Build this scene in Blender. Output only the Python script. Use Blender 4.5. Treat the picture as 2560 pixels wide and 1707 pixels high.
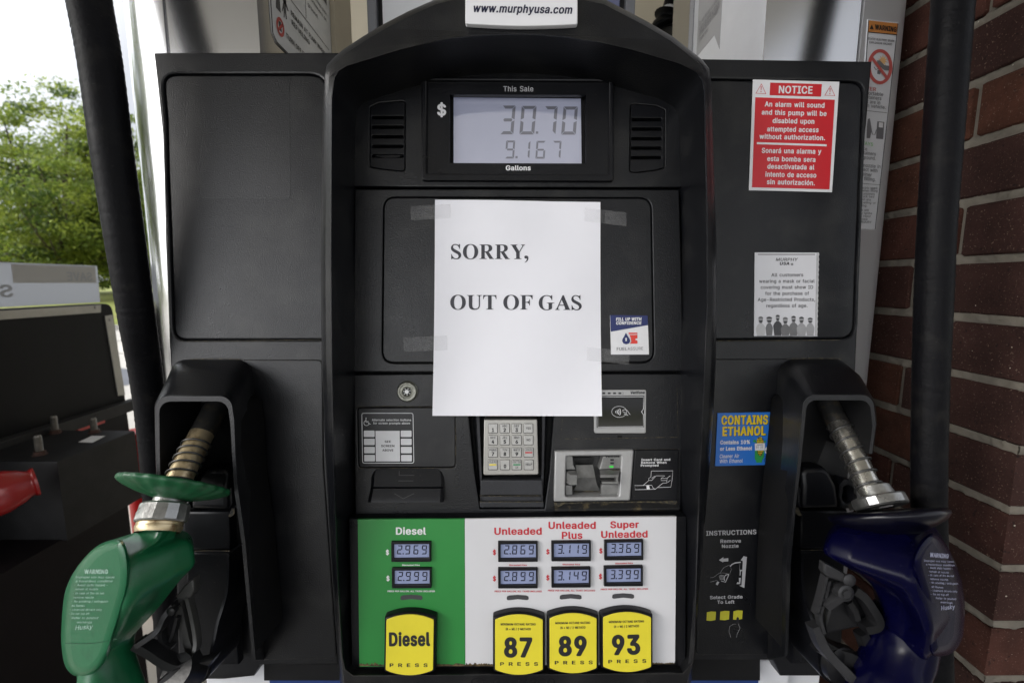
import bpy, bmesh, math, random
from mathutils import Vector, Matrix
from mathutils.geometry import tessellate_polygon
from mathutils.bvhtree import BVHTree
import numpy as np

for o in list(bpy.data.objects):
    bpy.data.objects.remove(o)
SC = bpy.context.scene
COL = SC.collection
random.seed(7)
rad = math.radians

# ------------------------------------------------------------------ camera
PITCH = 7.5
CAM_Z = 1.35
FPX = 16.0 / 36.0 * 2560.0          # focal length in photo pixels
DIST = 0.5877                       # camera to the front plane of the dispenser
cam_d = bpy.data.cameras.new('camera')
cam_d.lens = 16.0
cam_d.sensor_width = 36.0
cam_d.clip_start = 0.02
cam_d.clip_end = 2000.0
cam = bpy.data.objects.new('camera', cam_d)
cam.location = (0, 0, CAM_Z)
cam.rotation_euler = (rad(90 - PITCH), 0, 0)
COL.objects.link(cam)
SC.camera = cam
cam_d.dof.use_dof = True
cam_d.dof.focus_distance = DIST
cam_d.dof.aperture_fstop = 5.0

# ------------------------------------------------------------------ world, sun, exposure
SUN_EL, SUN_AZ = 28.0, 242.0        # azimuth clockwise from +Y: behind the camera, to its left
world = bpy.data.worlds.new('World')
SC.world = world
world.use_nodes = True
wn, wl = world.node_tree.nodes, world.node_tree.links
bg = wn['Background']
sky = wn.new('ShaderNodeTexSky')
sky.sky_type = 'NISHITA'
sky.sun_disc = False
sky.sun_elevation = rad(SUN_EL)
sky.sun_rotation = rad(SUN_AZ)
sky.air_density = 1.0
sky.dust_density = 3.0
_az = rad(SUN_AZ)
_dir = Vector((math.sin(_az) * math.cos(rad(SUN_EL)), math.cos(_az) * math.cos(rad(SUN_EL)), math.sin(rad(SUN_EL))))
wtc = wn.new('ShaderNodeTexCoord')
wmp = wn.new('ShaderNodeMapping')           # flattened clouds
wmp.inputs['Scale'].default_value = (1.0, 1.0, 2.2)
wno = wn.new('ShaderNodeTexNoise')
wno.inputs['Scale'].default_value = 2.4
wno.inputs['Detail'].default_value = 5.0
wdt = wn.new('ShaderNodeVectorMath')        # overcast is brighter round the hidden sun
wdt.operation = 'DOT_PRODUCT'
wdt.inputs[1].default_value = tuple(_dir)
wmr = wn.new('ShaderNodeMapRange')
wmr.inputs['From Min'].default_value = 0.3
wmr.inputs['From Max'].default_value = 1.0
wmr.inputs['To Min'].default_value = 3.9
wmr.inputs['To Max'].default_value = 24.0
wcr = wn.new('ShaderNodeValToRGB')
wcr.color_ramp.elements[0].position = 0.3
wcr.color_ramp.elements[0].color = (0.84, 0.87, 0.94, 1)
wcr.color_ramp.elements[1].position = 0.72
wcr.color_ramp.elements[1].color = (1.02, 1.03, 1.06, 1)
wml = wn.new('ShaderNodeVectorMath')
wml.operation = 'SCALE'
wmx = wn.new('ShaderNodeMix')
wmx.data_type = 'RGBA'
wmx.inputs[0].default_value = 0.88
wl.new(wtc.outputs['Generated'], wmp.inputs['Vector'])
wl.new(wmp.outputs['Vector'], wno.inputs['Vector'])
wl.new(wno.outputs['Fac'], wcr.inputs['Fac'])
wl.new(wtc.outputs['Generated'], wdt.inputs[0])
wl.new(wdt.outputs['Value'], wmr.inputs['Value'])
wl.new(wcr.outputs['Color'], wml.inputs[0])
wl.new(wmr.outputs['Result'], wml.inputs['Scale'])
wl.new(sky.outputs['Color'], wmx.inputs[6])
wl.new(wml.outputs['Vector'], wmx.inputs[7])
wl.new(wmx.outputs[2], bg.inputs['Color'])
bg.inputs['Strength'].default_value = 0.12

sun_d = bpy.data.lights.new('sun', 'SUN')
sun_d.energy = 0.8
sun_d.angle = rad(18)
sun_d.color = (1.0, 0.96, 0.9)
sun = bpy.data.objects.new('sun', sun_d)
COL.objects.link(sun)
sun.rotation_euler = _dir.to_track_quat('Z', 'Y').to_euler()
sun.location = _dir * 30

SC.view_settings.view_transform = 'Standard'
SC.view_settings.look = 'None'
SC.view_settings.exposure = 0.95
SC.view_settings.gamma = 1.0
SC.render.engine = 'CYCLES'
SC.cycles.max_bounces = 8
SC.cycles.use_denoising = True

# ------------------------------------------------------------------ frames and small maths
MC = Matrix.Translation(cam.location) @ cam.rotation_euler.to_matrix().to_4x4()
MP = MC @ Matrix.Translation((0, 0, -DIST))     # frame of the dispenser's leaning front: x right, y up, w out of it


def P(px, py, w):
    """point of the dispenser's front, w metres in front of its main plane"""
    d = DIST - w
    return ((px - 1280.0) / FPX * d, (853.5 - py) / FPX * d, w)


def ray(px, py):
    a, b = (px - 1280.0) / FPX, (853.5 - py) / FPX
    c, s = math.cos(rad(PITCH)), math.sin(rad(PITCH))
    return Vector((a, c + b * s, b * c - s))


def onX(px, py, X):
    r = ray(px, py)
    return Vector((0, 0, CAM_Z)) + r * (X / r.x)


def onY(px, py, Y):
    r = ray(px, py)
    return Vector((0, 0, CAM_Z)) + r * (Y / r.y)


def onZ(px, py, Z):
    r = ray(px, py)
    return Vector((0, 0, CAM_Z)) + r * ((Z - CAM_Z) / r.z)


def zm(ox, oy, sc):
    return lambda x, y: (ox + x / sc, oy + y / sc)


zA, zB, zC = zm(0, 0, 2.6128), zm(800, 0, 2.45), zm(1700, 0, 2.6128)
zD, zE, zG = zm(0, 560, 2.6128), zm(850, 560, 2.6133), zm(1700, 560, 2.6128)
zH, zI, zJ = zm(0, 1107, 2.6128), zm(850, 1107, 2.6133), zm(1700, 1107, 2.6128)
zK, zL, zM = zm(1180, 1020, 6.032), zm(1380, 960, 4.612), zm(880, 940, 4.357)
zN, zO, zP = zm(1090, 580, 5.88), zm(1780, 1020, 9.8), zm(1870, 620, 6.816)
zQ, zR, zS = zm(1740, 1300, 5.228), zm(660, 0, 5.345), zm(1500, 0, 5.345)


def area(p):
    return 0.5 * sum(p[i][0] * p[(i + 1) % len(p)][1] - p[(i + 1) % len(p)][0] * p[i][1] for i in range(len(p)))


def ccw(p):
    return list(p) if area(p) > 0 else list(reversed(p))


def offset_poly(p, d):
    """inward by d for a counter-clockwise polygon"""
    n = len(p)
    out = []
    for i in range(n):
        a, b, c = p[i - 1], p[i], p[(i + 1) % n]
        e1 = (b[0] - a[0], b[1] - a[1])
        e2 = (c[0] - b[0], c[1] - b[1])
        l1 = math.hypot(*e1) or 1e-9
        l2 = math.hypot(*e2) or 1e-9
        n1 = (-e1[1] / l1, e1[0] / l1)
        n2 = (-e2[1] / l2, e2[0] / l2)
        k = max(0.35, 1 + n1[0] * n2[0] + n1[1] * n2[1])
        out.append((b[0] + d * (n1[0] + n2[0]) / k, b[1] + d * (n1[1] + n2[1]) / k))
    return out


def rounded(pts, r, n=5):
    """polygon with every corner rounded; r is a number or one per corner"""
    out = []
    N = len(pts)
    for i in range(N):
        rr = r[i] if isinstance(r, (list, tuple)) else r
        a, b, c = Vector(pts[i - 1]), Vector(pts[i]), Vector(pts[(i + 1) % N])
        if rr <= 0:
            out.append(tuple(b))
            continue
        u, v = (a - b), (c - b)
        lu, lv = u.length, v.length
        u /= lu
        v /= lv
        cosang = max(-0.999, min(0.999, u.dot(v)))
        t = min(rr / math.tan(math.acos(cosang) / 2), lu * 0.49, lv * 0.49)
        p0, p2 = b + u * t, b + v * t
        for k in range(n + 1):
            s = k / n
            q = p0 * (1 - s) ** 2 + b * 2 * s * (1 - s) + p2 * s * s
            out.append(tuple(q))
    return out


def rrect(x0, y0, x1, y1, r, n=4):
    return rounded([(x0, y0), (x1, y0), (x1, y1), (x0, y1)], r, n)


# ------------------------------------------------------------------ materials
MATS = {}


def mat(name, col, rough=0.5, metal=0.0, bump=0.0, bscale=600.0, var=0.0, vscale=6.0, spec=0.5,
        coat=0.0, coat_rough=0.1, rvar=0.0, stretch=None, col2=None, lo=0.45, hi=0.6, trans=0.0, emit=None):
    if name in MATS:
        return MATS[name]
    m = bpy.data.materials.new(name)
    m.use_nodes = True
    n, l = m.node_tree.nodes, m.node_tree.links
    b = n['Principled BSDF']
    b.inputs['Base Color'].default_value = (*col, 1)
    b.inputs['Roughness'].default_value = rough
    b.inputs['Metallic'].default_value = metal
    b.inputs['Specular IOR Level'].default_value = spec
    b.inputs['Coat Weight'].default_value = coat
    b.inputs['Coat Roughness'].default_value = coat_rough
    if emit:
        b.inputs['Emission Color'].default_value = (*emit[0], 1)
        b.inputs['Emission Strength'].default_value = emit[1]
    tc = n.new('ShaderNodeTexCoord')
    src = tc.outputs['Object']
    if stretch:
        mp = n.new('ShaderNodeMapping')
        mp.inputs['Scale'].default_value = stretch
        l.new(src, mp.inputs['Vector'])
        bsrc = mp.outputs['Vector']
    else:
        bsrc = src
    if var or col2 or rvar:
        no = n.new('ShaderNodeTexNoise')
        no.inputs['Scale'].default_value = vscale
        no.inputs['Detail'].default_value = 6.0
        no.inputs['Roughness'].default_value = 0.62
        l.new(src, no.inputs['Vector'])
        if var or col2:
            cr = n.new('ShaderNodeValToRGB')
            if col2:
                cr.color_ramp.elements[0].position = lo
                cr.color_ramp.elements[1].position = hi
                c0, c1 = col, col2
            else:
                cr.color_ramp.elements[0].position = 0.3
                cr.color_ramp.elements[1].position = 0.7
                c0 = tuple(max(0, c * (1 - var)) for c in col)
                c1 = tuple(c * (1 + var) for c in col)
            cr.color_ramp.elements[0].color = (*c0, 1)
            cr.color_ramp.elements[1].color = (*c1, 1)
            l.new(no.outputs['Fac'], cr.inputs['Fac'])
            l.new(cr.outputs['Color'], b.inputs['Base Color'])
        if rvar:
            mr = n.new('ShaderNodeMapRange')
            mr.inputs['From Min'].default_value = 0.3
            mr.inputs['From Max'].default_value = 0.7
            mr.inputs['To Min'].default_value = max(0.02, rough - rvar)
            mr.inputs['To Max'].default_value = min(1, rough + rvar)
            l.new(no.outputs['Fac'], mr.inputs['Value'])
            l.new(mr.outputs['Result'], b.inputs['Roughness'])
    if bump:
        nb = n.new('ShaderNodeTexNoise')
        nb.inputs['Scale'].default_value = bscale
        nb.inputs['Detail'].default_value = 3.0
        l.new(bsrc, nb.inputs['Vector'])
        bp = n.new('ShaderNodeBump')
        bp.inputs['Strength'].default_value = bump
        bp.inputs['Distance'].default_value = 0.001
        l.new(nb.outputs['Fac'], bp.inputs['Height'])
        l.new(bp.outputs['Normal'], b.inputs['Normal'])
    if trans:
        tr = n.new('ShaderNodeBsdfTranslucent')
        tr.inputs['Color'].default_value = (*[min(1, c * 1.6) for c in col], 1)
        mx = n.new('ShaderNodeMixShader')
        mx.inputs[0].default_value = trans
        out = n['Material Output']
        l.new(b.outputs[0], mx.inputs[1])
        l.new(tr.outputs[0], mx.inputs[2])
        l.new(mx.outputs[0], out.inputs['Surface'])
    MATS[name] = m
    return m




def add_specks(m, specs):
    """scatter worn or dusty flecks over a material's own colour: (noise scale, from, to, colour, amount)"""
    n, l = m.node_tree.nodes, m.node_tree.links
    b = n['Principled BSDF']
    bc = b.inputs['Base Color']
    src = bc.links[0].from_socket if bc.links else None
    tc = n.new('ShaderNodeTexCoord')
    for sc, lo, hi, colr, amt in specs:
        no = n.new('ShaderNodeTexNoise')
        no.inputs['Scale'].default_value = sc
        no.inputs['Detail'].default_value = 4.0
        mr = n.new('ShaderNodeMapRange')
        mr.inputs['From Min'].default_value = lo
        mr.inputs['From Max'].default_value = hi
        mr.inputs['To Max'].default_value = amt
        mx = n.new('ShaderNodeMix')
        mx.data_type = 'RGBA'
        mx.inputs[7].default_value = (*colr, 1)
        l.new(tc.outputs['Object'], no.inputs['Vector'])
        l.new(no.outputs['Fac'], mr.inputs['Value'])
        l.new(mr.outputs['Result'], mx.inputs[0])
        if src is None:
            mx.inputs[6].default_value = bc.default_value
        else:
            l.new(src, mx.inputs[6])
        src = mx.outputs[2]
    l.new(src, bc)
    return m


M_BLK = mat('black_textured_plastic', (0.0042, 0.0046, 0.0062), 0.31, spec=0.43, bump=0.35, bscale=700, var=0.12, vscale=9, rvar=0.05)
M_BLK2 = mat('black_smooth_plastic', (0.0058, 0.0061, 0.0078), 0.32, spec=0.30, bump=0.12, bscale=500, var=0.15, vscale=12, rvar=0.06)
M_DARK = mat('matt_black_interior', (0.006, 0.006, 0.0065), 0.6, spec=0.2, bump=0.2, bscale=300, var=0.3, vscale=15)
M_DUSTY = mat('dusty_black_plastic', (0.012, 0.012, 0.0125), 0.5, spec=0.3, bump=0.3, bscale=500, col2=(0.13, 0.10, 0.05), vscale=60, lo=0.55, hi=0.75)
M_DUST = mat('pollen_dust', (0.020, 0.019, 0.017), 0.85, col2=(0.13, 0.105, 0.055), vscale=170, lo=0.45, hi=0.72)
M_WHITEP = mat('white_print', (0.72, 0.72, 0.74), 0.4, var=0.04, vscale=40)
M_GREYP = mat('grey_print', (0.42, 0.42, 0.44), 0.45, var=0.05, vscale=40)
M_BLACKP = mat('black_print', (0.012, 0.012, 0.014), 0.5, var=0.05, vscale=40)
M_REDP = mat('red_print', (0.50, 0.018, 0.03), 0.4, var=0.05, vscale=40)
M_STEEL = mat('brushed_stainless', (0.56, 0.56, 0.57), 0.15, 1.0, bump=0.03, bscale=60, stretch=(30, 30, 0.6))
M_STEEL2 = mat('bright_flange_steel', (0.60, 0.61, 0.63), 0.38, 0.45, bump=0.04, bscale=60, stretch=(30, 30, 0.6))  # paler, less metallic steel: the flange's bright reflection is put into its colour
M_SILV = mat('silver_painted_plastic', (0.40, 0.40, 0.40), 0.36, 0.55, bump=0.08, bscale=900, var=0.06, vscale=30)
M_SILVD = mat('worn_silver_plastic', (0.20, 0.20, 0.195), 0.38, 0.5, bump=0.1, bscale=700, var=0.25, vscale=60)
M_PAPER = mat('white_copy_paper', (0.84, 0.84, 0.89), 0.7, bump=0.06, bscale=250, var=0.012, vscale=10)
M_LCD = mat('lcd_glass_pale', (0.60, 0.62, 0.74), 0.07, 0.6, spec=0.8, coat=1.0, coat_rough=0.03, var=0.02, vscale=20, emit=((0.34, 0.37, 0.54), 0.12))
M_LCDD = mat('lcd_segment', (0.36, 0.37, 0.44), 0.07, 0.6, spec=0.8, coat=1.0, coat_rough=0.03, var=0.02, vscale=20)
M_LCDP = mat('price_lcd_glass', (0.20, 0.23, 0.36), 0.12, coat=0.7, coat_rough=0.05, var=0.05, vscale=30, emit=((0.28, 0.34, 0.56), 0.10))
M_ALU = mat('cast_aluminium', (0.42, 0.42, 0.41), 0.36, 0.9, bump=0.25, bscale=300, var=0.25, vscale=60, rvar=0.1)
M_RUB = mat('black_rubber_sleeve', (0.0032, 0.0032, 0.0044), 0.5, spec=0.12, bump=0.4, bscale=260, var=0.2, vscale=14, rvar=0.08)

add_specks(M_BLK, [(430, 0.68, 0.80, (0.06, 0.058, 0.052), 0.6), (22, 0.50, 0.74, (0.0185, 0.0185, 0.0185), 0.85)])
add_specks(M_BLK2, [(380, 0.66, 0.80, (0.08, 0.07, 0.05), 0.6)])
add_specks(M_RUB, [(300, 0.66, 0.80, (0.035, 0.033, 0.03), 0.7), (35, 0.55, 0.80, (0.016, 0.015, 0.014), 0.8)])

# ------------------------------------------------------------------ mesh builder
WORLDM = {}


class MB:
    def __init__(self, T=None):
        self.v, self.f, self.m = [], [], []
        self.T = T

    def add(self, vs, fs, mi=0):
        b = len(self.v)
        T = self.T
        for p in vs:
            self.v.append(T @ Vector(p) if T is not None else Vector(p))
        for q in fs:
            self.f.append(tuple(i + b for i in q))
            self.m.append(mi)

    def rings(self, rs, closed=True, mi=0, cap0=False, cap1=False):
        """skin successive rings of equal length"""
        n = len(rs[0])
        vs = [p for r in rs for p in r]
        fs = []
        for k in range(len(rs) - 1):
            for i in range(n if closed else n - 1):
                j = (i + 1) % n
                fs.append((k * n + i, k * n + j, (k + 1) * n + j, (k + 1) * n + i))
        if cap0:
            fs.append(tuple(reversed(range(n))))
        if cap1:
            fs.append(tuple((len(rs) - 1) * n + i for i in range(n)))
        self.add(vs, fs, mi)

    def fill(self, contours, mi=0):
        """flat fill of 3D contours (first two coordinates carry the shape)"""
        tri = tessellate_polygon([[Vector((p[0], p[1], 0)) for p in c] for c in contours])
        self.add([p for c in contours for p in c], tri, mi)

    def plate(self, poly, wf, wb, r=0.0, holes=(), seg=2, mi=0, back=False, mwall=None):
        """slab: outline poly (metres), front at wf with its edge rounded by r, walls back to wb"""
        mw = mi if mwall is None else mwall
        po = ccw(poly)
        prof = [(0.0, wb), (0.0, wf - r)]
        if r > 0:
            for k in range(1, seg + 1):
                a = math.pi / 2 * k / seg
                prof.append((r * (1 - math.cos(a)), wf - r + r * math.sin(a)))
        rs = [[(x, y, w) for x, y in (offset_poly(po, ins) if ins else po)] for ins, w in prof]
        self.rings(rs, True, mw)
        caps = [rs[-1]]
        for h in holes:
            hc = ccw(h)
            hr = [[(x, y, w) for x, y in (offset_poly(hc, -ins) if ins else hc)] for ins, w in prof]
            self.rings(hr, True, mw)
            caps.append(hr[-1])
        self.fill(caps, mi)
        if back:
            self.fill([rs[0]], mw)

    def box(self, a, b, mi=0):
        x0, y0, z0 = [min(p, q) for p, q in zip(a, b)]
        x1, y1, z1 = [max(p, q) for p, q in zip(a, b)]
        self.add([(x0, y0, z0), (x1, y0, z0), (x1, y1, z0), (x0, y1, z0), (x0, y0, z1), (x1, y0, z1), (x1, y1, z1), (x0, y1, z1)],
                 [(0, 3, 2, 1), (4, 5, 6, 7), (0, 1, 5, 4), (1, 2, 6, 5), (2, 3, 7, 6), (3, 0, 4, 7)], mi)

    def tube(self, path, r, n=14, mi=0, caps=True, flat=1.0):
        path = [Vector(p) for p in path]
        rs = []
        t0 = (path[1] - path[0]).normalized()
        up = Vector((0.13, 0.31, 0.94))
        nrm = (up - t0 * up.dot(t0)).normalized()
        for i, p in enumerate(path):
            t = (path[min(i + 1, len(path) - 1)] - path[max(i - 1, 0)]).normalized()
            nrm = (nrm - t * nrm.dot(t)).normalized()
            bn = t.cross(nrm)
            rr = r[i] if isinstance(r, (list, tuple)) else r
            rs.append([p + (nrm * math.cos(2 * math.pi * k / n) + bn * flat * math.sin(2 * math.pi * k / n)) * rr for k in range(n)])
        self.rings(rs, True, mi, caps, caps)

    def lathe(self, o, ax, prof, n=32, mi=0, rib=0.0, ribs=16, cap0=False, cap1=False):
        """prof: list of (radius, distance along axis)"""
        o, ax = Vector(o), Vector(ax).normalized()
        u = ax.orthogonal().normalized()
        v = ax.cross(u)
        rs = []
        for r, s in prof:
            ring = []
            for k in range(n):
                a = 2 * math.pi * k / n
                rr = r * (1 + rib * math.cos(a * ribs))
                ring.append(o + ax * s + (u * math.cos(a) + v * math.sin(a)) * rr)
            rs.append(ring)
        self.rings(rs, True, mi, cap0, cap1)

    def stroke(self, pts, wd, mapf, mi=0, closed=False):
        """ribbon of width wd (pixels) along 2D points, laid on a surface by mapf"""
        n = len(pts)
        L, R = [], []
        for i in range(n):
            a = pts[i - 1] if (i or closed) else pts[0]
            c = pts[(i + 1) % n] if (i < n - 1 or closed) else pts[-1]
            d = Vector((c[0] - a[0], c[1] - a[1]))
            d = d.normalized() if d.length > 1e-9 else Vector((1, 0))
            q = Vector((-d.y, d.x)) * wd / 2
            L.append(mapf(pts[i][0] + q.x, pts[i][1] + q.y))
            R.append(mapf(pts[i][0] - q.x, pts[i][1] - q.y))
        fs = [(i, (i + 1) % n, n + (i + 1) % n, n + i) for i in range(n if closed else n - 1)]
        self.add(L + R, fs, mi)

    def shape(self, pts, mapf, mi=0):
        tri = tessellate_polygon([[Vector((p[0], p[1], 0)) for p in pts]])
        self.add([mapf(*p) for p in pts], tri, mi)

    def build(self, name, mats, parent=None, frame=None, smooth=35.0):
        """link the collected faces as one mesh object; frame: matrix the points are given in (None: world)"""
        F = frame if frame is not None else Matrix.Identity(4)
        wv = [F @ p for p in self.v]
        rot = F.to_quaternion().to_matrix().to_4x4()
        if parent is not None:
            rot = WORLDM[parent.name].to_quaternion().to_matrix().to_4x4()
        inv = rot.inverted()
        lv = [inv @ p for p in wv]
        lo = Vector([min(p[i] for p in lv) for i in range(3)])
        hi = Vector([max(p[i] for p in lv) for i in range(3)])
        c = (lo + hi) / 2
        if parent is None:
            if frame is None:
                c.z = lo.z
            else:
                c.y = lo.y
        W = Matrix.Translation(rot @ c) @ rot
        me = bpy.data.meshes.new(name)
        me.from_pydata([p - c for p in lv], [], self.f)
        if not isinstance(mats, (list, tuple)):
            mats = [mats]
        for m in mats:
            me.materials.append(m)
        me.polygons.foreach_set('material_index', self.m)
        bm = bmesh.new()
        bm.from_mesh(me)
        bmesh.ops.recalc_face_normals(bm, faces=bm.faces)
        bm.to_mesh(me)
        bm.free()
        if smooth:
            me.polygons.foreach_set('use_smooth', [True] * len(me.polygons))
            me.set_sharp_from_angle(angle=rad(smooth))
        me.update()
        o = bpy.data.objects.new(name, me)
        COL.objects.link(o)
        if parent is not None:
            o.parent = parent
            o.matrix_basis = WORLDM[parent.name].inverted() @ W
        else:
            o.matrix_basis = W
        WORLDM[o.name] = W
        return o


def tag(o, label=None, cat=None, group=None, kind=None):
    if label:
        o['label'] = label
    if cat:
        o['category'] = cat
    if group:
        o['group'] = group
    if kind:
        o['kind'] = kind
    return o


def empty(name, M, label, cat, group=None):
    o = bpy.data.objects.new(name, None)
    o.empty_display_size = 0.05
    COL.objects.link(o)
    o.matrix_basis = M
    WORLDM[o.name] = M.copy()
    return tag(o, label, cat, group)


def poly(pts, w):
    """photo points on the plane w of the dispenser front -> outline in metres"""
    return [P(x, y, w)[:2] for x, y in pts]


def onw(w):
    return lambda x, y: P(x, y, w)


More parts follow.
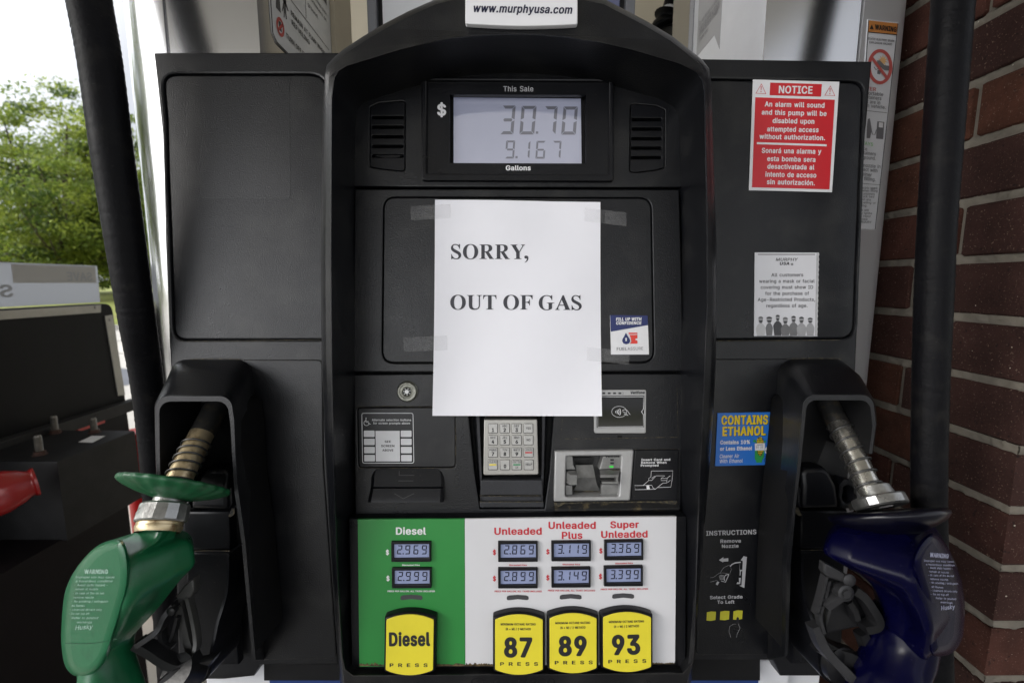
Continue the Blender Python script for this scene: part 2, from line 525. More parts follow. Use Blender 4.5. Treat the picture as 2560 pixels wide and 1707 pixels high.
# ------------------------------------------------------------------ lettering
ALPH = ''.join(chr(i) for i in range(35, 127) if chr(i) not in "\\'\"")
FONT = {
    'RA': '1k/90:1y0_1x1`/31a/.1@//1(/s1%/v/s/v/Y///6/.051o/20K1^/|070w070_0~',
    'RC': '1z/n15/70|//0n/,0_/+0E/,0./3/z/:/g/J/]/V/Q/i/J/{/D09/B0V/D0n/J1-/Q1?/]1Q/g1^/z1m011v0E1{0X1}0m1{1&1v141p1C1g1J1a1Q1Y1Z1K1c1;1g1(1F1(1=1?1-1P0~1V0r1Z0c1_0Y1_0F1]001R/y1C/m10/e0s/c0V/e09/e05/n/x/y/e/~/a00/T0A/L0G/J0]/H0h/I0}/P1-/V1=/h1F0#1g0#1c/m1Z/[1Q/N1J/H',
    'RD': '1v/B/L/./L1y0J1y0]1x0r1s1*1j1C1V1S1>1[1&1`0o1b0R1_071Z0$1S/j1H/X19/H1)/=0p/50Z/00C/./>/m/K0B/K0_/N0t/V1)/d17/z1?071B0R1?0q181.14141,1A0u1P0[1Z0D1]/m1]',
    'RE': '1K/:16/./L/./L1y141y131]/m1]/m0d1+0d1,0G/m0F/m/L15/K',
    'RK': '1d/;1Z/.14/.070N/m0&/m/./L/./L1y/m1x/m0M0,0n101y1Z1y0N0e',
    'RL': '1>/4/M1y/m1x/m/K1./K1//./L/.',
    'RN': '2%/>1c1y1c/.1</.1://080g/l1P/m1#/m///L/./L1y/r1y/t1x1%0/1C/V1A011A1x',
    'RO': '2+/S0p/,0_/+0D/,01/2/z/:/g/J/]/V/Q/i/I/~/D09/B0P/D0n/I1)/Q1?/]1Q/l1b/z1m011v0D1{0[1}0s1z1(1v1:1m1H1b1W1Q1c1>1k1)1p0n1r0U1p091k/~1c/i1W/V1P/N1H/F1:/:1(/2/H0X/H0s/L1)/T1:/d1F/w1J0(1N051Q0Q1N0s1F101:1C1&1S0p1[0Z1_0F1]0A1Z001R/y1C/n1//e0r/c0V/e05/n/x/y/d02/S0D/K',
    'RP': '1X/@/L/./L1y0L1y0e1w0{1o101c1=1Q1D1=1F1*1D0q1=0Y120I1.0F0z0<0e040K01/m01/m/./=/m0M0I0M0W0N0j0T0r0Z0|0h1$0u1%1$1$170|1C0u1K0i1U0Z1Z0I1]/m1]',
    'RR': '1Z/A/L1y0M1y0f1w0|1o101d1=1S1D1@1G1+1C0m1=0]120M0{0A0r0=1P/.1+//0O08/m07/m///L/./=/m1]/m0T0M0T0[0U0j0Y0t0a0|0k1$0w1&1)1$180|1D0u1L0j1V0Z1Z0I1]',
    'RS': '1Y/s0^1{0s1t1(1j171Z1?1J1B170~170x1H0k1U0Z1^0F1`091_041_0%1Y/x1T/o1K/j1A/i1>/i15/k1*/r0{/y0u0*0o0q0X1.0J180A1?071D0)1F/s1D/c1;/N1-/>0w/30[/,0A/*0*/,/m/4/^/=/V/D/N/L/E/_/A/s/c/s/f/f/m/Z/v/Q0&/K05/H0A/G0O/H0d/L0p/S0z/]1%/j1&/v1$0$0x000h0:/p0V/Z0e/L0x/H13/J1F/T1[/b1i/u1t021{0H1}',
    'RT': '1Z/60S/.04//041]/>1]/>1y1J1y1J1]0T1[',
    'RU': '1~/L1`1y1`0*1]/m1R/V1B/C10/60r/-0W/*0</,/|/6/i/D/X/V/N/p/L0*/L1y/m1x/m0,/o/w/u/i0$/Y02/P0B/J0W/H0j/J0z/P1./[16/i1</w1>0,1>1x',
    'Ra': '1=/a0}/.0_/.0^/H0[/F0R/;0J/40@//04/+0&/*/n/+/^/0/Q/8/F/D/?/S/=/f/@/w/D0#/L0./U05/b0:0,0B0I0E0X0I0]0M0_0S0^0`0U0p0L0v0B0y080z0-0y/z0v/m0m/e0e/a0^/C0g/C0h/J0u/S1$/c10/q160$19071:0K180W140d1.0o1$0v0u0|0f0}0V/@0_030U0/0.0(/w0#/i/z/b/t/^/m/]/]/b/R/h/L/p/H/|/F09/F0F/K0R/U0X/^0[/f0_/s',
    'Rc': '1@/_0n1,1#0v1*0j1/0_0l0W0f0f0Z0p0M0w0=0z0*0w/x0p/m0f/e0U/a0D/_04/a/}/e/j/m/Z/x/O0*/H0;/E0M/H0Z/O0g/Z0m/j1//b1+/U1&/M1#/I0v/@0c/20I/+0;/*0%/,/i/6/[/B/T/I/J/Z/B/q/?04/B0O/J0g/V0y/h1./~170;1:0M180X16',
    'Rd': '1N/I141y14/.0q/.0p/K0m/J0[/60Q/00F/+05/*/}/,/g/6/V/F/I/X/B/q/?04/B0N/I0g/V0z/g1./z17051:0F190R140b1*0m0v0p0u0p1x/F09/E0J/H0W/N0c/Y0k/j0o/z0q010o0F0k0V0c0f0W0q0J0x0;0z0*0x/x0q/m0f/e0V/a0F/_05/a/z/e/j/m/Z/x/O0&/J',
    'Re': '1D/Y0J190Y150h1.0t1$1#0r1-0b120N1407140)/`0)/_0%/a/t/f/d/o/W/{/M0./G0=/E0I/F0V/J0e/S0j/Z0n/d1-/]10/Z1+/N0~/C0q/80b/00R/+0K/*0=/*0&/,/i/6/V/F/J/X/B/p/?0//B0M/J0e/U0y/i1.0$180:1:/</`0B0n0B0o0C0n0L0j0Z0c0g0T0s0J0x0:0z0+0x/z0s/m0g/e0[/a0N',
    'Rf': '0S/F/W/./V0x/10y/117/V18/V1S/X1b/_1n/h1w/s1~0#2(032)0D2&0M1~0F1e071h0)1f/|1a/w1W/v180F180F0z/v0x/v//',
    'Rg': '1O/b141814/)11.n1*.^0v.M0f.D0R.?07.=0(.>/r.B/d.I/X.P/N.[/H.f/b.u/k.i/s.b/}.]0-.X0<.W0M.Z0a.c0m.t0q/+0q/O0n/P0e/D0]/<0R/60F/206/0/y/4/g/;/Y/F/U/J/J/[/B/v/?06/B0O/I0h/V0z/f1./{17051:0H180R140]1.0f1%0n0u0q0t0r18/H0K0x090z0*0x0&0v/x0q/m0g/e0V/a0G/_06/a0$/e/m/l/`/r/Z/x/T0*/N09/L0G/N0X/T0d/`0k/l0p/{0q000p0G0k0X0c0g0W0q',
    'Rh': '1G/K1-/.0i/.0i0K0f0^0]0l0W0p0O0v0=0z0/0x0#0t/u0j/n0a/i0U/h0H/h///H/./H1y/h1x/h0r/m0{/|1/02170E1:0X180i120w1&1#0u1+0c1-0N',
    'Ri': '0&/2/g/./H///I18/h17/>/m1e/h1^/a1Y/X1W/P1Y/I1^/D1e/C1l/D1t/I1{/P2#/X2%/a2#/h1{/m1t/n1n',
    'Rk': '18/;/H1y/h1x/h0>/k0>0c181.18090@14/.0h/./|0-/h/u/h/./H/.',
    'Rl': '03/</I1y/h1x/i/W/k/M/p/I/w/H0)/I0./00-///t/-/a/0/S/8/K/H/H/W',
    'Rn': '1G/K1-/.0i/.0i0K0f0^0]0l0W0p0O0v0=0z0/0x0#0t/u0j/n0a/i0U/h0H/h///H/./H18/g18/g0p/m0{/{1/04180E1:0X180h120v1&1#0u1*0c1-0M',
    'Ro': '1J/F/~/-/h/6/V/F/J/Z/B/q/?00/B0O/J0g/V0y/i1.0%180=1:0T170j1.0}0y1.0g160N190416/q1./Z0}/F0j/60Q/,0;/*/G0=0z0*0w/x0p/m0e/e0T/a0D/_04/a/z/e/k/m/Z/x/O0&/J0,/H0;/E0M/H0Z/O0g/[0o/k0s/z0u000s0D0o0T0g0d0Z0p0M0w',
    'Rp': '1N/J/H.A/H18/g18/h0u/k0v/u1(/{1.0)1304180H1:0^170q1.1&0{130g1;0N1=051</u13/X1(/F0r/60^/-0H/*07/+0)/1/|/6/k/J/h/K/h.B/F0A/E0R/H0`/O0k/Z0t/l0x/z0y0/0x0G0s0W0k0f0`0q0R0x0C0z020x0$0q/u0f/m0V/i0F/g05/i/y/n/i/u/Y0$/N02/H',
    'Rr': '0V/A/I/./H18/g18/g0v/h0u/p1&/}1301180>1:0N1:0N0v0:0x0/0v0$0r/v0m/m0`/i0W/h0M/h//',
    'Rs': '10/o0D190S140a1-0k0~0r0s0w0f0Z0`0U0j0P0o0L0s0B0y030{0$0y/p0s/h0k/e0`/g0U/n0M/x0H0+0C0F0=0]050m0*0w/u0{/d0y/U0q/F0k/?0e/:0V/10A/,01/*/w/+/g/0/X/7/R/</L/B/E/N/@/^/^/d/d/V/n/L/z/G00/E0@/G0N/M0W/W0Z/b0X/j0T/r0J/y0=/}/{0)/d01/S0</I0L/E0^/H0k/O0{/T1%/Z1+/i13/|18001:',
    'Rt': '0F/D0?//0*/,/m///]/9/R/I/N/[/N0x/10z/118/N18/O1g/n1g/n180:170:0y/n0x/n/^/p/S/s/M/z/H0*/G09/I',
    'Ru': '1G/J/H18/h18/h/v/k/c/t/R0%/J07/G0C/I0Q/M0[/U0c/_0g/k0i/z0i171-181-/.0j/.0j/P0d/E0U/60A/.00/+/x/-/h/3/Y/>/Q/L/J/a/H/r',
    'Rv': '1=/714180E//0$/./718/X170$0&05/L0F0(0m17',
    'Rw': '2</F/918/Y18/Z17/r0@0)/Q0;0@0R170S180s181/0@1A/P1H/t1k171l1820181Q/.13/.12//0t0)0b0n0P0)07//06/./t/.',
    'Ry': '1=/D/G.C/F.D/M.^/Y.[/`.]/j._/n.b/v.m0$/-/718/X170$0&05/L0F0&0n17141804.^0-.S0#.J/u.D/^.?/N.@',
    'Rz': '18/90~/./C/./C/E0S0u/G0v/F180{180{0z/q/P/n/K0}/J',
    'R.': '02/>/L/R/U/X/]/Y/g/X/n/T/t/K/v/B/t/:/o/3/g/-/`/,/U/-/N/2/H/:/G/A/H/K',
    'MA': '1t/E///1///3/1/9021u041w081y0`1y0d1w0f1u0j1l1g/91i/11c/.1?/.1:/019/20|/s/y/t/v/l/a/2/`/0/Z/./5/./10K1B0*0=0n0<',
    'MB': '1h/K/G1w/K1y0Q1y0g1w0|1p121f1?1U1F1D1H141G1#1B0s1<0i120a1&0Y160R1B0G1J0=1P0+1R/t1P/c1I/Q1;/B1*/70p/10i/00S/./K/./E/1/D1t/;/u0C/u/S0O/S0f/U0t/]0|/g1#/u0}0%0y000r080j0>0_0B0Z0C/;/u0h0L0h0V0i0a0l0i0q0p0x0r0~0u110r1A0k1J0^1R0K1T/u1T',
    'MC': '2(/u1I1f1X1W1b1J1k171n1&1m1#1h0}1C0~1?1%161<1&1J0{1N0n1S0b1V0Z1V0E1S051L0&1@/t1-/m0r/l0m/k0V/l0:/m06/u/{0$/i05/Z0E/S0Z/P0b/P0n/S0{/X1&/]16/k1?0%1A0(1E0*1h0*1n0&1n0$1k/q1b/]1X/P1P/H1;/81%/00p/,0`/+0C/,0-/3/t/;/f/F/T/Y/J/k/A0$/>04/:0P/<0i/A1&/J1>/U1P/`1[/f1a/t1l0-1u0C1{0^1}0o1{1#1w161q',
    'MD': '2#/H/G/0/D/3/E1v/K1y0K1y0_1x0t1s1*1l101i1F1X1J1T1Z1=1b1,1g0n1i0V1g0;1c0&1Z/k1O/Y1?/I1//>0v/60k/30]/00E/./K/./=/u/S0@/S0Z/U0o/^0~/j10/}18081:0R180p111+1#1=0p1I0Y1R0B1T/u1T',
    'ME': '1T/H1;/017/./K/./E/1/D1t/G1w/K1y151y1;1v1<1Y1:1W171U/u1T/u0h1/0g120e140c140G110D1-0B/u0B/u/T19/R1</P1>/N1>/3',
    'MF': '1P/D/I///F/1/D/3/E1v/K1y141y181w1:1t1:1Y1:1W161U/u1T/u0d1*0c1.0a1.0_1.0D1,0A1(0?/u0?/t/1/n/.',
    'MG': '2-/z0,1u0B1{0U1}0o1{1)1v1;1o1I1f1V1W1c1I1i1<1o1&1m1#1i0}1E0}1A1#1?1%141<1+1E0y1O0n1S0a1V0Y1V0G1T051L0%1?/t1-/m0r/k0V/l0:/m06/u/{0$/i0(/f05/Z0H/R0^/P0n/S0|/Y1//d19/q1@0%1A031@050a050]060Z0:0Z0S0]0W0a0X1k0X1q0V1q0S1q071o/{1m/u1c/^1O/G19/70z/.0^/+0C/,02/1/t/</f/G/T/W/J/k/A0$/<0;/:0Q/<0m/A1&/J1=/T1P/f1b/s1l',
    'MH': '2+/D/F/0/D/3/E1v/K1y/n1y/t1v/u0i160i171v1=1y1`1y1e1w1g1t1f/11`/.1=/.17/1160D/u0D/t/1/n/./K/.',
    'MI': '0t/H0a/00]/./=/./7/1/6/N/8/Q/=/S/c/T/c1S/=1T/81V/61Y/61t/91w/=1y0]1y0c1v0c1Y0a1V0]1T061S06/T0]/S0b/Q0c/N0c/3',
    'MJ': '1I/N1$1x1(1v1*1t1*/x1&/c0{/P0m/?0S/103/+/i/1/O/?/A/O/:/d/8/x/80-/>00/a00/e0./g0+/g/y/k/f/r/Y/~/Q0//O09/P0>/Q0I/X0Q/f0T/y0U1t0W1w0[1y',
    'MK': '1m/G1a/01[/.13/.1./0060E/u0(/t/1/n/./K/./E/1/D1t/F1w/K1y/n1y/t1v/u0b0#0n1+1w1/1y1[1y1b1v1a1r0V0e1a/61b/3',
    'ML': '1G/=/I1x/n1y/r1w/u1t/u/S12/R16/P16/N16/314/010/./K/./E/1/D1t/F1v',
    'MM': '2d/R/F1v/K1y/|1y0$1w0&1u0f060r/o0~041b1u1d1w1h1y2=1y2B1w2D1t2D/32B/12=/.1v/.1r/01p/31p0}1,/21*/01%/.0c/.0_/00]/2/}0e/t0}/s/3/q/0/m/./K/./F/0/D/3/D1t',
    'MN': '2//H1i/01d/.1:/.16/014/2040a/t12/t/3/r/0/n/./K/./E/1/D1t/F1w/K1y/t1y/x1w/{1u1*061:/w1:1t1<1w1@1y1d1y1j1v1k/3',
    'MO': '24/S0r/,0`/+0B/,0-/3/t/;/`/L/U/W/J/j/A0$/<0:/:0P/<0m/A1&/J1>/U1P/f1a/t1l0-1u0B1{0]1}0v1z1,1u1@1l1N1a1_1P1j1>1s1&1w0m1y0U1w0:1s0$1j/j1_/W1W/P1N/F1@/;1,/3/G0Y/P0l/R1#/Z13/h1?/z1B0)1F061J0Q1F0r1?1-131?1#1L0l1T0Y1V0G1T051L0$1?/u1,/m0q/k0V/m06/u/{0$/h05/Z0G/R',
    'MP': '1b/D/G/0/D/3/E1v/K1y0N1y0g1w1%1n151b1D1P1K1;1N1(1L0p1D0W190H130C0~090i010M0./u0./t/1/n/./K/./=/u0R0H0R0U0S0e0W0m0^0u0h0y0t0y1#0x150u1?0o1G0d1N0U1S0H1T/u1T',
    'MQ': '24/X1j.t1f.r1?.s1:.v1)/20r/,0`/+0B/,06/0/t/;/f/F/T/Y/J/k/A0$/>05/:0P/<0m/A1&/J1>/U1P/`1[/f1a/t1l0-1u0B1{0V1}0r1{1,1u1@1l1N1a1`1N1j1=1s1&1w0m1y0U1x0>1s0$1j/k1_/W1L/E1l.x1l.u/K0Y1V0G1T051L0$1?/u1,/m0q/k0P/m06/u/{0$/h05/Z0G/R0Y/P0k/S0H0#0H0&0N0*0t0)0y0%12/h1?/z1F051J0U1F0q1B0~1?1-131?1#1L0l1T',
    'MR': '1d/I/G1w/K1y0N1y0h1w1&1n151c1D1R1K1>1N1)1K0n1D0Z190L150H0{0<1V/61W/31U/01Q/.1*/.1$/00J04/u03/t/1/n/./K/./E/1/D1t/=/u1T/u0X0K0X0Y0Y0e0]0o0d0u0k0x0v0{1)0x160u1@0m1J0e1O0U1S0H1T',
    'MS': '1c/z0_1{0y1r1-1i1>1X1F1G1J161H131C100{110w140q1D0f1O0U1V0D1W0;1W0+1S/}1N/v1G/q1;/q13/s1)/w0|0-0r0u0]1(0U130N1?0C1F0:1I021L0*1N/w1K/f1B/O13/@0{/40d/-0]/,0@/*0(/,/g/5/W/>/N/F/G/N/>/`/:/t/:/w/@/y/f/y/j/u/o/g/t/_/{/W0*/R06/P0N/O0_/S0k/Y0s/b0y/m0{/x0y0$0r0.0n020c08/l0R/U0b/Q0e/E0v/@11/C1C/L1Y/[1h/q1t001{0J1}',
    'MT': '1d/A0U/.03/.0//00,/30,1T/;1U/81W/61Y/61t/81v/;1x1K1y1Q1v1R1Y1P1W1M1U0]1S0]/30Y/0',
    'MU': '2,/R1e1w1g1t1g0+1d/o1Y/W1G/D16/70p/-0R/*07/-/v/7/d/D/Q/W/I/l/F/v/D0+/E1v/K1y/n1y/t1v/u0-/w/y/|/l0+/`06/W0B/R0U/P0j/R0u/W1#/_1//l14/y160-171v1=1y1a1y',
    'MV': '1t/D/01v/51y/Y1y/^1w/`1u0D0#0L/g181u1:1w1>1y1c1y1i1v1g1n0k/<0g/20e/00a/.09/.05/003/2/01p//1t',
    'MW': '3%/N2w1v2w1t21/52//02*/.1^/.1W/11$1.0{0t0N/10H/./|/./w/1//1t/01w/51y/X1y/]1w/_1u0,0<05/t0e1n0g1u0i1w0m1y191y1?1v1h0<1q/u2G1v2M1y2q1y',
    'MX': '1q/L/1/0/0/3/1/6000V/61s/61v/<1y/d1y/h1w0?120K0z0`1<101w141y1Z1y1`1w1a1v1a1s0g0W1e/61f/31e/11`/.18/.14/00b/n0K04/c/0/^/./6/.',
    'MY': '1p/C09/.05/002/3020</11p//1s//1v/51y/^1y/c1w0K0g0[1)131w181y1`1y1d1w1f1v1f1s0c0<0b/10[/.',
    'MZ': '1_/B1G/01C/./B/./</1/</J0j1T/?1U/<1W/:1Y/:1t/=1w/A1y1A1y1G1v1G1]/u/R1E/R1H/P1J/N1J/3',
    'Ma': '1F/d1(/00~/.0^/.0W/10V/:0P/50D/005/+0(/*/l/+/W/2/K/:/?/F/8/V/6/i/9/z/=0&/F03/O09/_0?0+0G0D0I0S0L0U0N0V0S0U0a0N0n0G0q0=0t0.0t/}0q/r0j/l0c/g0Z/b0X/]0Y/=0d/;0g/<0i/D0w/P1)/]11/m180#1;081<0L1:0[160j1/0v1$0}0u1(0f1)0`1*/3/A0V0+0-0$/w/|/n/y/i/u/f/o/e/g/f/]/i/V/m/S/s/P/z/N03/M07/N0A/R0I/X0Q/b0T/j0V/u',
    'Mb': '1W/O/C1w/G1y/i1y/o1v/p1*/u1//~14051;0J1<0`190w1/1*0~1.0z1:0h1C0J1D011B/s18/W1./H0x/70b/.0J/*0:/+00/-0&/0/w/6/o/>/n/3/m/1/j///G/./A/1/@1t/F0@/M0O/P0Z/U0d/_0l/n0q/|0q000p0G0l0V0d0d0Z0m0N0s0B0t040r0*0m/|0d/t0V/q0G/o06/q/{/u/m/|/^0*/T05/P',
    'Mc': '1I/g0t1-1+0v150b160_160]110Y0k0S0e0V0_0c0U0l0J0r0>0t0-0r/}0l/u0d/l0T/i0E/g05/h0#/l/n/t/_/}/U0-/P0>/M0J/P0U/U0`/`0f/n0j/p0o/q10/i16/f16/c12/V1,/L0|/@0i/40X/.0K/+09/*0#/-/y/./c/7/U/B/M/K/C/[/;/s/805/;0O/C0h/P0y/c1//|19091<0U1:0f14',
    'Md': '1W/L191w1<1t1;/115/.0n//0k/10j/30i/>0`/60K/,0C/+03/*/v/./a/7/N/H/B/Y/:/s/805/:0N/B0h/N0z/a1//x19031<0G1;0X150h1+0i1v0o1y151y/G08/M0G/P0P/S0[/^0d/m0g/|0i020g0G0d0V0[0d0R0m0F0s0:0t0,0r/}0m/t0d/l0V/i0G/g06/i/|/l/m/t/_/}/V0%/S0-/P',
    'Me': '1M/]/y190?1<0L1;0^170n1/0y1%1+0s140c1:0M1<081;0+1:0)170&/g0$/i/u/m/h/t/^0$/S02/O0>/M0O/P0^/X0c/_0g/h0m/k11/d16/a17/_12/Q1*/F0w/90f/10S/+0C/*02/+/z/./c/8/P/H/C/Z/;/r/801/:0M/C0f/N0y/S0}/c1//;/h0G0f0G0g0H0c0Y0Z0e0Q0n0F0s0;0t0-0r/}0n/w0i/l0Z/i0N',
    'Mf': '0]/V/U/./Q/0/N/3/N0s/00s/+0u/*0x/*16/,18/01:/N1:/N1P/Q1`/X1l/b1u/k1{/z2%0&2(052(0E2&0L2$0R1}0T1z0L1`0G1]061`0-1^0(1Z0#1S/~1P/~1:0G1:0M170N0x0K0u0G0s/}0s/}/3/{/0/w/.',
    'Mg': '1X/g19191<151</-18.s10.`0|.P0j.G0S.B0>.@0%.A/n.E/^.M/R.T/G.`/@.j/@.m/B.o/Z.}/c/#/h.}/r.p/x.k0$.g0/.d0:.c0N.f0[.k0f.y0i//0i/C0b/=0V/60E/202/0/w/4/d/;/a/=/N/L/C/]/?/i/:/u/803/:0O/B0i/N0z/a1//w19031<0H1;0Y150c1/0j1)0k160l180o1:151:/G0:0t0,0r/}0m/t0d/l0V/i0H/g03/i/~/l/p/s/d/~/Z0./U0:/T0F/U0P/Y0[/c0d/p0h/}0i090i0H0f0P0d0W0[0d0R0m0G0s',
    'Mh': '1P/R/C1w/G1y/i1y/o1v/p1+/v100.190D1<0V1;0`190o130}1&1(0y1+0u120c140N14/312/01./.0h/.0b/10a0K0_0[0U0j0K0q0>0t030s0)0o/u0`/q0U/o0I/o/1/i/./G/./A/1/@1t',
    'Mi': '00/:/G1:/i1:/m18/o15/o/3/m/0/i/./G/./C/0/@/3/@15/C18/>/<1j/=1q/D1z/L1~/Z2%/e1~/m1y/t1q/u1h/t1`/m1V/e1R/V1O/L1R/C1W/=1`',
    'Mk': '1A/G/C1w/G1y/i1y/m1w/o1t/p0L0^190b1:1/1:151714140A0A1;/41;/119/015/.0g/.0c/0/{0$/o/u/o/1/i/./G/./A/1/@1t',
    'Ml': '0</B/G1y/i1y/m1w/o1t/p/Z/r/S/t/P/~/P0*/Q00/N06/404/201/0/s/-/]/1/L/;/D/I/@/Z/@1t/C1w',
    'Mm': '2Z/j2=/127/.1r/.1l/11k0T1i0c1a0m1]0p1V0s1J0t1A0s1:0p130j1.0d1*0Z1*0R1)/10~/.0]/.0W/00V/30V0V0S0c0L0n0C0s070t0/0s/|0l/u0d/q0Y/o0N/o/1/i/./G/./C/0/@/3/A17/G1:/j1:/m18/n16/o1,/t110&18041<0D1=0[190j100t0~1%1015171E1<1W1=1d1<1z152,1*250y2<0e2>0V',
    'Mn': '1P/S13/01./.0h/.0b/10a0K0_0[0U0j0K0q0>0t030s0)0o/u0`/q0U/o0I/o/1/i/./G/./B/1/@/3/@15/B18/G1:/j1:/m18/n16/o1*/v100.190D1<0V1;0^190n130}1&1+0v110c140M14/3',
    'Mo': '1S/K/c/7/U/B/M/K/C/[/;/s/805/;0O/C0h/P0y/c1//z19091<0S1:0X190p1/1(0y130k150h1=0N1@011=/s15/Z1)/H1#/D0p/70X/.0?/*0#/-/y/./F0:0t0,0q/}0l/t0c/l0T/h0B/g01/i/|/l/n/t/_/}/U0-/P0>/M0J/P0U/U0`/`0h/n0k/|0m040k0E0h0T0`0b0U0l0J0r',
    'Mp': '1W/O/C.E/@.I/A17/G1:/j1:/m18/n16/o1)/u1//~14011:091<0J1<0`190w1/1*0~1/0y1:0h1B0N1D061C/w1:/Y1//H0x/80`/-0J/*05/+/~/2/w/7/p/=/o.G/i.D/G.D/F0@/M0O/P0Z/U0d/_0l/n0q/|0q000p0G0l0V0d0d0Z0m0N0s0B0t040r0*0m/|0d/t0V/q0G/o06/q/{/u/m/|/^0*/T05/P',
    'Mr': '0`/H/E///B/1/@/3/A17/G1:/h1:/n17/o1-/u130,1:0<1<0O1<0S1:0V170V0v0T0s0O0p0<0r020q0(0m/z0h/u0a/q0W/o0M/o/1/i/.',
    'Ms': '19/s/R/8/F/D/>/P/9/`/;/d/@/f/[/k/a/j/e/h/k/Z/s/S/~/O0//M0</O0H/S0P/[0R/e0Q/l0M/r0F/w0;/{/x0%/`0./J0</B0J/>0]/A0n/H0{/T1,/X1./e15/{1;0/1<0E1;0W160f1.0q0~0y0t0~0f0|0c0]0Z0W0[0S0_0N0h0G0o0>0t020u0%0t/u0o/o0i/m0_/n0V/t0P/{0L0/0G0I0B0a0:0u0-0~/z1(/g1#/T0x/H0k/;0]/30B/,02/*/u/+/c/1',
    'Mt': '0O/S0B/00,/,0$/,/i/0/W/:/K/J/F/_/F0s/00s/,0u/*0x/*15/*17/01:/F1:/F1b/H1e/K1g/o1g/s1f/u1b/v1:0;1:0A170B0x0@0u0;0s/u0s/u/a/w/W/z/R/~/P0)/O0:/Q0@/N0F/40F/2',
    'Mu': '1P/S/B18/G1:/i1:/o17/o/x/r/h/z/X0*/Q06/O0A/P0L/T0T/Z0[/c0_/n0a/|0b170h1:1.1:1417141514/313/01./.0g//0c/10c/30b/>0Z/70G//01/+/y/-/b/5/R/@/J/N/B/d/@/t/@15',
    'Mv': '1F/C1;171:110L/20J/00F/.0#/./{/0/y/2/u/</111/017/61:/Y1:/^19/`160,0*05/i0f160h190l1:151:',
    'Mw': '2E/K/217/81:/[1:/b170)/t0J130M190Q1:0t1:0z171@/v1d171j1:211:261827151X/11R/.11/.1+/10b0O0W0+0>/108/./s/./n/0/k/8/90z/215',
    'Mx': '1@/M/2/1/1/3/2/6/u06/514/617/;1:/b1:/f19/k13040W0W130]190a1:1+1:1018111711140L0513/614/314/11./.0c/.0_/00Y/502/q/|/U/b/0/^/./7/.',
    'My': '1F/N/C.F/@.H/?.K/F.e/L.h/_.g/e.h/h.k/o.t/x/2/111/017/61:/Y1:/^19/`160,0*05/i0?0*0g160i190m1:151:19191;161:110;.b04.X0).N/y.G/_.B/M.C',
    'Mz': '1A/B1)/01#/./B/./</1/</J0H0p/C0q/@0s/>0v/>15/@18/E1:0|1:1&171&0w/x/R1%/Q1*/O1*/M1*/3',
    'M.': '0;/>/}/F/{/</s/3/k/./[/,/Q/./F/6/A/>/@/G/A/P/I/Z/Q/`/b/a/k/`/t/Y/{/P',
    'M,': '0;/8/<.P/:.S/I/V/O/Z/t/Z/x/X/z/T/`.Q/Y.N/@.N',
    'M-': '1g/:/a0M/c0Q/g0S0~0S1&0Q1*0M1*041&010~0//g0//c01/a04',
    'M/': '0Z/:0L2)0P2&0P2#/Y.i/W.f/S.d/2.e/..h/..k0%2$0(2(0,2)',
    'BA': '1|/G/)/3/&/7/)/=0+1s0/1v061y0b1y0k1u0n1q1o/=1q/71o/31i//1e/.1=/.14/211/60u/q0#/q/}/n/i/6/f/2/]/./3/./////10K1)040B0e0A',
    'BB': '1p/O/@1u/I1y0S1y0f1w0q1u1)1n191d1>1`1E1U1M1D1P121O0~1J0r1C0f120Y1;0U1B0P1H0I1P0@1W0/1Z/x1X/f1Q/T1B/D1./80r/10k/00U/./I/./E///?/3/=/7/=1p/;/|0?/|/Z0M/Z0a/[0n/b0u/k0x/w0v0&0r0/0l060d0<0[0?0P0?/:/|0l0J0k0T0l0]0o0i0y0l1%0n110k1=0d1E0X1K0I1M/|1M',
    'BC': '20/t1_1V1h1I1r171v1$1t0|1q0z1j0w1C0w1?0x180}1/170{1E0t1I0c1N0X1N0J1L0;1F0-1</|1*/t0p/r0V/t08/}/|0//k0;/a0J/Z0Y/X0c/X0t/^0{/b1//p180*1?0/1C001j001q0-1t0+1v0&1r/q1h/^1_/Q1O/C1</71&/00r/,0b/+0A/,0)/3/o/</X/M/O/X/D/j/;/}/50;/30P/50l/<1,/D1>/O1O/X1Z/`1`/o1k0)1u0A1{0`1|0q1{1)1w1:1p1O1d',
    'BD': '2,/H/@/2/=/7/=1p/?1t/E1x/I1y0M1y0a1x0w1s1.1l161g1M1W1a1=1i1+1o0m1q0V1o0;1j0&1b/m1U/Z1E/J14/?0z/60d/10G/./I/./>/|/Z0>/Z0T/[0i/c0y/o1)0%100:130R100o1*1&1&1,0y190j1D0W1K0@1M/|1M',
    'BE': '1]/N1B/219/./I/./E///?/3/=/7/=1p/@1u/I1y171y1;1x1A1t1C1p1C1V1A1Q1;1N171M/|1M/|0k120k180h1:0e1;0H180B1/0?/|0>/|/[19/Z1=/Y1C/V1E/Q1E/7',
    'BF': '1X/K/B/1/?/3/=/7/=1p/?1t/E1x/I1y161y1?1u1B1p1B1V1@1Q1:1N161M/|1M/|0h1*0h1.0g140c160^150B110>1*0</|0</|/7/z/3/t///p/./I/.',
    'BG': '25/z/N1O/`1`/n1k0+1v0@1{0S1|0q1{1-1u1@1n1O1d1W1]1i1H1o1=1w1$1t0{1k0w1C0w1?0x180}1.171$1@0s1I0l1L0_1N0I1L0;1F0-1</|1*/t0p/r0P/t07/|0#0,/n0;/a0?/_0J/Z0[/X0j/Z0w/`1(/h13/v180&19010_010U050R0;0R0S0U0Y0_0]1m0]1t0Z1w0W1y0S1y081v/z1i/^1Z/L1A/91)/10x/.0`/+0R/+0?/-0)/3/n/>/_/H/U/Q/L/Z/B/m/;/}/50;/30Q/50l/:1&/B1;',
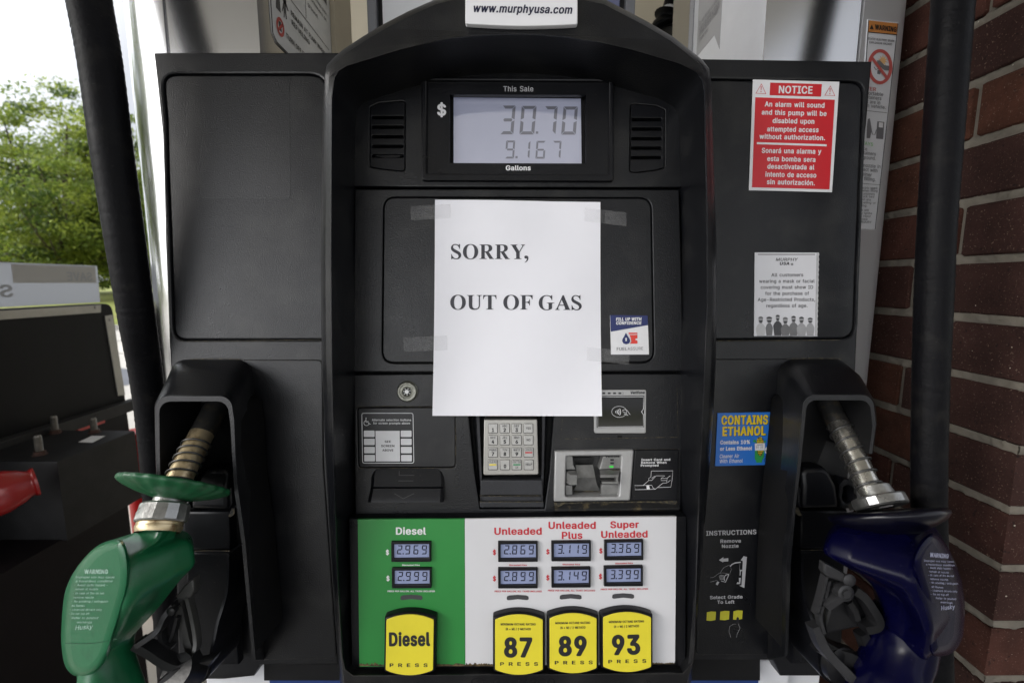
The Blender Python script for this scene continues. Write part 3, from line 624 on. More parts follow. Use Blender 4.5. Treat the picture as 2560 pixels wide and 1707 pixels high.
    'BH': '23/P/@/2/=/7/=1p/?1t/E1x/I1y/p1y/t1x/z1t/|1p/|0l1.0l1/1p111t171x1;1y1b1y1k1u1n1p1n/71l/31f//1b/.1;/.17//11/31//71/0@/}0@/|/7/z/3/t///p/./I/.',
    'BI': '0|/Q0f/10_/./;/./7///1/3///7///Q/1/V/7/Y/;/Z/Z/[/Z1L/;1M/71N/11Q//1V//1p/11t/41v/;1y0_1y0c1x0i1t0k1p0k1V0h1Q0_1M0>1L0>/[0_/Z0c/Y0i/V0k/Q0k/70i/3',
    'BK': '1u/P1h/31b//1^/.11/.1(/2050</|0(/|/7/z/3/t///p/./I/./E///?/3/=/7/=1p/@1u/I1y/p1y/t1x/z1t/|1p/|0s0w1n1%1v1-1y1^1y1b1x1h1t1j1p1h1l0`0d1h/;1j/7',
    'BL': '1O/A/E1x/I1y/p1y/y1u/|1p/|/Z12/Z16/Y1</V1>/Q1>/71;/212/./I/./E///?/3/=/7/=1p/?1t',
    'BM': '2l/Q2I1t2K1p2K/72H/22?/.1t/.1m/11i/51h0T14/61//11(/.0a/.0Y/10U/3/{0T/z/5/v/1/o/./I/./E///?/3/=/7/=1p/@1u/I1y/~1y0*1v0.1t0r0,1Z1t1_1v1f1y2?1y2C1x',
    'BN': '27/H1o/21f/.18/.1//2/|0p/{/5/w/1/p/./I/./E///?/3/=/7/=1p/@1u/I1y/v1y0#1u1208131r171v1>1y1f1y1j1x1p1t1r1p1r/7',
    'BO': '2</R1E/<10/30t/,0Q/+0=/-0&/4/n/=/X/M/O/X/D/j/:0$/40>/30V/50l/90|/B1;/O1O/_1`/o1k0)1u0@1{0_1|0y1z101u1E1k1T1`1e1O1p1>1z1&2#0h2%0Q2#0;1z0&1r/m1e/X1T/G/K0X1N0J1L0?1H091D0,1:/|1*/t0p/r0P/t07/|/}0,/m09/c0?/_0J/Z0Z/X0j/Z0u/_0y/a1,/m18/~1?071B0U1?0p1;0z171*1,1:0y1F0u1H0j1L',
    'BP': '1j/K/B/1/?/3/=/7/=1p/?1t/E1x/I1y0P1y0k1v1&1o1,1l1@1]1J1O1S191U1%1T0o1Q0f1J0U1<0C1+080q000f0-0O0+/|0+/|/7/z/3/t///p/./I/./=/|0V0F0V0S0W0a0[0g0a0n0j0q0s0r0}0q120n1;0h1B0_1H0S1K0F1M/|1M',
    'BR': '1l/L/@1u/I1y0P1y0i1w1,1m1<1b1J1Q1R1=1V1(1R0k1J0W1@0J1<0G1(0;1_/91_/51]/21S/.1(/.0z/20D01/|00/|/7/y/2/p/./I/./E///?/3/=/7/=1p/=/|1M/|0^0I0]0W0^0a0a0i0f0n0l0q0w0s1&0q120n1<0h1C0a1I0S1K0F1M',
    'BS': '1k0#/Q/?/A/O/7/b/2/v/4/{/:/~/>0#/f0#/j/~/p/{/u/l/{/d0%/^0./Y0D/V0P/W0X/Y0e/`0m/g0q/n0s/z0q0%0n0+0a04/h0N/O0^/J0b/>0s/91//=1E/F1W/U1f/i1r0&1z0.1{0L1|0d1z0{1s141g1E1W1M1G1Q131O1/1L1-1E1*0{1*0w1+0p100j1@0a1I0S1N0H1O091O011L0(1H/}1B/y1;/x11/z1(/|1#0,0w010t0C0o0^0h0y0`1-0X190Q1F0F1N0:1S0,1U/y1Q/d1H/Q19/A1&/50g/-0_/,0>/+0#/-/g/4',
    'BT': '1l/E0W/.01/.0(/20$/70$1M/;1M/41O/11R//1V//1p/11t/41v/;1y1M1y1T1v1X1r1Y1V1W1Q1Q1N1M1M0d1M0d/70a/2',
    'BU': '24/W1l1u1o1p1o0-1k/o1`/X1N/E1;/80x/.0Z/+0P/+03/./q/8/]/F/I/[/A/o/>0(/=1p/?1t/E1x/I1y/p1y/t1x/z1t/|1p/|0./~/{0)/n01/e09/`0H/Y0X/X0d/Y0n/]0{/e1&/o1-/}1/0.101r141v1;1y1c1y',
    'BV': '1|/F/)1t//1x/31y/[1y/c1v/g1s0L0$0W0?111s151v1<1y1e1y1i1x1o1t1q1p1o1j0o/60l/20c/.07/.00/10,/4/)1k/&1p',
    'BW': '3./S2}1t3#1p2~1n28/725/22,/.1[/.1W//1Q/31%0j0T/30N//0J/./z/./v///p/3/n/7/(1n/(1r/*1u/31y/Z1y/_1x/e1t05090_1q0d1v0k1y1;1y1?1x1E1t1q092A1t2G1x2K1y2s1y2w1x',
    'BX': '1y/N/*/3/(/7/*/;0(0V/01l/.1p/01t/61x/:1y/f1y/o1u0K1*1)1u121y1]1y1a1x1g1t1i1p1g1l0o0V1l/;1n/71l/31f//1b/.16/.1-/20K0)/i/2/`/./4/./0//',
    'BY': '1x/G07/.0./20+/70+0</)1l/&1p/)1t//1x/31y/`1y/i1u/k1s0J0t0[131-1u161y1b1y1i1v1m1r1l1l0j0<0j/70h/30b//0^/.',
    'BZ': '1g/H1N/21E/./@/./<///6/3/4/7/4/L/6/P0_1M/<1M/61Q/31V/31p/61u/?1y1C1y1G1x1M1t1O1p1O1Z1M1V0%/Z1H/Z1N/V1Q/Q1Q/7',
    'Ba': '1N/a1./21$/.0[/.0T/10P/40H/007/+0*/+/j/+/R/3/E/;/9/G/1/W/./k/2/|/70+/@06/J0=/[0D0)0L0F0N0N0P0O0T0N0^0G0j0C0m0;0o0-0n/~0j/u0d/m0X/d0T/Y0T/80`/40d/40h/>0x/J1)/W12/k1:/}1=0:1>0N1<0`170o100|1%1*0t1/0g100_11/7/?0O0&02/~/y/z/t/w/p/t/m/o/l/f/n/_/s/X/w/V0$/U04/U0=/Y0D/_0K/h0M/n0O/w',
    'Bb': '1`/R/>1v/E1y/k1y/o1x/u1t/w1p/w150-1<071=0L1>0d1;0|10111#150{1@0j1I0P1J0J1L021J/u1A/]1?/X15/I0~/90d/.0L/+01/,/~/1/v/5/q/1/j/./E/./A///;/3/9/7/91p/;1t/G0B/U0L/W0T/[0]/d0e/q0g/w0i/~0j010i0G0e0T0_0_0T0j0L0n0D0o090n030k0(0a/{0T/x0G/v07/y/{/}/o0(/c00/[08/W',
    'Bc': '1Q/l12/M1&/B0z/<0k/30T/-0B/+03/+/u///^/8/O/D/I/J/;/_/3/u/003/40Q/;0g/I0z/]1//c13/x1;071>0H1=0]1;0p130z1.1#1)110x190k1>0^1;0X140U0s0O0g0O0_0S0W0a0O0i0G0m0<0o020m0(0h/{0a/t0T/p0E/n03/p/}/t/p/{/d0+/Z02/V0</U0G/W0O/[0X/d0^/p0a/t0g/v0q/w15/o1</k1=/e19/Y',
    'Bd': '1`/N1>1v1A1t1C1p1C/71A/31;//17/.0n/.0g/10b/50L/,01/+/t/./Z/9/H/I/</Z/3/u/006/30O/<0j/H0{/Y1//t1;011>0E1=0O1<0a150a1p0c1t0i1x0m1y171y/F0:/U0B/V0L/Z0T/c0]/q0`/}0b040`0G0]0T0V0_0L0j0D0n0<0o000n0(0j/{0a/s0T/p0G/n07/p/}/s/q/{/d0+/Z02/V',
    'Be': '1U/`/H0z/]1//i15/w1;061>0N1=0b180s101$1&110t1<0b1A0N1C091C0-1@0&17/~/p/~/o/{/t/l/|/b0*/Z04/V0B/U0K/V0V/^0[/d0a/m0h/q0r/q16/i1=/f1?/a18/Q10/G0}/;0j/10W/,0E/+09/+/~/-/v///^/8/O/D/I/I/;/^/3/t/002/40P/;0f/9/p0L0_0L0Z0X0T0b0L0j0D0n090o010n0(0j/z0b/s0W',
    'Bf': '0e/Y/P///J/2/G/7/G0m/.0n/*0o/#0s.}0w.~15/$19/,1</G1</G1M/J1]/Q1k/[1s/h1{/y2%0,2(0D2&0S1~0Z1z0]1v0S1Y0M1U0I1T0B1T081W011V0-1S0*1M0*1<0I1<0M1;0S170U130U0w0R0r0L0o0*0m0)/50$/1/y/.',
    'Bh': '1X/[/>1v/E1y/k1y/o1x/u1t/w1p/w150,1;0;1=0K1>0X1=0d1:0t141%1+1*1%130t190d1<0N1</719/210/.0f/.0b//0[/30Y/70Y0K0V0Z0O0g0G0l0<0n0/0l0+0h/|0^/x0T/w0I/w/7/u/3/o///k/./E/./A///;/3/9/7/91p/;1t',
    'Bi': '08/:/B///</2/9/7/913/<19/E1</n1</t18/w13/w/7/t/2/k/./@/41f/71p/>1x/K1~/T2$/]2$/i1}/t1w/{1n/}1d/{1[/s1Q/f1J/]1H/T1H/H1K/=1Q/61[',
    'Bk': '1I/P/>1v/E1y/k1y/r1v/v1r/w0]0V180[1;0`1<111<151;1;171=131;1/0J0A1A/;1C/71@/217/.0e/.0^/10X/5/z/y/w/v/w/7/u/3/o///k/./E/./A///;/3/9/7/91p/;1t',
    'Bl': '0D/C/B1x/k1y/r1v/v1r/w/^/y/X/z/W0//X05/U07/Q0=/80:/304/0/z/-/q/-/X/1/G/;/=/K/9/^/91p/<1u',
    'Bm': '2c/r2C/32=//29/.1p/.1l//1f/31d/71d0T1b0`1^0g1W0l1P0n1F0o1@0m1:0g150b120W10/51,/11$/.0Z/.0Q/20N/70N0V0K0b0E0j0@0n040o0,0l0%0h/|0b/x0X/w0N/w/7/u/3/o///k/./E/./</2/9/7/913/;17/A1;/E1</j1</q1:/v16/~1:0/1=0F1?0^1;0p100u1+0|1111191@1=1G1>1Y1?1f1=1|172$15231+2;0z2A0l2D0e2E0V2E/7',
    'Bn': '1X/Y1:/314//10/.0f/.0b//0[/30Y/70Y0K0V0Z0O0g0G0l0<0n0/0l0+0h/|0^/x0T/w0I/w/7/u/3/o///k/./E/./A///;/3/9/7/913/;18/A1;/E1</j1</s19/v140.1;0B1>0K1>0_1<0o160t131(1(120u190b1<0N1</7',
    'Bo': '1[/H1;0j1F0K1H031E/u1=/_1//J0u/80]/.0U/-07/+/x/./]/9/I/I/=/[/2/x/006/30O/=0j/I0z/^10/u1:/}1<0A1>0Z1;0v1/1/0z/F0<0o020m0+0j/{0`/s0R/p0E/n06/p/}/s/r/{/d0+/Z02/V0</U0G/W0O/[0Y/e0a/r0d/}0f030d0E0a0R0Y0_0O0i0G0m',
    'Bp': '1`/P/>.I/;.K/9.O/913/;17/A1;/E1</j1</s19/v14001<0L1>0d1;0|10111#160z1A0h1J0N1L071J/y1I/s1@/Z15/I1#/90d/.0L/+08/+0,/-/w/4/w.O/u.K/o.G/k.F/E.F/G0B/U0L/W0T/[0]/d0e/q0g/w0i/~0j010i0G0e0T0_0_0T0j0L0n0D0o090n030k0(0a/{0T/x0G/v07/y/{/}/o0(/c00/[08/W',
    'Br': '0h/M/A///;/3/9/7/913/;17/A1;/E1</j1</q1:/u160(1<0:1>0Q1>0X1<0[190^150^0t0[0p0U0l0Q0k0;0m0.0i0%0e/|0^/x0V/w0M/w/7/u/3/o///k/./E/.',
    'Bs': '1A/w/L/:/?/F/6/S/1/c/3/g/6/i/;/l/Y/q/d/q/l/l/r/`/x/Y0$/V0-/U0:/V0B/Y0I/`0K/g0I/m0F/r0A/v07/y/u0#/[0+/D0;/;0I/60]/:0m/B0|/M1-/S10/a16/y1=0-1>0G1=0[170l1/0x1#1%0r1+0e1)0a1%0_0|0[0_0V0T0V0L0[0G0e0A0l0;0n000o0(0n/{0k/v0f/t0^/u0X/x0U0%0O010L0L0G0e0?0{001*/|1//i1+/W0~/I0q/<0b/40Y/10D/,04/+/s/+/_/1',
    'Bt': '0W/X0I/20C//0./,/~/,/g/0/Q/;/D/M/?/b/?0m/,0o/#0s.}0w.}13/#18/*1;/.1</?1</?1_/A1d/G1g/K1h/q1h/x1f/{1c/}1_/}1<0=1<0D1:0H150I0w0F0r0=0n/}0m/}/c/~/[0&/W0</X0@/W0F/T0H/Q0N/80L/4',
    'Bu': '1X/Y/;18/A1;/E1</k1</o1;/u17/w13/w/z/y/j0$/^0./X08/W0G/Z0M/_0T/g0W/p0Y/}0Y130[170b1;0f1<101<141;1:181<131</71:/314//10/.0g/.0`/10Z/60G/.03/+0*/+/r/./a/4/[/6/L/B/B/Q/:/f/9/v/913',
    'Bv': '1N/E1A171C131A1/0S/40O/10H/./}/./t/2/q/6/*1//(13/*17/01;/41</[1</`1;/g17050(0_170f1;0j1<171<1;1;',
    'Bw': '2M/X/,17/21;/61</^1</b1;/h18/j130)060C130E180K1;0O1<0v1<0z1;1$171&131A071[131^181d1;1h1<231<2<182>152>111_/31X//1T/.1//.1+//1$/30~/70b040H/<0D/30>//0:/./q/./h/2/d/:/+11/*13',
    'By': '1N/P/<.J/9.M/7.Q/@.m/F.q/J.r/].q/a.r/h.{/q/6/*1//(13/*17/01;/41</[1</`1;/g17060(0a170g1;0k1<171<1@191C131A1/0I.u0A.f0:.]00.R/z.I/a.D/V.D/H.F',
    'Bz': '1I/K10/31*//1%/./@/./<///6/3/4/7/4/L/6/P0<0k/C0k/?0l/90p/70t/713/:18/C1<0~1<1&1;1-181/131/0x1-0s0)/Y1%/Y1*/X10/U12/P12/7',
    'B2': '1o/d/B/2/?/7/?/M/A/Q0;0J0S0d0b0z0e1$0f1.0e1:0a1B0]1G0T1L0K1O0C1P041M0&1A0#18/}1*/y1$/r0~/L0~/H1#/B1(/@1-/C1A/L1U/Z1f/l1q0)1y0?1|0I1|0a1y0y1q1.1f1<1V1E1@1H1/1F0}1A0p1:0a1/0Q0g0,08/Y1@/Y1D/X1J/U1L/P1L/71J/31D//1@/./K/.',
    'B.': '0C/@0*/I0%/>/z/4/m/./d/,/Y/,/M/./A/5/:/@/8/K/:/T/?/]/B/`/O/g/d/h/o/f/z/`0&/T',
    'B,': '0C/;/5.T/2.Y/@/V/C/]/I/a/M/b/v/b0#/^0&/X/f.U/`.Q/[.P/>.P',
    'B/': '0c/<0P2(0V2#0X1{/b.n/_.i/U.f/2.f/..g/(.j/%.o/y1|/|2%0*2)0L2)',
    'B(': '0o/K0P2,0W2(0X1~0B1J0:1.040n000V0/0802/o09/W0F/20Y.e0V.`0M.]0).]/{.`/v.g/b/4/X/M/P/i/M0#/L07/M0Y/Q0u/]1A/l1k/y2&/}2*0)2-',
    'B)': '0o/M/;2,/b2-/i2*/m2&/z1k0)1T0/1A051,0>0X0?0B0>0$0:/j04/O0)/3/{.{/n.d/i._/b.]/>.]/5.`/2.e/H/</R/X/X/p/]08/[0V/W0p/Q1./?1c/21~/42(',
    'B+': '1o/N/>0E/A0K/J0N0(0N0(1,0*10001404150W150a110d1,0d0O1@0N1G0L1J0I1L0E1L0-1I0(1@0#0d0#0d/G0b/C0[/?0W/>04/>0+/B0(/G0(0#/J0#/C0&/@0)/>0-',
    'B$': '1k/o062A0Q2A0Z2=0^280^1{0{1s141g1E1V1M1G1Q131N1.1E1*0x1+0p100j1@0a1I0^1I0^0h0y0`1-0X1?0L1F0E1N0:1S0,1U/w1Q/d1H/P19/A1&/50g/-0^/,0].n0X.i0Q.g06.g0-.k0*.p0*/,/g/4/P/@/A/O/7/b/2/v/5/|/>0#/f0#/j/~/p/{/t/n/{/d0%/^0*/]0*0D/d0P/J0b/>0s/911/=1E/F1X/U1f/i1r0)1z0+2:0/2?/70^/]0e/`0m/g0q/n0s/x0q0%0n0+0h000_05/50*1I/}1B/y1;/x14/z1(/}0}0)0x',
    'Bá': '1N/a1./21$/.0[/.0T/10P/40H/007/+0*/+/j/+/R/3/E/;/9/G/1/W/./k/2/|/70+/@06/J0=/[0D0)0L0F0N0N0P0O0T0N0^0G0j0C0m0;0o0-0n/~0j/u0d/m0X/d0T/Y0T/80`/40d/40h/>0x/J1)/W12/k1:/}1=0:1>0N1<0`170o100|1%1*0t1/0g100_11/7/?0O0&02/~/y/z/t/w/p/t/m/o/l/f/n/_/s/X/w/V0$/U04/U0=/Y0D/_0K/h0M/n0O/w/<0m1~0o1z0m1w0J1E0A1B/}1B/y1C/s1G/r1L0-1y012$0:2(0c2(0g2&',
    'Bó': '1[/H1;0j1F0K1H031E/u1=/_1//J0u/80]/.0U/-07/+/x/./]/9/I/I/=/[/2/x/006/30O/=0j/I0z/^10/u1:/}1<0A1>0Z1;0v1/1/0z/F0<0o020m0+0j/{0`/s0R/p0E/n06/p/}/s/r/{/d0+/Z02/V0</U0G/W0O/[0Y/e0a/r0d/}0f030d0E0a0R0Y0_0O0i0G0m/<0v1~0x1z0v1w0S1E0J1B0+1B0&1C/|1G/{1L061y0:2$0C2(0l2(0p2&',
    'HA': '2,/I.{/7.y/<.{/B/}1o0(1u051y0c1y0l1w0r1t0w1n1x/B1z/<1x/71s/21f/.1</.1//21*/61(/90n/o0+/o/r/9/m/4/g/0/^/./2/./$/2/10K0i0?0G0X0G',
    'HC': '2;/s1g1U1q1G1{162#0~1|0x1x0u1k0q1B0q190s100y1%130u1?0o1B0a1F0Z1F0N1E0B1@04160*1&/}0n/{0V/}0<0+0#06/q0A/h0O/b0Z/a0a/a0o/e0u/h1%/t100.19041B061k061t041z011}0-2#0)1z/q1q/`1g/R1^/J1F/:1-/10m/,0F/,0</-0+/2/i/=/X/H/G/Y/;/l/10%/,0</*0Q/,0h/11%/91:/G1N/W1_/i1j0(1u0C1{0a1|1+1w1?1p1T1e',
    'HD': '27/H/7/5/4/</41k/71r/?1w/H1y0O1y0b1x1#1q1;1h1X1R1j1;1r1*1x0l1z0V1x0<1s0&1k/n1^/Z1L/K1:/?0z/50c/10H/./H/./?/0/<0*/c0S/e0d/k0q/t0{0(1&0<1*0U1(0k0|1$0q140e1<0U1B0?1E0*1D',
    'HE': '1h/U/9/4/6/7/4/</41k/71q/?1w/H1y181y1A1w1G1s1J1p1L1k1L1R1I1L1A1G181E0*1D0*0o100o190m1?0j1C0e1D0H1B0C1?0@190<100:0*0:0*/d1:/c1C/a1I/^1N/W1N/<1K/61C/01:/./H/./?/0',
    'HF': '1d/N/;/2/6/7/4/</41k/71q/?1w/H1y171y1@1w1F1s1I1p1K1k1K1R1H1L1@1G171E0*1D0*0l1+0l140j1:0f1>0a1?0E1<0?140:1+080*080*/<0&/6/z/0/q/./H/.',
    'HG': '2@/{/F/Y/9/n/10%/,0</*0Q/,0h/11%/91:/F1N/X1`/h1j0&1u0<1z0Q1|0o1{1-1v1F1m1V1c1f1U1r1F1z162$1#2#0|1}0x1u0s1l0q1B0q190s100y1$130y1:0m1B0b1E0Y1F0N1E0B1@04160)1%/}0k/{0V/}0<0*0%04/r0A/h0M/c0W/a0h/c0q/f0|/n1*/y100-0^0.0T000N030K070I0<0I0S0K0X0P0^0^0b1n0b1w0`1}0]2$0X2&0S2&091~/y1r/`1]/I1G/:1&//0b/,0@/-0#/4/i/>/W/I',
    'HH': '2>/R/7/5/4/</41k/71r/?1w/H1y/q1y/z1w0&1q0*1k0+0p1%0p1%1k1)1q111w1:1y1c1y1l1w1t1r1w1k1w/<1t/51l/01c/.1:/.11/01)/61%/<1$0<0*0<0*/<0&/6/z/0/q/./H/./?/0',
    'HI': '1,/R0m/20`/./:/./-/2/(/7/%/</%/U/)/[/-/`/7/c/Q/d/Q1D/41F/-1H/(1M/%1R/%1k/(1p/-1u/:1y0`1y0m1u0r1p0t1k0t1R0q1L0m1H0c1E0G1D0G/d0d/c0m/`0q/[0t/U0t/<0r/7',
    'HL': '1Z/D/?1w/H1y/q1y/~1u0&1r0)1n0*/c13/c1</a1D/[1G/U1G/<1E/71B/31</013/./H/./;/2/6/7/4/</41k/71r',
    'HN': '2B/P1x/51p/01g/.17/.1./01(/31#/80*0S0*/<0(/7/~/2/q/./H/./?/0/7/5/4/</41k/71r/?1w/H1y/w1y0$1w0+1t001n1)0S1)1k1+1p101u1=1y1g1y1p1w1x1r1{1k1{/<',
    'HO': '2G/T1{1:2(1%2*0w2-0k2/0U2-0<2(0%1y/l1m/Y1[/H1K/=15/40u/-0O/,09/./|/5/g/>/X/H/G/Y/9/n/00*/,0</*0Q/,0k/11%/91:/G1N/W1_/i1j0#1t0B1{0a1|0u1z1+1w151t1K1j1]1_1m1N/F0Y/a0e/b0p/f1#/r1/0%1609190Q160n1/1%1$140s1?0e1E0Y1F0N1E0D1A04160*1&/}0n/{0V/}090*0$03/s0A/h0N/b',
    'HP': '1u/M/;/2/6/7/4/</41k/71q/?1w/H1y0Q1y0f1w0o1v1,1n111l1C1`1H1[1U1J1[191_1$1]0n1Z0e1S0T1I0F1C0@11050o0+0P0(0*0&0*/<0&/6/z/0/q/./H/./=0*0[0D0[0Q0]0Y0_0`0c0e0j0h0s0i0|0h1/0d180`1=0Y1A0Q1C0D1E0*1D',
    'HR': '1w/U/91s/?1w/H1y0R1y0k1w0x1t121l1B1a1H1[1S1N1[1;1`1%1]0o1[0h1R0U1C0D130:1h/>1h/91f/51^/01T/.1&/.0u/20q/60n/:0>0-0*0,0*/<0(/70$/4/z/0/q/./H/./?/0/7/6/4/</41k/61p/<0*1D0*0b0Q0b0Z0d0a0h0d0l0h0t0j1%0h1/0e170`1>0Z1A0R1C0D1E',
    'HS': '1v0%/9/P/./d/)/y/,0#/40)/=0+/g0+/p0)/x0#/{/{/~/p0,/e03/b0>/`0N/a0V/b0^/f0d/k0h/r0j/z0h0&0f0+0Z02/c0J/J0Y/B0`/50q/01-/41C/>1V/N1e/h1s0)1z0M1|0f1z1$1r1;1f1M1U1V1D1Z111X1,1U1)1L1$1F1#0z1#0q1$0h1+0a1;0[1@0R1E0L1F0>1G061E0/1A0*1=0&170%120(1&0*0~0/0{080w0~0d130[1F0O1N0H1T0@1W0<1]0.1_/{1^/t1Z/f1S/W1P/R1F/G1@/B1-/60}/20e/-0</+/}/-/b/5/J/@',
    'HT': '1w/I0X/.0-///~/2/z/5/x/9/w1D/:1E/-1H/)1L/%1P/%1k/(1p/-1u/:1y1N1y1[1u1`1r1b1n1c1R1a1M1[1H1N1E0m1D0m/<0k/70h/30b/0',
    'HU': '2?/^1u1r1x1k1x0.1t/q1i/Z1Z/K1P/C1</70z/.0]/+0N/+07/-0)/0/k/9/U/F/P/K/B/Z/9/m/6/v/40./41k/71r/?1w/H1y/q1y/~1u0(1p0*1k0*000,0$01/s08/k0A/e0K/b0T/a0d/c0k/f0r/j0z/s1#0$1%001%1k1(1p1-1u1:1y1d1y1m1w',
    'HV': '2,/H.{1p/$1u/21y/]1y/f1w/o1q/q1n0L0?1&1n1*1q121w1;1y1f1y1s1u1x1p1z1k1x1e0x/90s/30m/00d/.06/.0)/2/~/8.{1f.y1k',
    'HW': '39/[3,1n3,1h2A/;2</426/02-/.1Z/.1Q/01I/51F/;1%0J0`/;0]/50T/00K/./y/./p/0/h/6/e/;.z1h.z1n.~1s/)1w/21y/[1y/e1w/m1r/p1m050Z0U1m0Z1s0a1w0j1y1<1y1E1w1M1q1P1m1q0Z261m291r2A1w2J1y2t1y3%1u3*1r',
    'Ha': '1Y/e17/51//01%/.0Z/.0N/108/,/v/+/e/,/P/2/>/=/1/I/-/P/(/Z/$/l/(/}/.0./507/D0A/W0I0&0Q0D0S0F0T0F0U0E0[0A0e0>0h090i020i0)0f/}0a/t0T/n0Q/h0O/X0O/60X/-0_/+0c/*0e/,0k/60y/C1+/Q14/g1<0$1@0<1@0U1=0e190u121#1+1)1%110v190d1:0U1:/</=0F/}03/{0#/x/y/u/v/q/u/l/u/f/w/c/z/`0%/^0//^06/a0</e0B/l0E/t',
    'Hc': '1]/o/+0R/20g/80o/A0{/W12/t1<061@0O1?0f1;1#10150}1:0w1B0k1F0a1F0Z1B0U180P0t0J0h0J0_0K0X0O0T0S0O0_0H0d0=0h070h010e0(0^/}0S/y0C/w04/y0&/}/t0(/i0./c05/`0=/_0H/b0P/i0U/u0[/z0f/~0r/~16/w1@/s1D/p1F/l1F/g1B/[1:/N1./C1%/=0p/40V/-0C/+01/+/y/-/o/0/W/9/H/E/A/K/2/a/+/t/&04',
    'Hd': '1k/N1G1t1J1p1L1k1L/<1J/71E/218/.0m/.0`/20N/,00/+/p/./S/;/@/K/3/]/*/t/&04/*0L/10e/60o/@0|/S10/m1<001@0K1?0W1<0W1k0Y1p0_1u0l1y181y1A1w/G09/_0@/`0F/b0N/k0S/v0V0&0X050V0D0S0S0Q0V0L0_0F0e0@0h0:0i050h0/0e0(0_/~0V/y0I/w08/y0&/|/t/~/p0(/i0./c',
    'He': '1a/_/@0{/U10/^14/s1<051@0O1?0c1;0y121)1*101#190u1E0b1J0N1L0:1L0.1I0&1A/}18/{/y/{/}/p0)/g02/a0>/^0F/_0N/d0Z/s0f/x0v/x1</p1C/l1H/g1G/b1A/S18/I1&/;0o/20Y/,08/+/z/-/n/1/U/;/A/K/4/]/+/t/*/z/&06/+0Q/20f/8/{0Q0R0Q0S0R0Q0W0I0b0E0f0;0i0/0f0*0b/}0W',
    'Hf': '0p/]/L///C/4/@/7/>/</>0g/&0i.{0l.w0o.t0v.u14.y19/&1=/>1?/>1J/A1Y/H1g/S1q/b1y/u2%0*2(0E2%0Y1}0c1w0f1q0_1W0[1S0W1O0P1M0A1L061N041J031?0M1>0W1;0[170_110_0v0[0o0S0j0J0h030g02/900/50,/2/z/./R/.',
    'Hh': '1d/Y/71u/D1y/l1y/u1w/{1s0#1n0$1<0@1@0L1@0a1>0z15111(1:0v1B0f1E0N1E/<1C/71@/41:/011/.0e/.0W/20R/70P/<0P0L0M0Y0H0b0B0g0<0h050g0/0b0*0[0%0Q0$/</~/7/y/2/l/./D/./;/0/3/6/0/</01k/21p',
    'Hi': '0C/@/>1=/D1>/l1>/y1;/}170#140$/</~/7/{/4/r///l/./D/./7/2/3/5/1/9/011/216/519/B/+1b/.1l/21r/:1x/C1|/O2#/^2$/n1|/{1v0)1j0+1`0(1T/~1M/x1I/j1B/^1@/S1@/C1D/61J/-1V',
    'Hl': '0O/I/>1x/D1y/l1y/y1u/}1r0#1n0$/f0%/b0-/a06/`0</[0@/V0F/=0C/60;/100///|/-/o/-/V/1/O/4/A/</;/B/4/N/0/a/01k/21p/51s',
    'Hn': '1d/X/317/;1</D1>/k1>/t1</z190,1=0@1@0L1@0a1>0t180}13101(1;0t1A0d1E0N1E/<1B/51:/011/.0e/.0W/20R/70P/<0P0L0M0Y0H0b0B0g0<0h050g0/0b0*0[0%0Q0$/</~/7/y/2/l/./D/./;/0/3/5/0/</011',
    'Ho': '1g/M1Q041M/t1F/a17/K12/F0{/90b//0B/+06/+/t/./^/6/U/;/A/K/2/a/+/t/&07/*0Q/20g/A0{/H1%/W12/o1;0$1>061@0B1@0_1<0v140}10170{1E0h1M0Q/E0:0h050g0.0d0(0^/}0S/y0C/w04/y0&/|/u0(/i01/b07/_0=/_0H/c0R/l0V/t0Z0$0]070Z0C0W0Q0P0]0H0d0B0g',
    'Hr': '0s/L/;/0/3/5/0/</011/216/71;/D1>/k1>/x1;0%1>091@0R1@0`1<0e170g130g0s0d0m0`0i0U0f0H0e0<0g030d0/0b0*0^0%0T0$/</~/7/y/2/l/./D/.',
    'Hs': '1L/x/7/G/-/V/(/f/)/i/+/l/4/r/X/y/h/x/o/u/s/q/z/e0#/a0//^07/_0</b0@/e0B/i0A/n0</s04/v/q/|/V0)/B04/;0;/20I/-0^/10m/90|/F1./[18/p1>0+1@0D1@0N1>0g160s101$1#1/0r140d130b110^1(0X0`0Q0R0Q0G0V0;0g070i020i0+0h0%0f0#0c/}0_/~0Y0$0W0+0T060P0P0L0o0A1$071+01130#18/k15/[12/V1+/K0y/>0d/30M/-06/+/w/+/l/-/Y/2/G/:',
    'Ht': '0c/Y0P/30E//0//-/}/-/c/0/[/3/J/=/F/@/;/P/6/e/60g/#0j.w0o.t0v.t11.v16.{1;/*1>/61?/61^/91a/=1e/J1i/r1i/{1g0%1c0*1^0+1?0D1=0M190Q140R0v0O0o0K0l0B0i0+0g0,/a0A/a0J/^0N/Y0Q/U0W/=0U/8',
    'Hu': '1d/[/317/;1</D1>/l1>/y1;/~160$110$/|0%/v0(/m0,/e03/a0:/a0A/b0F/f0K/l0N/u0P0#0P110R160W1;0e1>111>1:1<1B171E111E/<1B/61:/011/.0f/.0]/00W/30I/.05/,0(/,/p/./[/4/R/9/D/D/9/S/3/c/2/i/0/x/011',
    'H0': '1z/O0n/00c/.0K/,06/-/y/0/^/>/H/Q/8/n/4/~//0;/.0N//0l/41)/817/H1T/V1c/`1k/y1w0?1|0K1|0j1x1)1l1.1i1C1T1Q1;1W1)1[0l1^0Q1X0)1Q/l1C/R15/D1,/</F0D1G0A1G0:1C021:0+1*0#0n/~0M0#090)0%00/p0:/e0A/a0G/a0J/a0Q/e0Y/n0b/~0g080i0U0g0o0c1%0Z180Q1C0J1G',
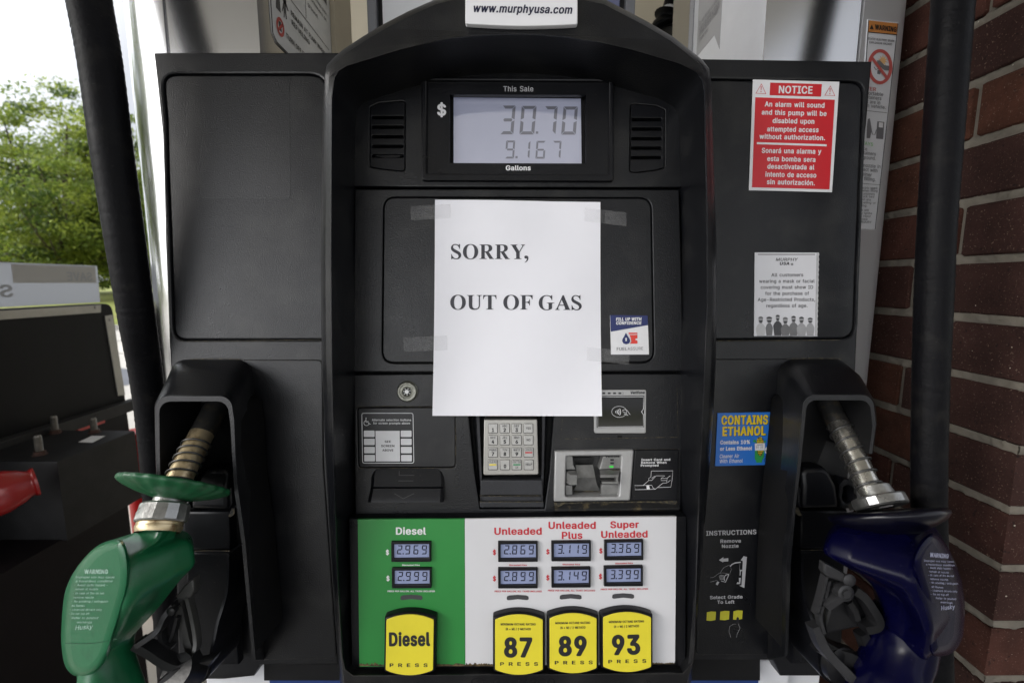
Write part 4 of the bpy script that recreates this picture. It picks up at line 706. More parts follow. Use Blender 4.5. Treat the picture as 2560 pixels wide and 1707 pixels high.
    'H1': '1z/R1R/51J/01A/./P/./G/0/?/5/</</</S/>/X/A/[/G/`/P/a0%/b0%1,/k0y/d0w/U0v/H0y/C0~/A1(/A1E/D1L0%1u0-1x021y0c1y0l1w0t1r0w1k0w/b1A/a1J/`1P/[1S/X1U/S1U/<',
    'H2': '1z/g/;/4/8/7/6/</6/Q/8/V030M0K0f0X0y0[1%0]1,0[160W1>0T1A0M1E0F1G0A1G0;1F001<0-150+1&0)0~0$0{/s0w/K0w/B0y/:1#/81&/71+/:1?/D1S/S1e/f1p0$1y0>1|0J1|0e1y1#1p151e1E1T1N1@1Q1-1N0y1J0n1C0_170O0H/c1A/b1J/`1P/]1T/V1U/<1R/61J/01A/./J/./A/0',
    'H3': '1z/o/>1s/D1w/M1y181y1A1w1I1q1L1k1L1U1J1P0j0n0|0i180]1H0K1S071V/~1S/g1H/S18/C0|/60d/.0H/,0:/,/~/./d/5/L/A/</O/1/c/,/w///}/70&/@0)/j0)/s0&/y0#/|/|0$/p0)/i0-/e0</`0J/a0O/b0V/f0[/k0`/s0b/|0`0,0[050V0;0O0?0E0B060C/u0D/l0G/h0J/f0N/e0h/g0m0=1D/M1E/@1H/;1M/91R/91k/;1p',
    'H4': '1z/T/+/i/+0+0:1q0B1w0K1y0t1y0}1w1*1r1,1n1,1i0Y0}1)0~120|180x1;0u1=0p1=071M071V051]011a0,1b/l1_/f1Z/b1S/`1=/_1=/<1:/512/01)/.0^/.0W//0N/30J/90I/_/>/_/1/b/-/f/10I0e0+070I07',
    'H5': '1z/r1D1t1G1p1I1k1I1R1G1M1D1J1>1G151E061D021)0M1*0Y1(0u0}1.0s1<0g1D0_1O0I1T0=1U0.1R/m1H/Y1</I1$/90k/00`/-0</,0$/./i/5/R/A/B/P/8/c/4/v/6/{/;0$/H0(/p0(/y0&0#/~0&/{0,/o00/h0:/b0B/`0N/c0T/h0Y/m0_/z0a0+0_060Z0@0S0H0G0O0=0O050N/|0D/t0B/h0B/H0F/?0I/:0N/80T/F1i/H1p/M1u/Z1y151y1>1w',
    'H6': '1z/Q1,1u101r121n121i111g0U0|0j0y1)0o1:0d1I0Q1Q0?1T0*1Q/l1J/Z1</I1(/:0|/60d/.0L/,0-/-/{/0/e/8/N/I/C/V/9/m/60(/808/90>/A0T/K0f/[0}0?1s0E1w0N1y0z1y/B0E/_0N/b0T/g0Y/l0_/x0a0&0_030Y0?0T0D0O0H0E0K0;0H060D010?0,030*0)0,/x00/n06/g0</b',
    'H7': '1z/E/M/2/I/5/G/9/G/>0V1D/I1E/@1G/:1J/61P/51k/81q/@1w/I1y1A1y1J1w1P1s1S1p1U1k1T1M0</603/00*/./Z/.',
    'H8': '1z/]/N/B/>/Q/:/X/4/d/0/y/30//90?/A0J/M0U/T0Y/F0g/=0x/:1./912/<1D/E1U/U1g/d1o/y1w0.1{0L1|0c1z0z1s151g1D1W1G1R1M1E1Q121M0x1G0m1D0g170Z1=0V1I0J1S0<1X0.1Z/x1X/e1M/R1</B1)/70h/.0_/-0>/,0#/./g/5/@0d/r0e0(0a0.0Y070K0=0A0=03080+000&0(0%/s0*/k0//f08/b0?/`0K/`0R/b0[/g0`/k/>0A0r0L0s0S0w0X0|0]1/0Z180W1?0P1E0I1H0@1H071C021>0.100/1)030{070v',
    'H9': '1z/R/_/2/Z/5/X/9/X/>/Y/@040,/|0//c08/Q0C/A0U/90i/60~/91;/@1L/L1]/T1d/e1o0&1y0?1|0K1|0f1y1%1o161c1F1R1J1L1Q1;1T1#1R0p1M0[1H0Q1?0A1/0)0K/40E/00</./l/./B0A0]0I0]0U0d0Z0k0]0o0_0t0a0~0_1/0X1=0T1B0O1E0E1H0;1E061A011<0,110+1(0,0v000k060d',
    'H%': '34/y2^/I2V/@2G/421/,1|/*1p/*1]/-1H/417/B11/K1-/V1*/f1*/s1-0&10000L/:0D/207/./m/./`/2/[/5/Y/9/X/>/Z/@0_0b0X0^0E0U020S0%0S/k0V/Y0^/O0e/J0j/A0w/>1$/;14/;1A/=1M/C1]/J1g/W1q/k1y0#1|0;1|0H1y0X1r0c1k0h1g0p1Z0t1O0w1@0w140s0|1U1q1Z1u1h1y221y2?1u2C1r2E1n2F1i2D1g1=0B1H0I1Y0P1n0S220Q2I0G2V0=2_012c0%2e/t2e/_2c/V',
}
SERIF = {
    'S': (556, "M455 692L455 470L430 470Q405 560 350 605Q300 652 240 652Q190 652 160 622Q133 595 133 560Q133 520 160 493Q190 460 300 405Q430 340 475 285Q513 238 513 175Q513 95 450 38Q386 -19 290 -19Q240 -19 190 -2Q140 15 115 15Q85 15 72 -19L48 -19L48 223L72 223Q95 130 155 75Q210 24 275 24Q325 24 357 53Q388 83 388 124Q388 165 360 198Q330 233 240 278Q110 343 72 393Q35 440 35 507Q35 585 92 638Q150 692 240 692Q290 692 335 672Q375 655 390 655Q410 655 430 692Z"),
    'O': (778, "M389 691Q560 691 650 590Q743 490 743 336Q743 182 650 82Q555 -19 389 -19Q223 -19 128 82Q35 182 35 336Q35 490 128 590Q218 691 389 691ZM389 660Q300 660 250 565Q206 480 206 336Q206 192 250 107Q300 12 389 12Q478 12 528 107Q572 192 572 336Q572 480 528 565Q478 660 389 660Z"),
    'R': (722, "M26 676L26 657Q80 655 98 635Q112 618 112 575L112 100Q112 55 98 39Q80 21 26 19L26 0L362 0L362 19Q305 21 288 39Q273 55 273 100L273 318L300 318L500 0L715 0L715 19Q670 22 640 60L455 335Q530 355 570 390Q620 435 620 502Q620 590 560 635Q505 676 370 676ZM273 640L335 640Q395 640 425 605Q455 572 455 500Q455 430 420 393Q388 356 310 356L273 356Z"),
    'Y': (722, "M699 676L699 657Q650 650 620 605L450 325L450 100Q450 55 466 39Q485 21 540 19L540 0L200 0L200 19Q255 21 273 39Q289 55 289 100L289 300L105 600Q75 650 22 657L22 676L350 676L350 657Q290 655 285 635Q280 615 300 580L430 362L560 575Q580 612 573 633Q563 655 505 657L505 676Z"),
    'U': (722, "M16 676L16 657Q66 655 84 637Q100 618 100 575L100 235Q100 100 165 40Q230 -19 360 -19Q480 -19 545 40Q607 98 607 225L607 560Q607 615 625 635Q645 655 701 657L701 676L455 676L455 657Q515 655 538 632Q558 612 558 560L558 225Q558 130 515 85Q475 43 400 43Q325 43 292 88Q261 130 261 225L261 575Q261 618 277 637Q295 655 349 657L349 676Z"),
    'T': (667, "M36 676L27 490L50 490Q65 575 110 610Q145 638 215 638L252 638L252 100Q252 55 236 39Q217 21 160 19L160 0L505 0L505 19Q448 21 430 39Q413 55 413 100L413 638L450 638Q520 638 556 610Q600 575 616 490L639 490L630 676Z"),
    'F': (611, "M583 676L16 676L16 657Q70 655 87 637Q102 618 102 575L102 100Q102 55 87 39Q70 21 16 19L16 0L350 0L350 19Q295 21 279 39Q263 55 263 100L263 320L285 320Q365 320 395 290Q425 262 435 185L457 185L457 490L435 490Q425 412 395 385Q365 357 285 357L263 357L263 638L330 638Q430 638 480 610Q530 580 556 485L579 485Z"),
    'G': (778, "M655 692L655 460L632 460Q605 550 550 600Q490 655 405 655Q300 655 250 565Q206 485 206 340Q206 180 255 100Q305 18 405 18Q445 18 492 38L492 230Q492 285 475 303Q458 322 405 324L405 343L755 343L755 324Q690 320 668 300Q648 280 648 230L648 60Q540 -19 400 -19Q240 -19 138 80Q37 178 37 330Q37 490 140 592Q240 692 400 692Q455 692 520 670Q570 653 590 653Q612 653 630 692Z"),
    'A': (722, "M410 691L640 130Q670 55 685 40Q700 22 720 19L720 0L395 0L395 19Q445 20 460 33Q475 47 472 65Q468 90 450 135L425 200L195 200L165 125Q148 82 150 60Q153 24 225 19L225 0L8 0L8 19Q45 28 68 55Q90 80 120 150L355 691ZM312 480L212 240L410 240Z"),
    ',': (250, "M122 155Q52 155 48 85Q48 15 115 12Q130 12 145 20Q148 -90 60 -160L66 -178Q205 -110 205 35Q205 155 122 155Z"),
}


def decode(z):
    B = len(ALPH)
    vals = [ALPH.index(z[i]) * B + ALPH.index(z[i + 1]) - 1000 for i in range(0, len(z), 2)]
    adv, cs, i = vals[0], [], 1
    while i < len(vals):
        n = vals[i]
        cs.append([(vals[i + 1 + 2 * k], vals[i + 2 + 2 * k]) for k in range(n)])
        i += 1 + 2 * n
    return adv, cs


def path_contours(d):
    import re
    cs, cur = [], None
    for cmd, args in re.findall(r'([MLQZ])([^MLQZ]*)', d):
        v = [float(t) for t in args.split()]
        if cmd == 'M':
            cur = [(v[0], v[1])]
        elif cmd == 'L':
            cur.append((v[0], v[1]))
        elif cmd == 'Q':
            a = cur[-1]
            for k in range(1, 6):
                t = k / 5
                cur.append(((1 - t) ** 2 * a[0] + 2 * t * (1 - t) * v[0] + t * t * v[2], (1 - t) ** 2 * a[1] + 2 * t * (1 - t) * v[1] + t * t * v[3]))
        else:
            if math.dist(cur[0], cur[-1]) < 1e-6:
                cur.pop()
            cs.append(cur)
    return cs


GL = {}


def inside(p, c):
    r = False
    for i in range(len(c)):
        (x0, y0), (x1, y1) = c[i - 1], c[i]
        if (y0 > p[1]) != (y1 > p[1]) and p[0] < (x1 - x0) * (p[1] - y0) / (y1 - y0) + x0:
            r = not r
    return r


USED = set()


def glyph(ch, face):
    """face: 'S' serif, else the weight R, M, B or H of the plain alphabet"""
    k = (ch, face)
    if k not in GL:
        USED.add(k)
        if face == 'S':
            adv, d = SERIF[ch]
            s = 254.0 / 676
            adv, cs = adv * s, [[(x * s, y * s) for x, y in c] for c in path_contours(d)]
        else:
            adv, cs = decode(FONT[face + ch])
        big = max(cs, key=lambda c: abs(area(c)))
        sg = area(big) > 0
        outs = [c for c in cs if (area(c) > 0) == sg]
        hol = [c for c in cs if (area(c) > 0) != sg]
        GL[k] = (adv, [(ccw(o), [ccw(h) for h in hol if inside(h[0], o)]) for o in outs])
    return GL[k]


def text(mb, s, p0, p1, cap, mapf, bold=0.0, shear=0.0, mi=0, track=0.0, serif=False, up=None):
    """letters from baseline start p0 to end p1 (pixels), capitals cap pixels tall, laid on a surface by mapf"""
    x, items = 0.0, []
    face = 'S' if serif else 'R' if bold < 4 else 'M' if bold < 12 else 'B' if bold < 20 else 'H'
    for ch in s:
        if ch == ' ':
            x += (94 if serif else 141) + track
            continue
        adv, gr = glyph(ch, face)
        items.append((x, gr))
        x += adv + track
    xs = [x0 + q[0] for x0, gr in items for o, _ in gr for q in o]
    lo, hi = min(xs), max(xs)
    dx, dy = (p1[0] - p0[0]) / (hi - lo), (p1[1] - p0[1]) / (hi - lo)
    if up is None:
        L = math.hypot(dx, dy)
        up = (dy / L, -dx / L)
    k = cap / 254.0
    ux, uy = up[0] * k, up[1] * k

    def mp(q, x0):
        a, b = q[0] + x0 - lo + shear * q[1], q[1]
        return mapf(p0[0] + a * dx + b * ux, p0[1] + a * dy + b * uy)
    for x0, gr in items:
        for o, hs in gr:
            cs = [o] + hs
            tri = tessellate_polygon([[Vector((p[0], p[1], 0)) for p in c] for c in cs])
            mb.add([mp(q, x0) for c in cs for q in c], tri, mi)


SEGS = {'0': 'abcdef', '1': 'bc', '2': 'abged', '3': 'abgcd', '4': 'fgbc', '5': 'afgcd', '6': 'afgedc', '7': 'abc', '8': 'abcdefg', '9': 'abcdfg'}


def seg7(mb, s, boxes, th, slant, mapf, mi=0):
    """boxes: one (x0, ytop, x1, ybottom) per digit; a '.' takes (x, y, size, -)"""
    for ch, (x0, y0, x1, y1) in zip(s, boxes):
        if ch == '.':
            mb.shape([(x0, y0), (x0 + x1, y0), (x0 + x1, y0 + x1), (x0, y0 + x1)], mapf, mi)
            continue
        h = y1 - y0
        m = (y0 + y1) / 2
        g = th * 0.14
        t = th

        def S(pts):
            mb.shape([(x + (y1 - y) / h * slant * h, y) for x, y in pts], mapf, mi)
        for c in SEGS[ch]:
            if c == 'a':
                S([(x0 + g, y0), (x1 - g, y0), (x1 - t, y0 + t), (x0 + t, y0 + t)])
            if c == 'd':
                S([(x0 + t, y1 - t), (x1 - t, y1 - t), (x1 - g, y1), (x0 + g, y1)])
            if c == 'g':
                S([(x0 + t, m - t / 2), (x1 - t, m - t / 2), (x1 - t / 2 - g, m), (x1 - t, m + t / 2), (x0 + t, m + t / 2), (x0 + t / 2 + g, m)])
            if c == 'f':
                S([(x0, y0 + g), (x0 + t, y0 + t + g), (x0 + t, m - t / 2 - g), (x0, m - g)])
            if c == 'b':
                S([(x1, y0 + g), (x1, m - g), (x1 - t, m - t / 2 - g), (x1 - t, y0 + t + g)])
            if c == 'e':
                S([(x0, m + g), (x0 + t, m + t / 2 + g), (x0 + t, y1 - t - g), (x0, y1 - g)])
            if c == 'c':
                S([(x1, m + g), (x1, y1 - g), (x1 - t, y1 - t - g), (x1 - t, m + t / 2 + g)])


def ell(cx, cy, rx, ry, n=28, a0=0.0, a1=360.0):
    full = abs(a1 - a0 - 360) < 1e-6
    k = n if full else n + 1
    return [(cx + rx * math.cos(rad(a0 + (a1 - a0) * i / n)), cy + ry * math.sin(rad(a0 + (a1 - a0) * i / n))) for i in range(k)]


def smoothpath(pts, n=8):
    """Catmull-Rom through points"""
    pts = [Vector(p) for p in pts]
    out = []
    for i in range(len(pts) - 1):
        p0, p1, p2, p3 = pts[max(i - 1, 0)], pts[i], pts[i + 1], pts[min(i + 2, len(pts) - 1)]
        for k in range(n):
            t = k / n
            out.append(0.5 * ((2 * p1) + (p2 - p0) * t + (2 * p0 - 5 * p1 + 4 * p2 - p3) * t * t + (3 * p1 - p0 - 3 * p2 + p3) * t ** 3))
    out.append(pts[-1])
    return out


def basis(o, ex, ey):
    ex, ey = Vector(ex).normalized(), Vector(ey).normalized()
    ew = ex.cross(ey)
    M = Matrix((ex, ey, ew)).transposed().to_4x4()
    M.translation = Vector(o)
    return M


# ================================================================== FUEL DISPENSER
ROT = MP.to_quaternion().to_matrix().to_4x4()
DISP = empty('fuel_dispenser', Matrix.Translation((0, 0.62, 0.15)) @ ROT,
             'black fuel dispenser with digital sale display, keypad and yellow grade buttons', 'fuel pump')


def part(mb, name, mats, parent=None, smooth=35.0, label=None):
    o = mb.build(name, mats, parent or DISP, MP, smooth)
    if label:
        o['label'] = label
    return o


def sheet(name, pts, w, mats, parent=None, r=0.0, th=0.003, holes=(), rr=0.0, n=4, label=None):
    mb = MB()
    pts = rounded(pts, rr, n) if rr else pts
    mb.plate(poly(pts, w), w, w - th, r, [poly(h, w) for h in holes])
    return part(mb, name, mats, parent, label=label)


# ---- hidden carcass and lower cabinet
mb = MB()
mb.plate(poly([(660, 190), (1900, 190), (1900, 1700), (660, 1700)], -0.02), -0.02, -0.26)
part(mb, 'body', M_DARK)
M_WPAN = mat('white_enamel', (0.62, 0.63, 0.66), 0.35, var=0.05, vscale=14, bump=0.05)
M_BPAN = mat('blue_enamel', (0.018, 0.045, 0.17), 0.35, var=0.08, vscale=14)
mb = MB()
mb.box((-0.425, 0.57, 0.15), (0.43, 1.0, 0.86))
o = mb.build('lower_cabinet', M_WPAN, DISP)
mb = MB()
FRONTY = basis((0, 0, 0), (1, 0, 0), (0, 0, 1))      # x right, y up, w towards -Y
q = onY(600, 1655, 0.555)
xr = onY(1978, 1690, 0.555).x
mb.T = Matrix.Translation((0, 0.57, 0)) @ FRONTY
mb.plate([(-0.42, 0.2), (xr, 0.2), (xr, q.z), (-0.42, q.z)], 0.012, 0.0, 0.003)
b0, b1 = onY(670, 1684, 0.555), onY(1901, 1666, 0.555)
mb.plate([(b0.x, 0.26), (b1.x, 0.26), (b1.x, b1.z), (b0.x, b0.z)], 0.0128, 0.011, 0.0, mi=1)
mb.build('lower_panel', [M_WPAN, M_BPAN], DISP)

# ---- side panels with their recessed inserts
LP = [(383, 131), (846, 131), (846, 1662), (650, 1662), (634, 1690), (560, 1698), (446, 1698), (436, 1240), (432, 1000), (425, 904), (416, 700), (412, 600), (409, 459), (406, 344), (394, 230)]
LH = rounded([(404, 184), (818, 184), (818, 850), (432, 850), (424, 600), (417, 430), (414, 300)], [34, 50, 10, 34, 0, 0, 0], 6)
mb = MB()
mb.plate(poly(LP, -0.010), -0.010, -0.05, 0.0025, [poly(LH, -0.010)])
mb.plate(poly([(402, 170), (840, 170), (840, 870), (425, 870)], -0.032), -0.032, -0.048)
part(mb, 'side_panel', M_BLK)
mb = MB()
LI = offset_poly(ccw(poly(LH, -0.010)), 0.0006)
mb.plate(LI, -0.0125, -0.03, 0.0022)
part(mb, 'panel_insert', M_BLK)
sheet('old_label_ghost', [(498, 200), (724, 200), (726, 497), (501, 495)], -0.0123, mat('cleaner_black_patch', (0.0072, 0.0076, 0.0092), 0.30, spec=0.47, bump=0.35, bscale=700, var=0.1, vscale=9), th=0.0004, rr=8)
RP = [(1716, 146), (2181, 153), (2174, 230), (2169, 291), (2159, 400), (2155, 459), (2154, 600), (2147, 751), (2140, 924), (2128, 1050), (2120, 1230), (2100, 1690), (1952, 1690), (1934, 1650), (1716, 1650)]
RH = rounded([(1752, 196), (2161, 203), (2157, 330), (2150, 520), (2142, 700), (2138, 847), (1752, 850)], [30, 34, 0, 0, 0, 40, 8], 6)
mb = MB()
mb.plate(poly(RP, -0.010), -0.010, -0.05, 0.0025, [poly(RH, -0.010)])
mb.plate(poly([(1720, 180), (2160, 180), (2140, 870), (1720, 870)], -0.032), -0.032, -0.048)
part(mb, 'side_panel', M_BLK)
mb = MB()
mb.plate(offset_poly(ccw(poly(RH, -0.010)), 0.0006), -0.0125, -0.03, 0.0022)
part(mb, 'panel_insert', M_BLK)
# lower boot panels, a shallow step proud of the side panels
sheet('boot_panel', [(440, 899), (806, 899), (808, 1160), (842, 1646), (654, 1650), (640, 1560), (600, 1300)], -0.008, M_BLK, r=0.0015, th=0.003, rr=14)
sheet('boot_panel', [(1752, 897), (2110, 897), (1990, 1200), (1925, 1636), (1740, 1638), (1752, 1183)], -0.008, M_BLK, r=0.0015, th=0.003, rr=14)
for wd, ww, pts in ((1.2, -0.0099, [(440, 853.5), (600, 852), (800, 849)]), (2.0, -0.0099, [(1760, 852), (1950, 851), (2100, 850)]), (2.0, -0.0074, [(1966, 897), (2040, 895.5), (2106, 896.5)]), (1.8, -0.0074, [(470, 898.5), (540, 896.5), (598, 898)])):
    mb = MB()
    mb.stroke(smoothpath([(a, b, 0) for a, b in pts], 12), wd, onw(ww))
    part(mb, 'seam_dust', M_DUST)


# ---- arched bezel
def wrim(py):
    return 0.075 if py < 900 else 0.075 - 0.045 * min(1.0, (py - 900) / 780.0)


BO = [(851, 1722), (842, 1604), (827, 1375), (814, 1150), (804, 904), (802, 700), (802, 600), (805, 400), (807, 268), (811, 190), (817, 163), (838, 141), (861, 122), (910, 90), (959, 61), (1020, 29), (1086, 0), (1180, -25), (1290, -34), (1400, -25), (1514, 0), (1566, 27), (1616, 53), (1682, 92), (1724, 125), (1757, 151), (1773, 172), (1779, 210), (1786, 459), (1791, 600), (1792, 760), (1790, 900), (1784, 1020), (1773, 1183), (1750, 1451), (1736, 1624), (1726, 1722)]
BI = [(884, 1684), (866, 1670), (859, 1640), (845, 1400), (838, 1150), (833, 904), (831, 640), (832, 400), (833, 245), (839, 197), (850, 180), (868, 169), (1004, 127), (1065, 112), (1126, 100), (1190, 93), (1260, 90), (1340, 91), (1412, 96), (1500, 110), (1575, 127), (1698, 163), (1740, 184), (1753, 204), (1757, 229), (1763, 497), (1765, 600), (1765, 760), (1760, 900), (1755, 1020), (1747, 1183), (1738, 1451), (1732, 1610), (1727, 1655), (1706, 1678)]
BO = BO[:-1] + [(1726, 1722)]


def ringpts(pts, ins, dw, hole=False):
    pts = ccw(pts)                       # orientation in pixels (y down) is mirrored, so insets flip sign
    pp = [(x, -y) for x, y in pts]
    pp = ccw(pp)
    if ins:
        pp = offset_poly(pp, ins)
    return [P(x, -y, wrim(-y) + dw) for x, y in pp]


mb = MB()
ro = []
for ins, dw in ((0, None), (0, -0.022), (2.5, -0.013), (7, -0.0075), (12, -0.0045)):
    if dw is None:
        ro.append([(x, y, -0.03) for x, y, w in ringpts(BO, 0, -0.022)])
    else:
        ro.append(ringpts(BO, ins, dw))
mb.rings(ro, True)
ri = []
for ins, dw in ((-6, 0.0), (-3.5, 0.001), (-1, -0.0005), (0, -0.003), (0, None)):
    if dw is None:
        base = ringpts(BI, 0, -0.003)
        ri.append([(x, y, -0.012) for x, y, w in base])
    else:
        ri.append(ringpts(BI, ins, dw))
mb.rings(ri, True)
mb.fill([ro[-1], ri[0]])
part(mb, 'bezel', M_BLK, smooth=40)
# maker's raised name under the buttons
mb = MB()
text(mb, 'GILBARCO', (1232, 1712), (1388, 1712), 17, onw(wrim(1700) + 0.0015), bold=10)
mb.stroke(ell(1196, 1703, 17, 9), 3, onw(wrim(1700) + 0.0015), closed=True)
part(mb, 'raised_lettering', M_BLK2)

# ---- name plate on the arch
wq = 0.0775
mb = MB()
NPL = [(1163, -12), (1444, -12), (1444, 58), (1441, 61)] + [(1441 - (1441 - 1166) * t / 10, 61 + 5.2 * math.sin(math.pi * t / 10) - 1.6 * t / 10) for t in range(1, 10)] + [(1166, 59.5), (1163, 56)]
mb.plate(poly(NPL, wq), wq, wq - 0.006, 0.001)
NP = part(mb, 'name_plate', mat('white_plate', (0.78, 0.78, 0.80), 0.3, var=0.02, vscale=20))
mb = MB()
text(mb, 'www.murphyusa.com', (1181, 31), (1429, 35.5), 21, onw(wq + 0.0003), bold=17, shear=0.22)
part(mb, 'lettering', mat('navy_print', (0.012, 0.014, 0.04), 0.4, var=0.05, vscale=30), NP)

# ---- display fascia
mb = MB()
FA = [(880, 172), (1706, 172), (1703, 468), (883, 466)]
LCDH = [(1124, 237), (1465, 238), (1465, 409), (1124, 408)]
GL_H = rounded([zB(305, 655), zB(360, 630), zB(500, 618), zB(523, 625), zB(521, 1045), zB(500, 1050), zB(360, 1036), zB(303, 1025)], 6, 3)
GR_H = rounded([zB(1900, 640), zB(1930, 636), zB(2060, 648), zB(2114, 672), zB(2112, 1030), zB(2060, 1044), zB(1930, 1060), zB(1896, 1052)], 6, 3)
mb.plate(poly(FA, 0.0), 0.0, -0.02, 0.001, [poly(GL_H, 0.0), poly(GR_H, 0.0), poly([(1075, 215), (1515, 215), (1515, 430), (1075, 430)], 0.0)])
FAS = part(mb, 'display_fascia', M_BLK)
mb = MB()
RF = rounded([(1053, 192), (1535, 194), (1535, 453), (1053, 451)], 9, 4)
RFI = [(1067, 201), (1522, 203), (1522, 436), (1067, 433)]
mb.plate(poly(RF, 0.006), 0.006, -0.002, 0.002, [poly(RFI, 0.006)])
mb.plate(poly([(1064, 196), (1524, 196), (1524, 438), (1064, 436)], 0.002), 0.002, -0.004, 0.0, [poly(LCDH, 0.002)])
part(mb, 'display_frame', M_BLK2)
mb = MB()
mb.plate(poly([(1112, 228), (1476, 228), (1476, 418), (1112, 418)], -0.0105), -0.0105, -0.015)
part(mb, 'screen_surround', M_DARK)
mb = MB()
mb.plate(poly([(1134, 244), (1452, 247), (1454, 409), (1134, 408)], -0.0095), -0.0095, -0.012)
LCD = part(mb, 'sale_screen', M_LCD)
mb = MB()
wl_ = -0.0093


def zb(x0, y0, x1, y1):
    a, b = zB(x0, y0), zB(x1, y1)
    return (a[0], a[1], b[0], b[1])


seg7(mb, '30.70', [zb(1103, 648, 1184, 824), zb(1221, 650, 1312, 825), zB(1322, 806) + (6, 0), zb(1362, 652, 1442, 825), zb(1477, 654, 1566, 826)], 7.8, 0.085, onw(wl_))
seg7(mb, '9.167', [zb(1133, 862, 1188, 972), zB(1197, 957) + (5.5, 0), zb(1225, 864, 1282, 972), zb(1319, 864, 1376, 973), zb(1420, 864, 1472, 972)], 4.6, 0.07, onw(wl_))
part(mb, 'sale_digits', M_LCDD, LCD)
mb = MB()
text(mb, 'This Sale', zB(1123, 562), zB(1307, 562), 33 / 2.45, onw(0.0023), bold=9, track=8, mi=0)
part(mb, 'lettering', M_GREYP, FAS)
mb = MB()
text(mb, 'Gallons', zB(1138, 1045), zB(1291, 1045), 31 / 2.45, onw(0.0023), bold=12)
part(mb, 'lettering', M_WHITEP, FAS)
mb = MB()
text(mb, '$', zB(717, 710), zB(773, 710), 72 / 2.45, onw(0.0023), bold=12)
part(mb, 'lettering', M_WHITEP, FAS)

# speaker grilles: slotted plates with black behind
for k, (H, x0, x1, ys) in enumerate(((GL_H, 318, 511, (720, 779, 838, 897, 956)), (GR_H, 1904, 2093, (733, 791, 850, 908, 966)))):
    mb = MB()
    hs = []
    for y in ys:
        a, b = zB(x0, y - 10), zB(x1, y + 10)
        hs.append(poly(rrect(a[0], a[1], b[0], b[1], 3.5, 3), -0.0015))
    mb.plate(offset_poly(ccw(poly(H, -0.0015)), 0.0008), -0.0015, -0.010, 0.0008, hs)
    g = part(mb, 'speaker_grille', M_BLK2)
    mb = MB()
    mb.plate(poly(H, -0.012), -0.012, -0.014)
    part(mb, 'grille_backing', M_DARK, g)
    if k == 0:                                       # the sprung strip in the lowest left slot
        mb = MB()
        mb.shape([zB(350, 949), zB(480, 949), zB(505, 957), zB(460, 966), zB(400, 968), zB(340, 958)], onw(-0.004))
        part(mb, 'bent_strip', M_BLK2, g)

# ---- door with its inset panel
DO = [(887, 473), (1698, 474), (1704, 700), (1709, 928), (882, 930), (884, 700)]
DI = rounded([(958, 492), (1629, 494), (1636, 907), (954, 908)], 32, 6)
mb = MB()
mb.plate(poly(DO, 0.0015), 0.0015, -0.02, 0.0015, [poly(DI, 0.0015)])
DOOR = part(mb, 'door', M_BLK)
mb = MB()
mb.plate(offset_poly(ccw(poly(DI, 0.0015)), 0.0011), 0.0013, -0.008, 0.0012)
part(mb, 'door_panel', M_BLK, DOOR)
mb = MB()
mb.plate(poly([(940, 480), (1650, 480), (1650, 920), (940, 920)], -0.006), -0.006, -0.01)
part(mb, 'door_backing', M_DARK, DOOR)

# ---- reader block under the door
RB_ = [(884, 936), (1708, 934), (1702, 1292), (888, 1292)]
CH = [(1166, 985), (1388, 985), (1374, 1180), (1361, 1272), (1199, 1272), (1186, 1180)]
CRH = [(1405, 1131), (1570, 1130), (1566, 1248), (1402, 1248)]
LBL = rounded([(893, 1019), (1138, 1017), (1139, 1168), (896, 1169)], 10, 4)
mb = MB()
mb.plate(poly(RB_, 0.0), 0.0, -0.03, 0.0015, [poly(CH, 0.0), poly(CRH, 0.0), poly(LBL, 0.0)])
RBK = part(mb, 'reader_panel', M_BLK)
mb = MB()
mb.plate(offset_poly(ccw(poly(LBL, 0.0)), 0.0006), -0.0003, -0.006, 0.0008)
LB = part(mb, 'prompt_panel', M_BLK, RBK)
mb = MB()
f0 = onw(0.0001)
mb.stroke(rounded([(904.5, 1032.5), (1032.5, 1032.5), (1034.5, 1157), (906.5, 1157)], 5, 4), 1.6, f0, closed=True)
for i, yy in enumerate((592, 680, 769, 857)):
    for x0 in (129 + i * 1.4, 531 + i * 1.2):
        a, b = zM(x0, yy), zM(x0 + 117, yy + 70)
        mb.shape(rrect(a[0], a[1], b[0], b[1], 2, 2), f0)
mb.shape([zM(256, 595), zM(519, 595), zM(523, 928), zM(260, 928)], f0)
text(mb, 'Alternate selection buttons', zM(217, 488), zM(643, 488), 23 / 4.357, f0, bold=8)
text(mb, 'for screen prompts above', zM(231, 523), zM(632, 523), 23 / 4.357, f0, bold=8)
wc = [zM(153, 462), zM(153, 492), zM(180, 492)]
mb.stroke(wc, 1.3, f0)
mb.stroke([zM(150, 476), zM(151, 502), zM(176, 502), zM(190, 524), zM(204, 520)], 1.3, f0)
c = zM(158, 510)
mb.stroke(ell(c[0], c[1], 6.5, 6.5, 20, -10, 250), 1.2, f0)
c = zM(153, 456)
mb.shape(ell(c[0], c[1], 1.3, 1.3, 10), f0)
mb.build('prompt_label', M_WHITEP, RBK, MP)
mb = MB()
f1 = onw(0.0003)
for s, x0, x1, yb in (('SEE', 356, 424, 724), ('SCREEN', 317, 462, 771), ('ABOVE', 331, 451, 818)):
    text(mb, s, zM(x0, yb), zM(x1, yb), 24 / 4.357, f1, bold=14)
mb.build('prompt_lettering', M_BLACKP, RBK, MP)

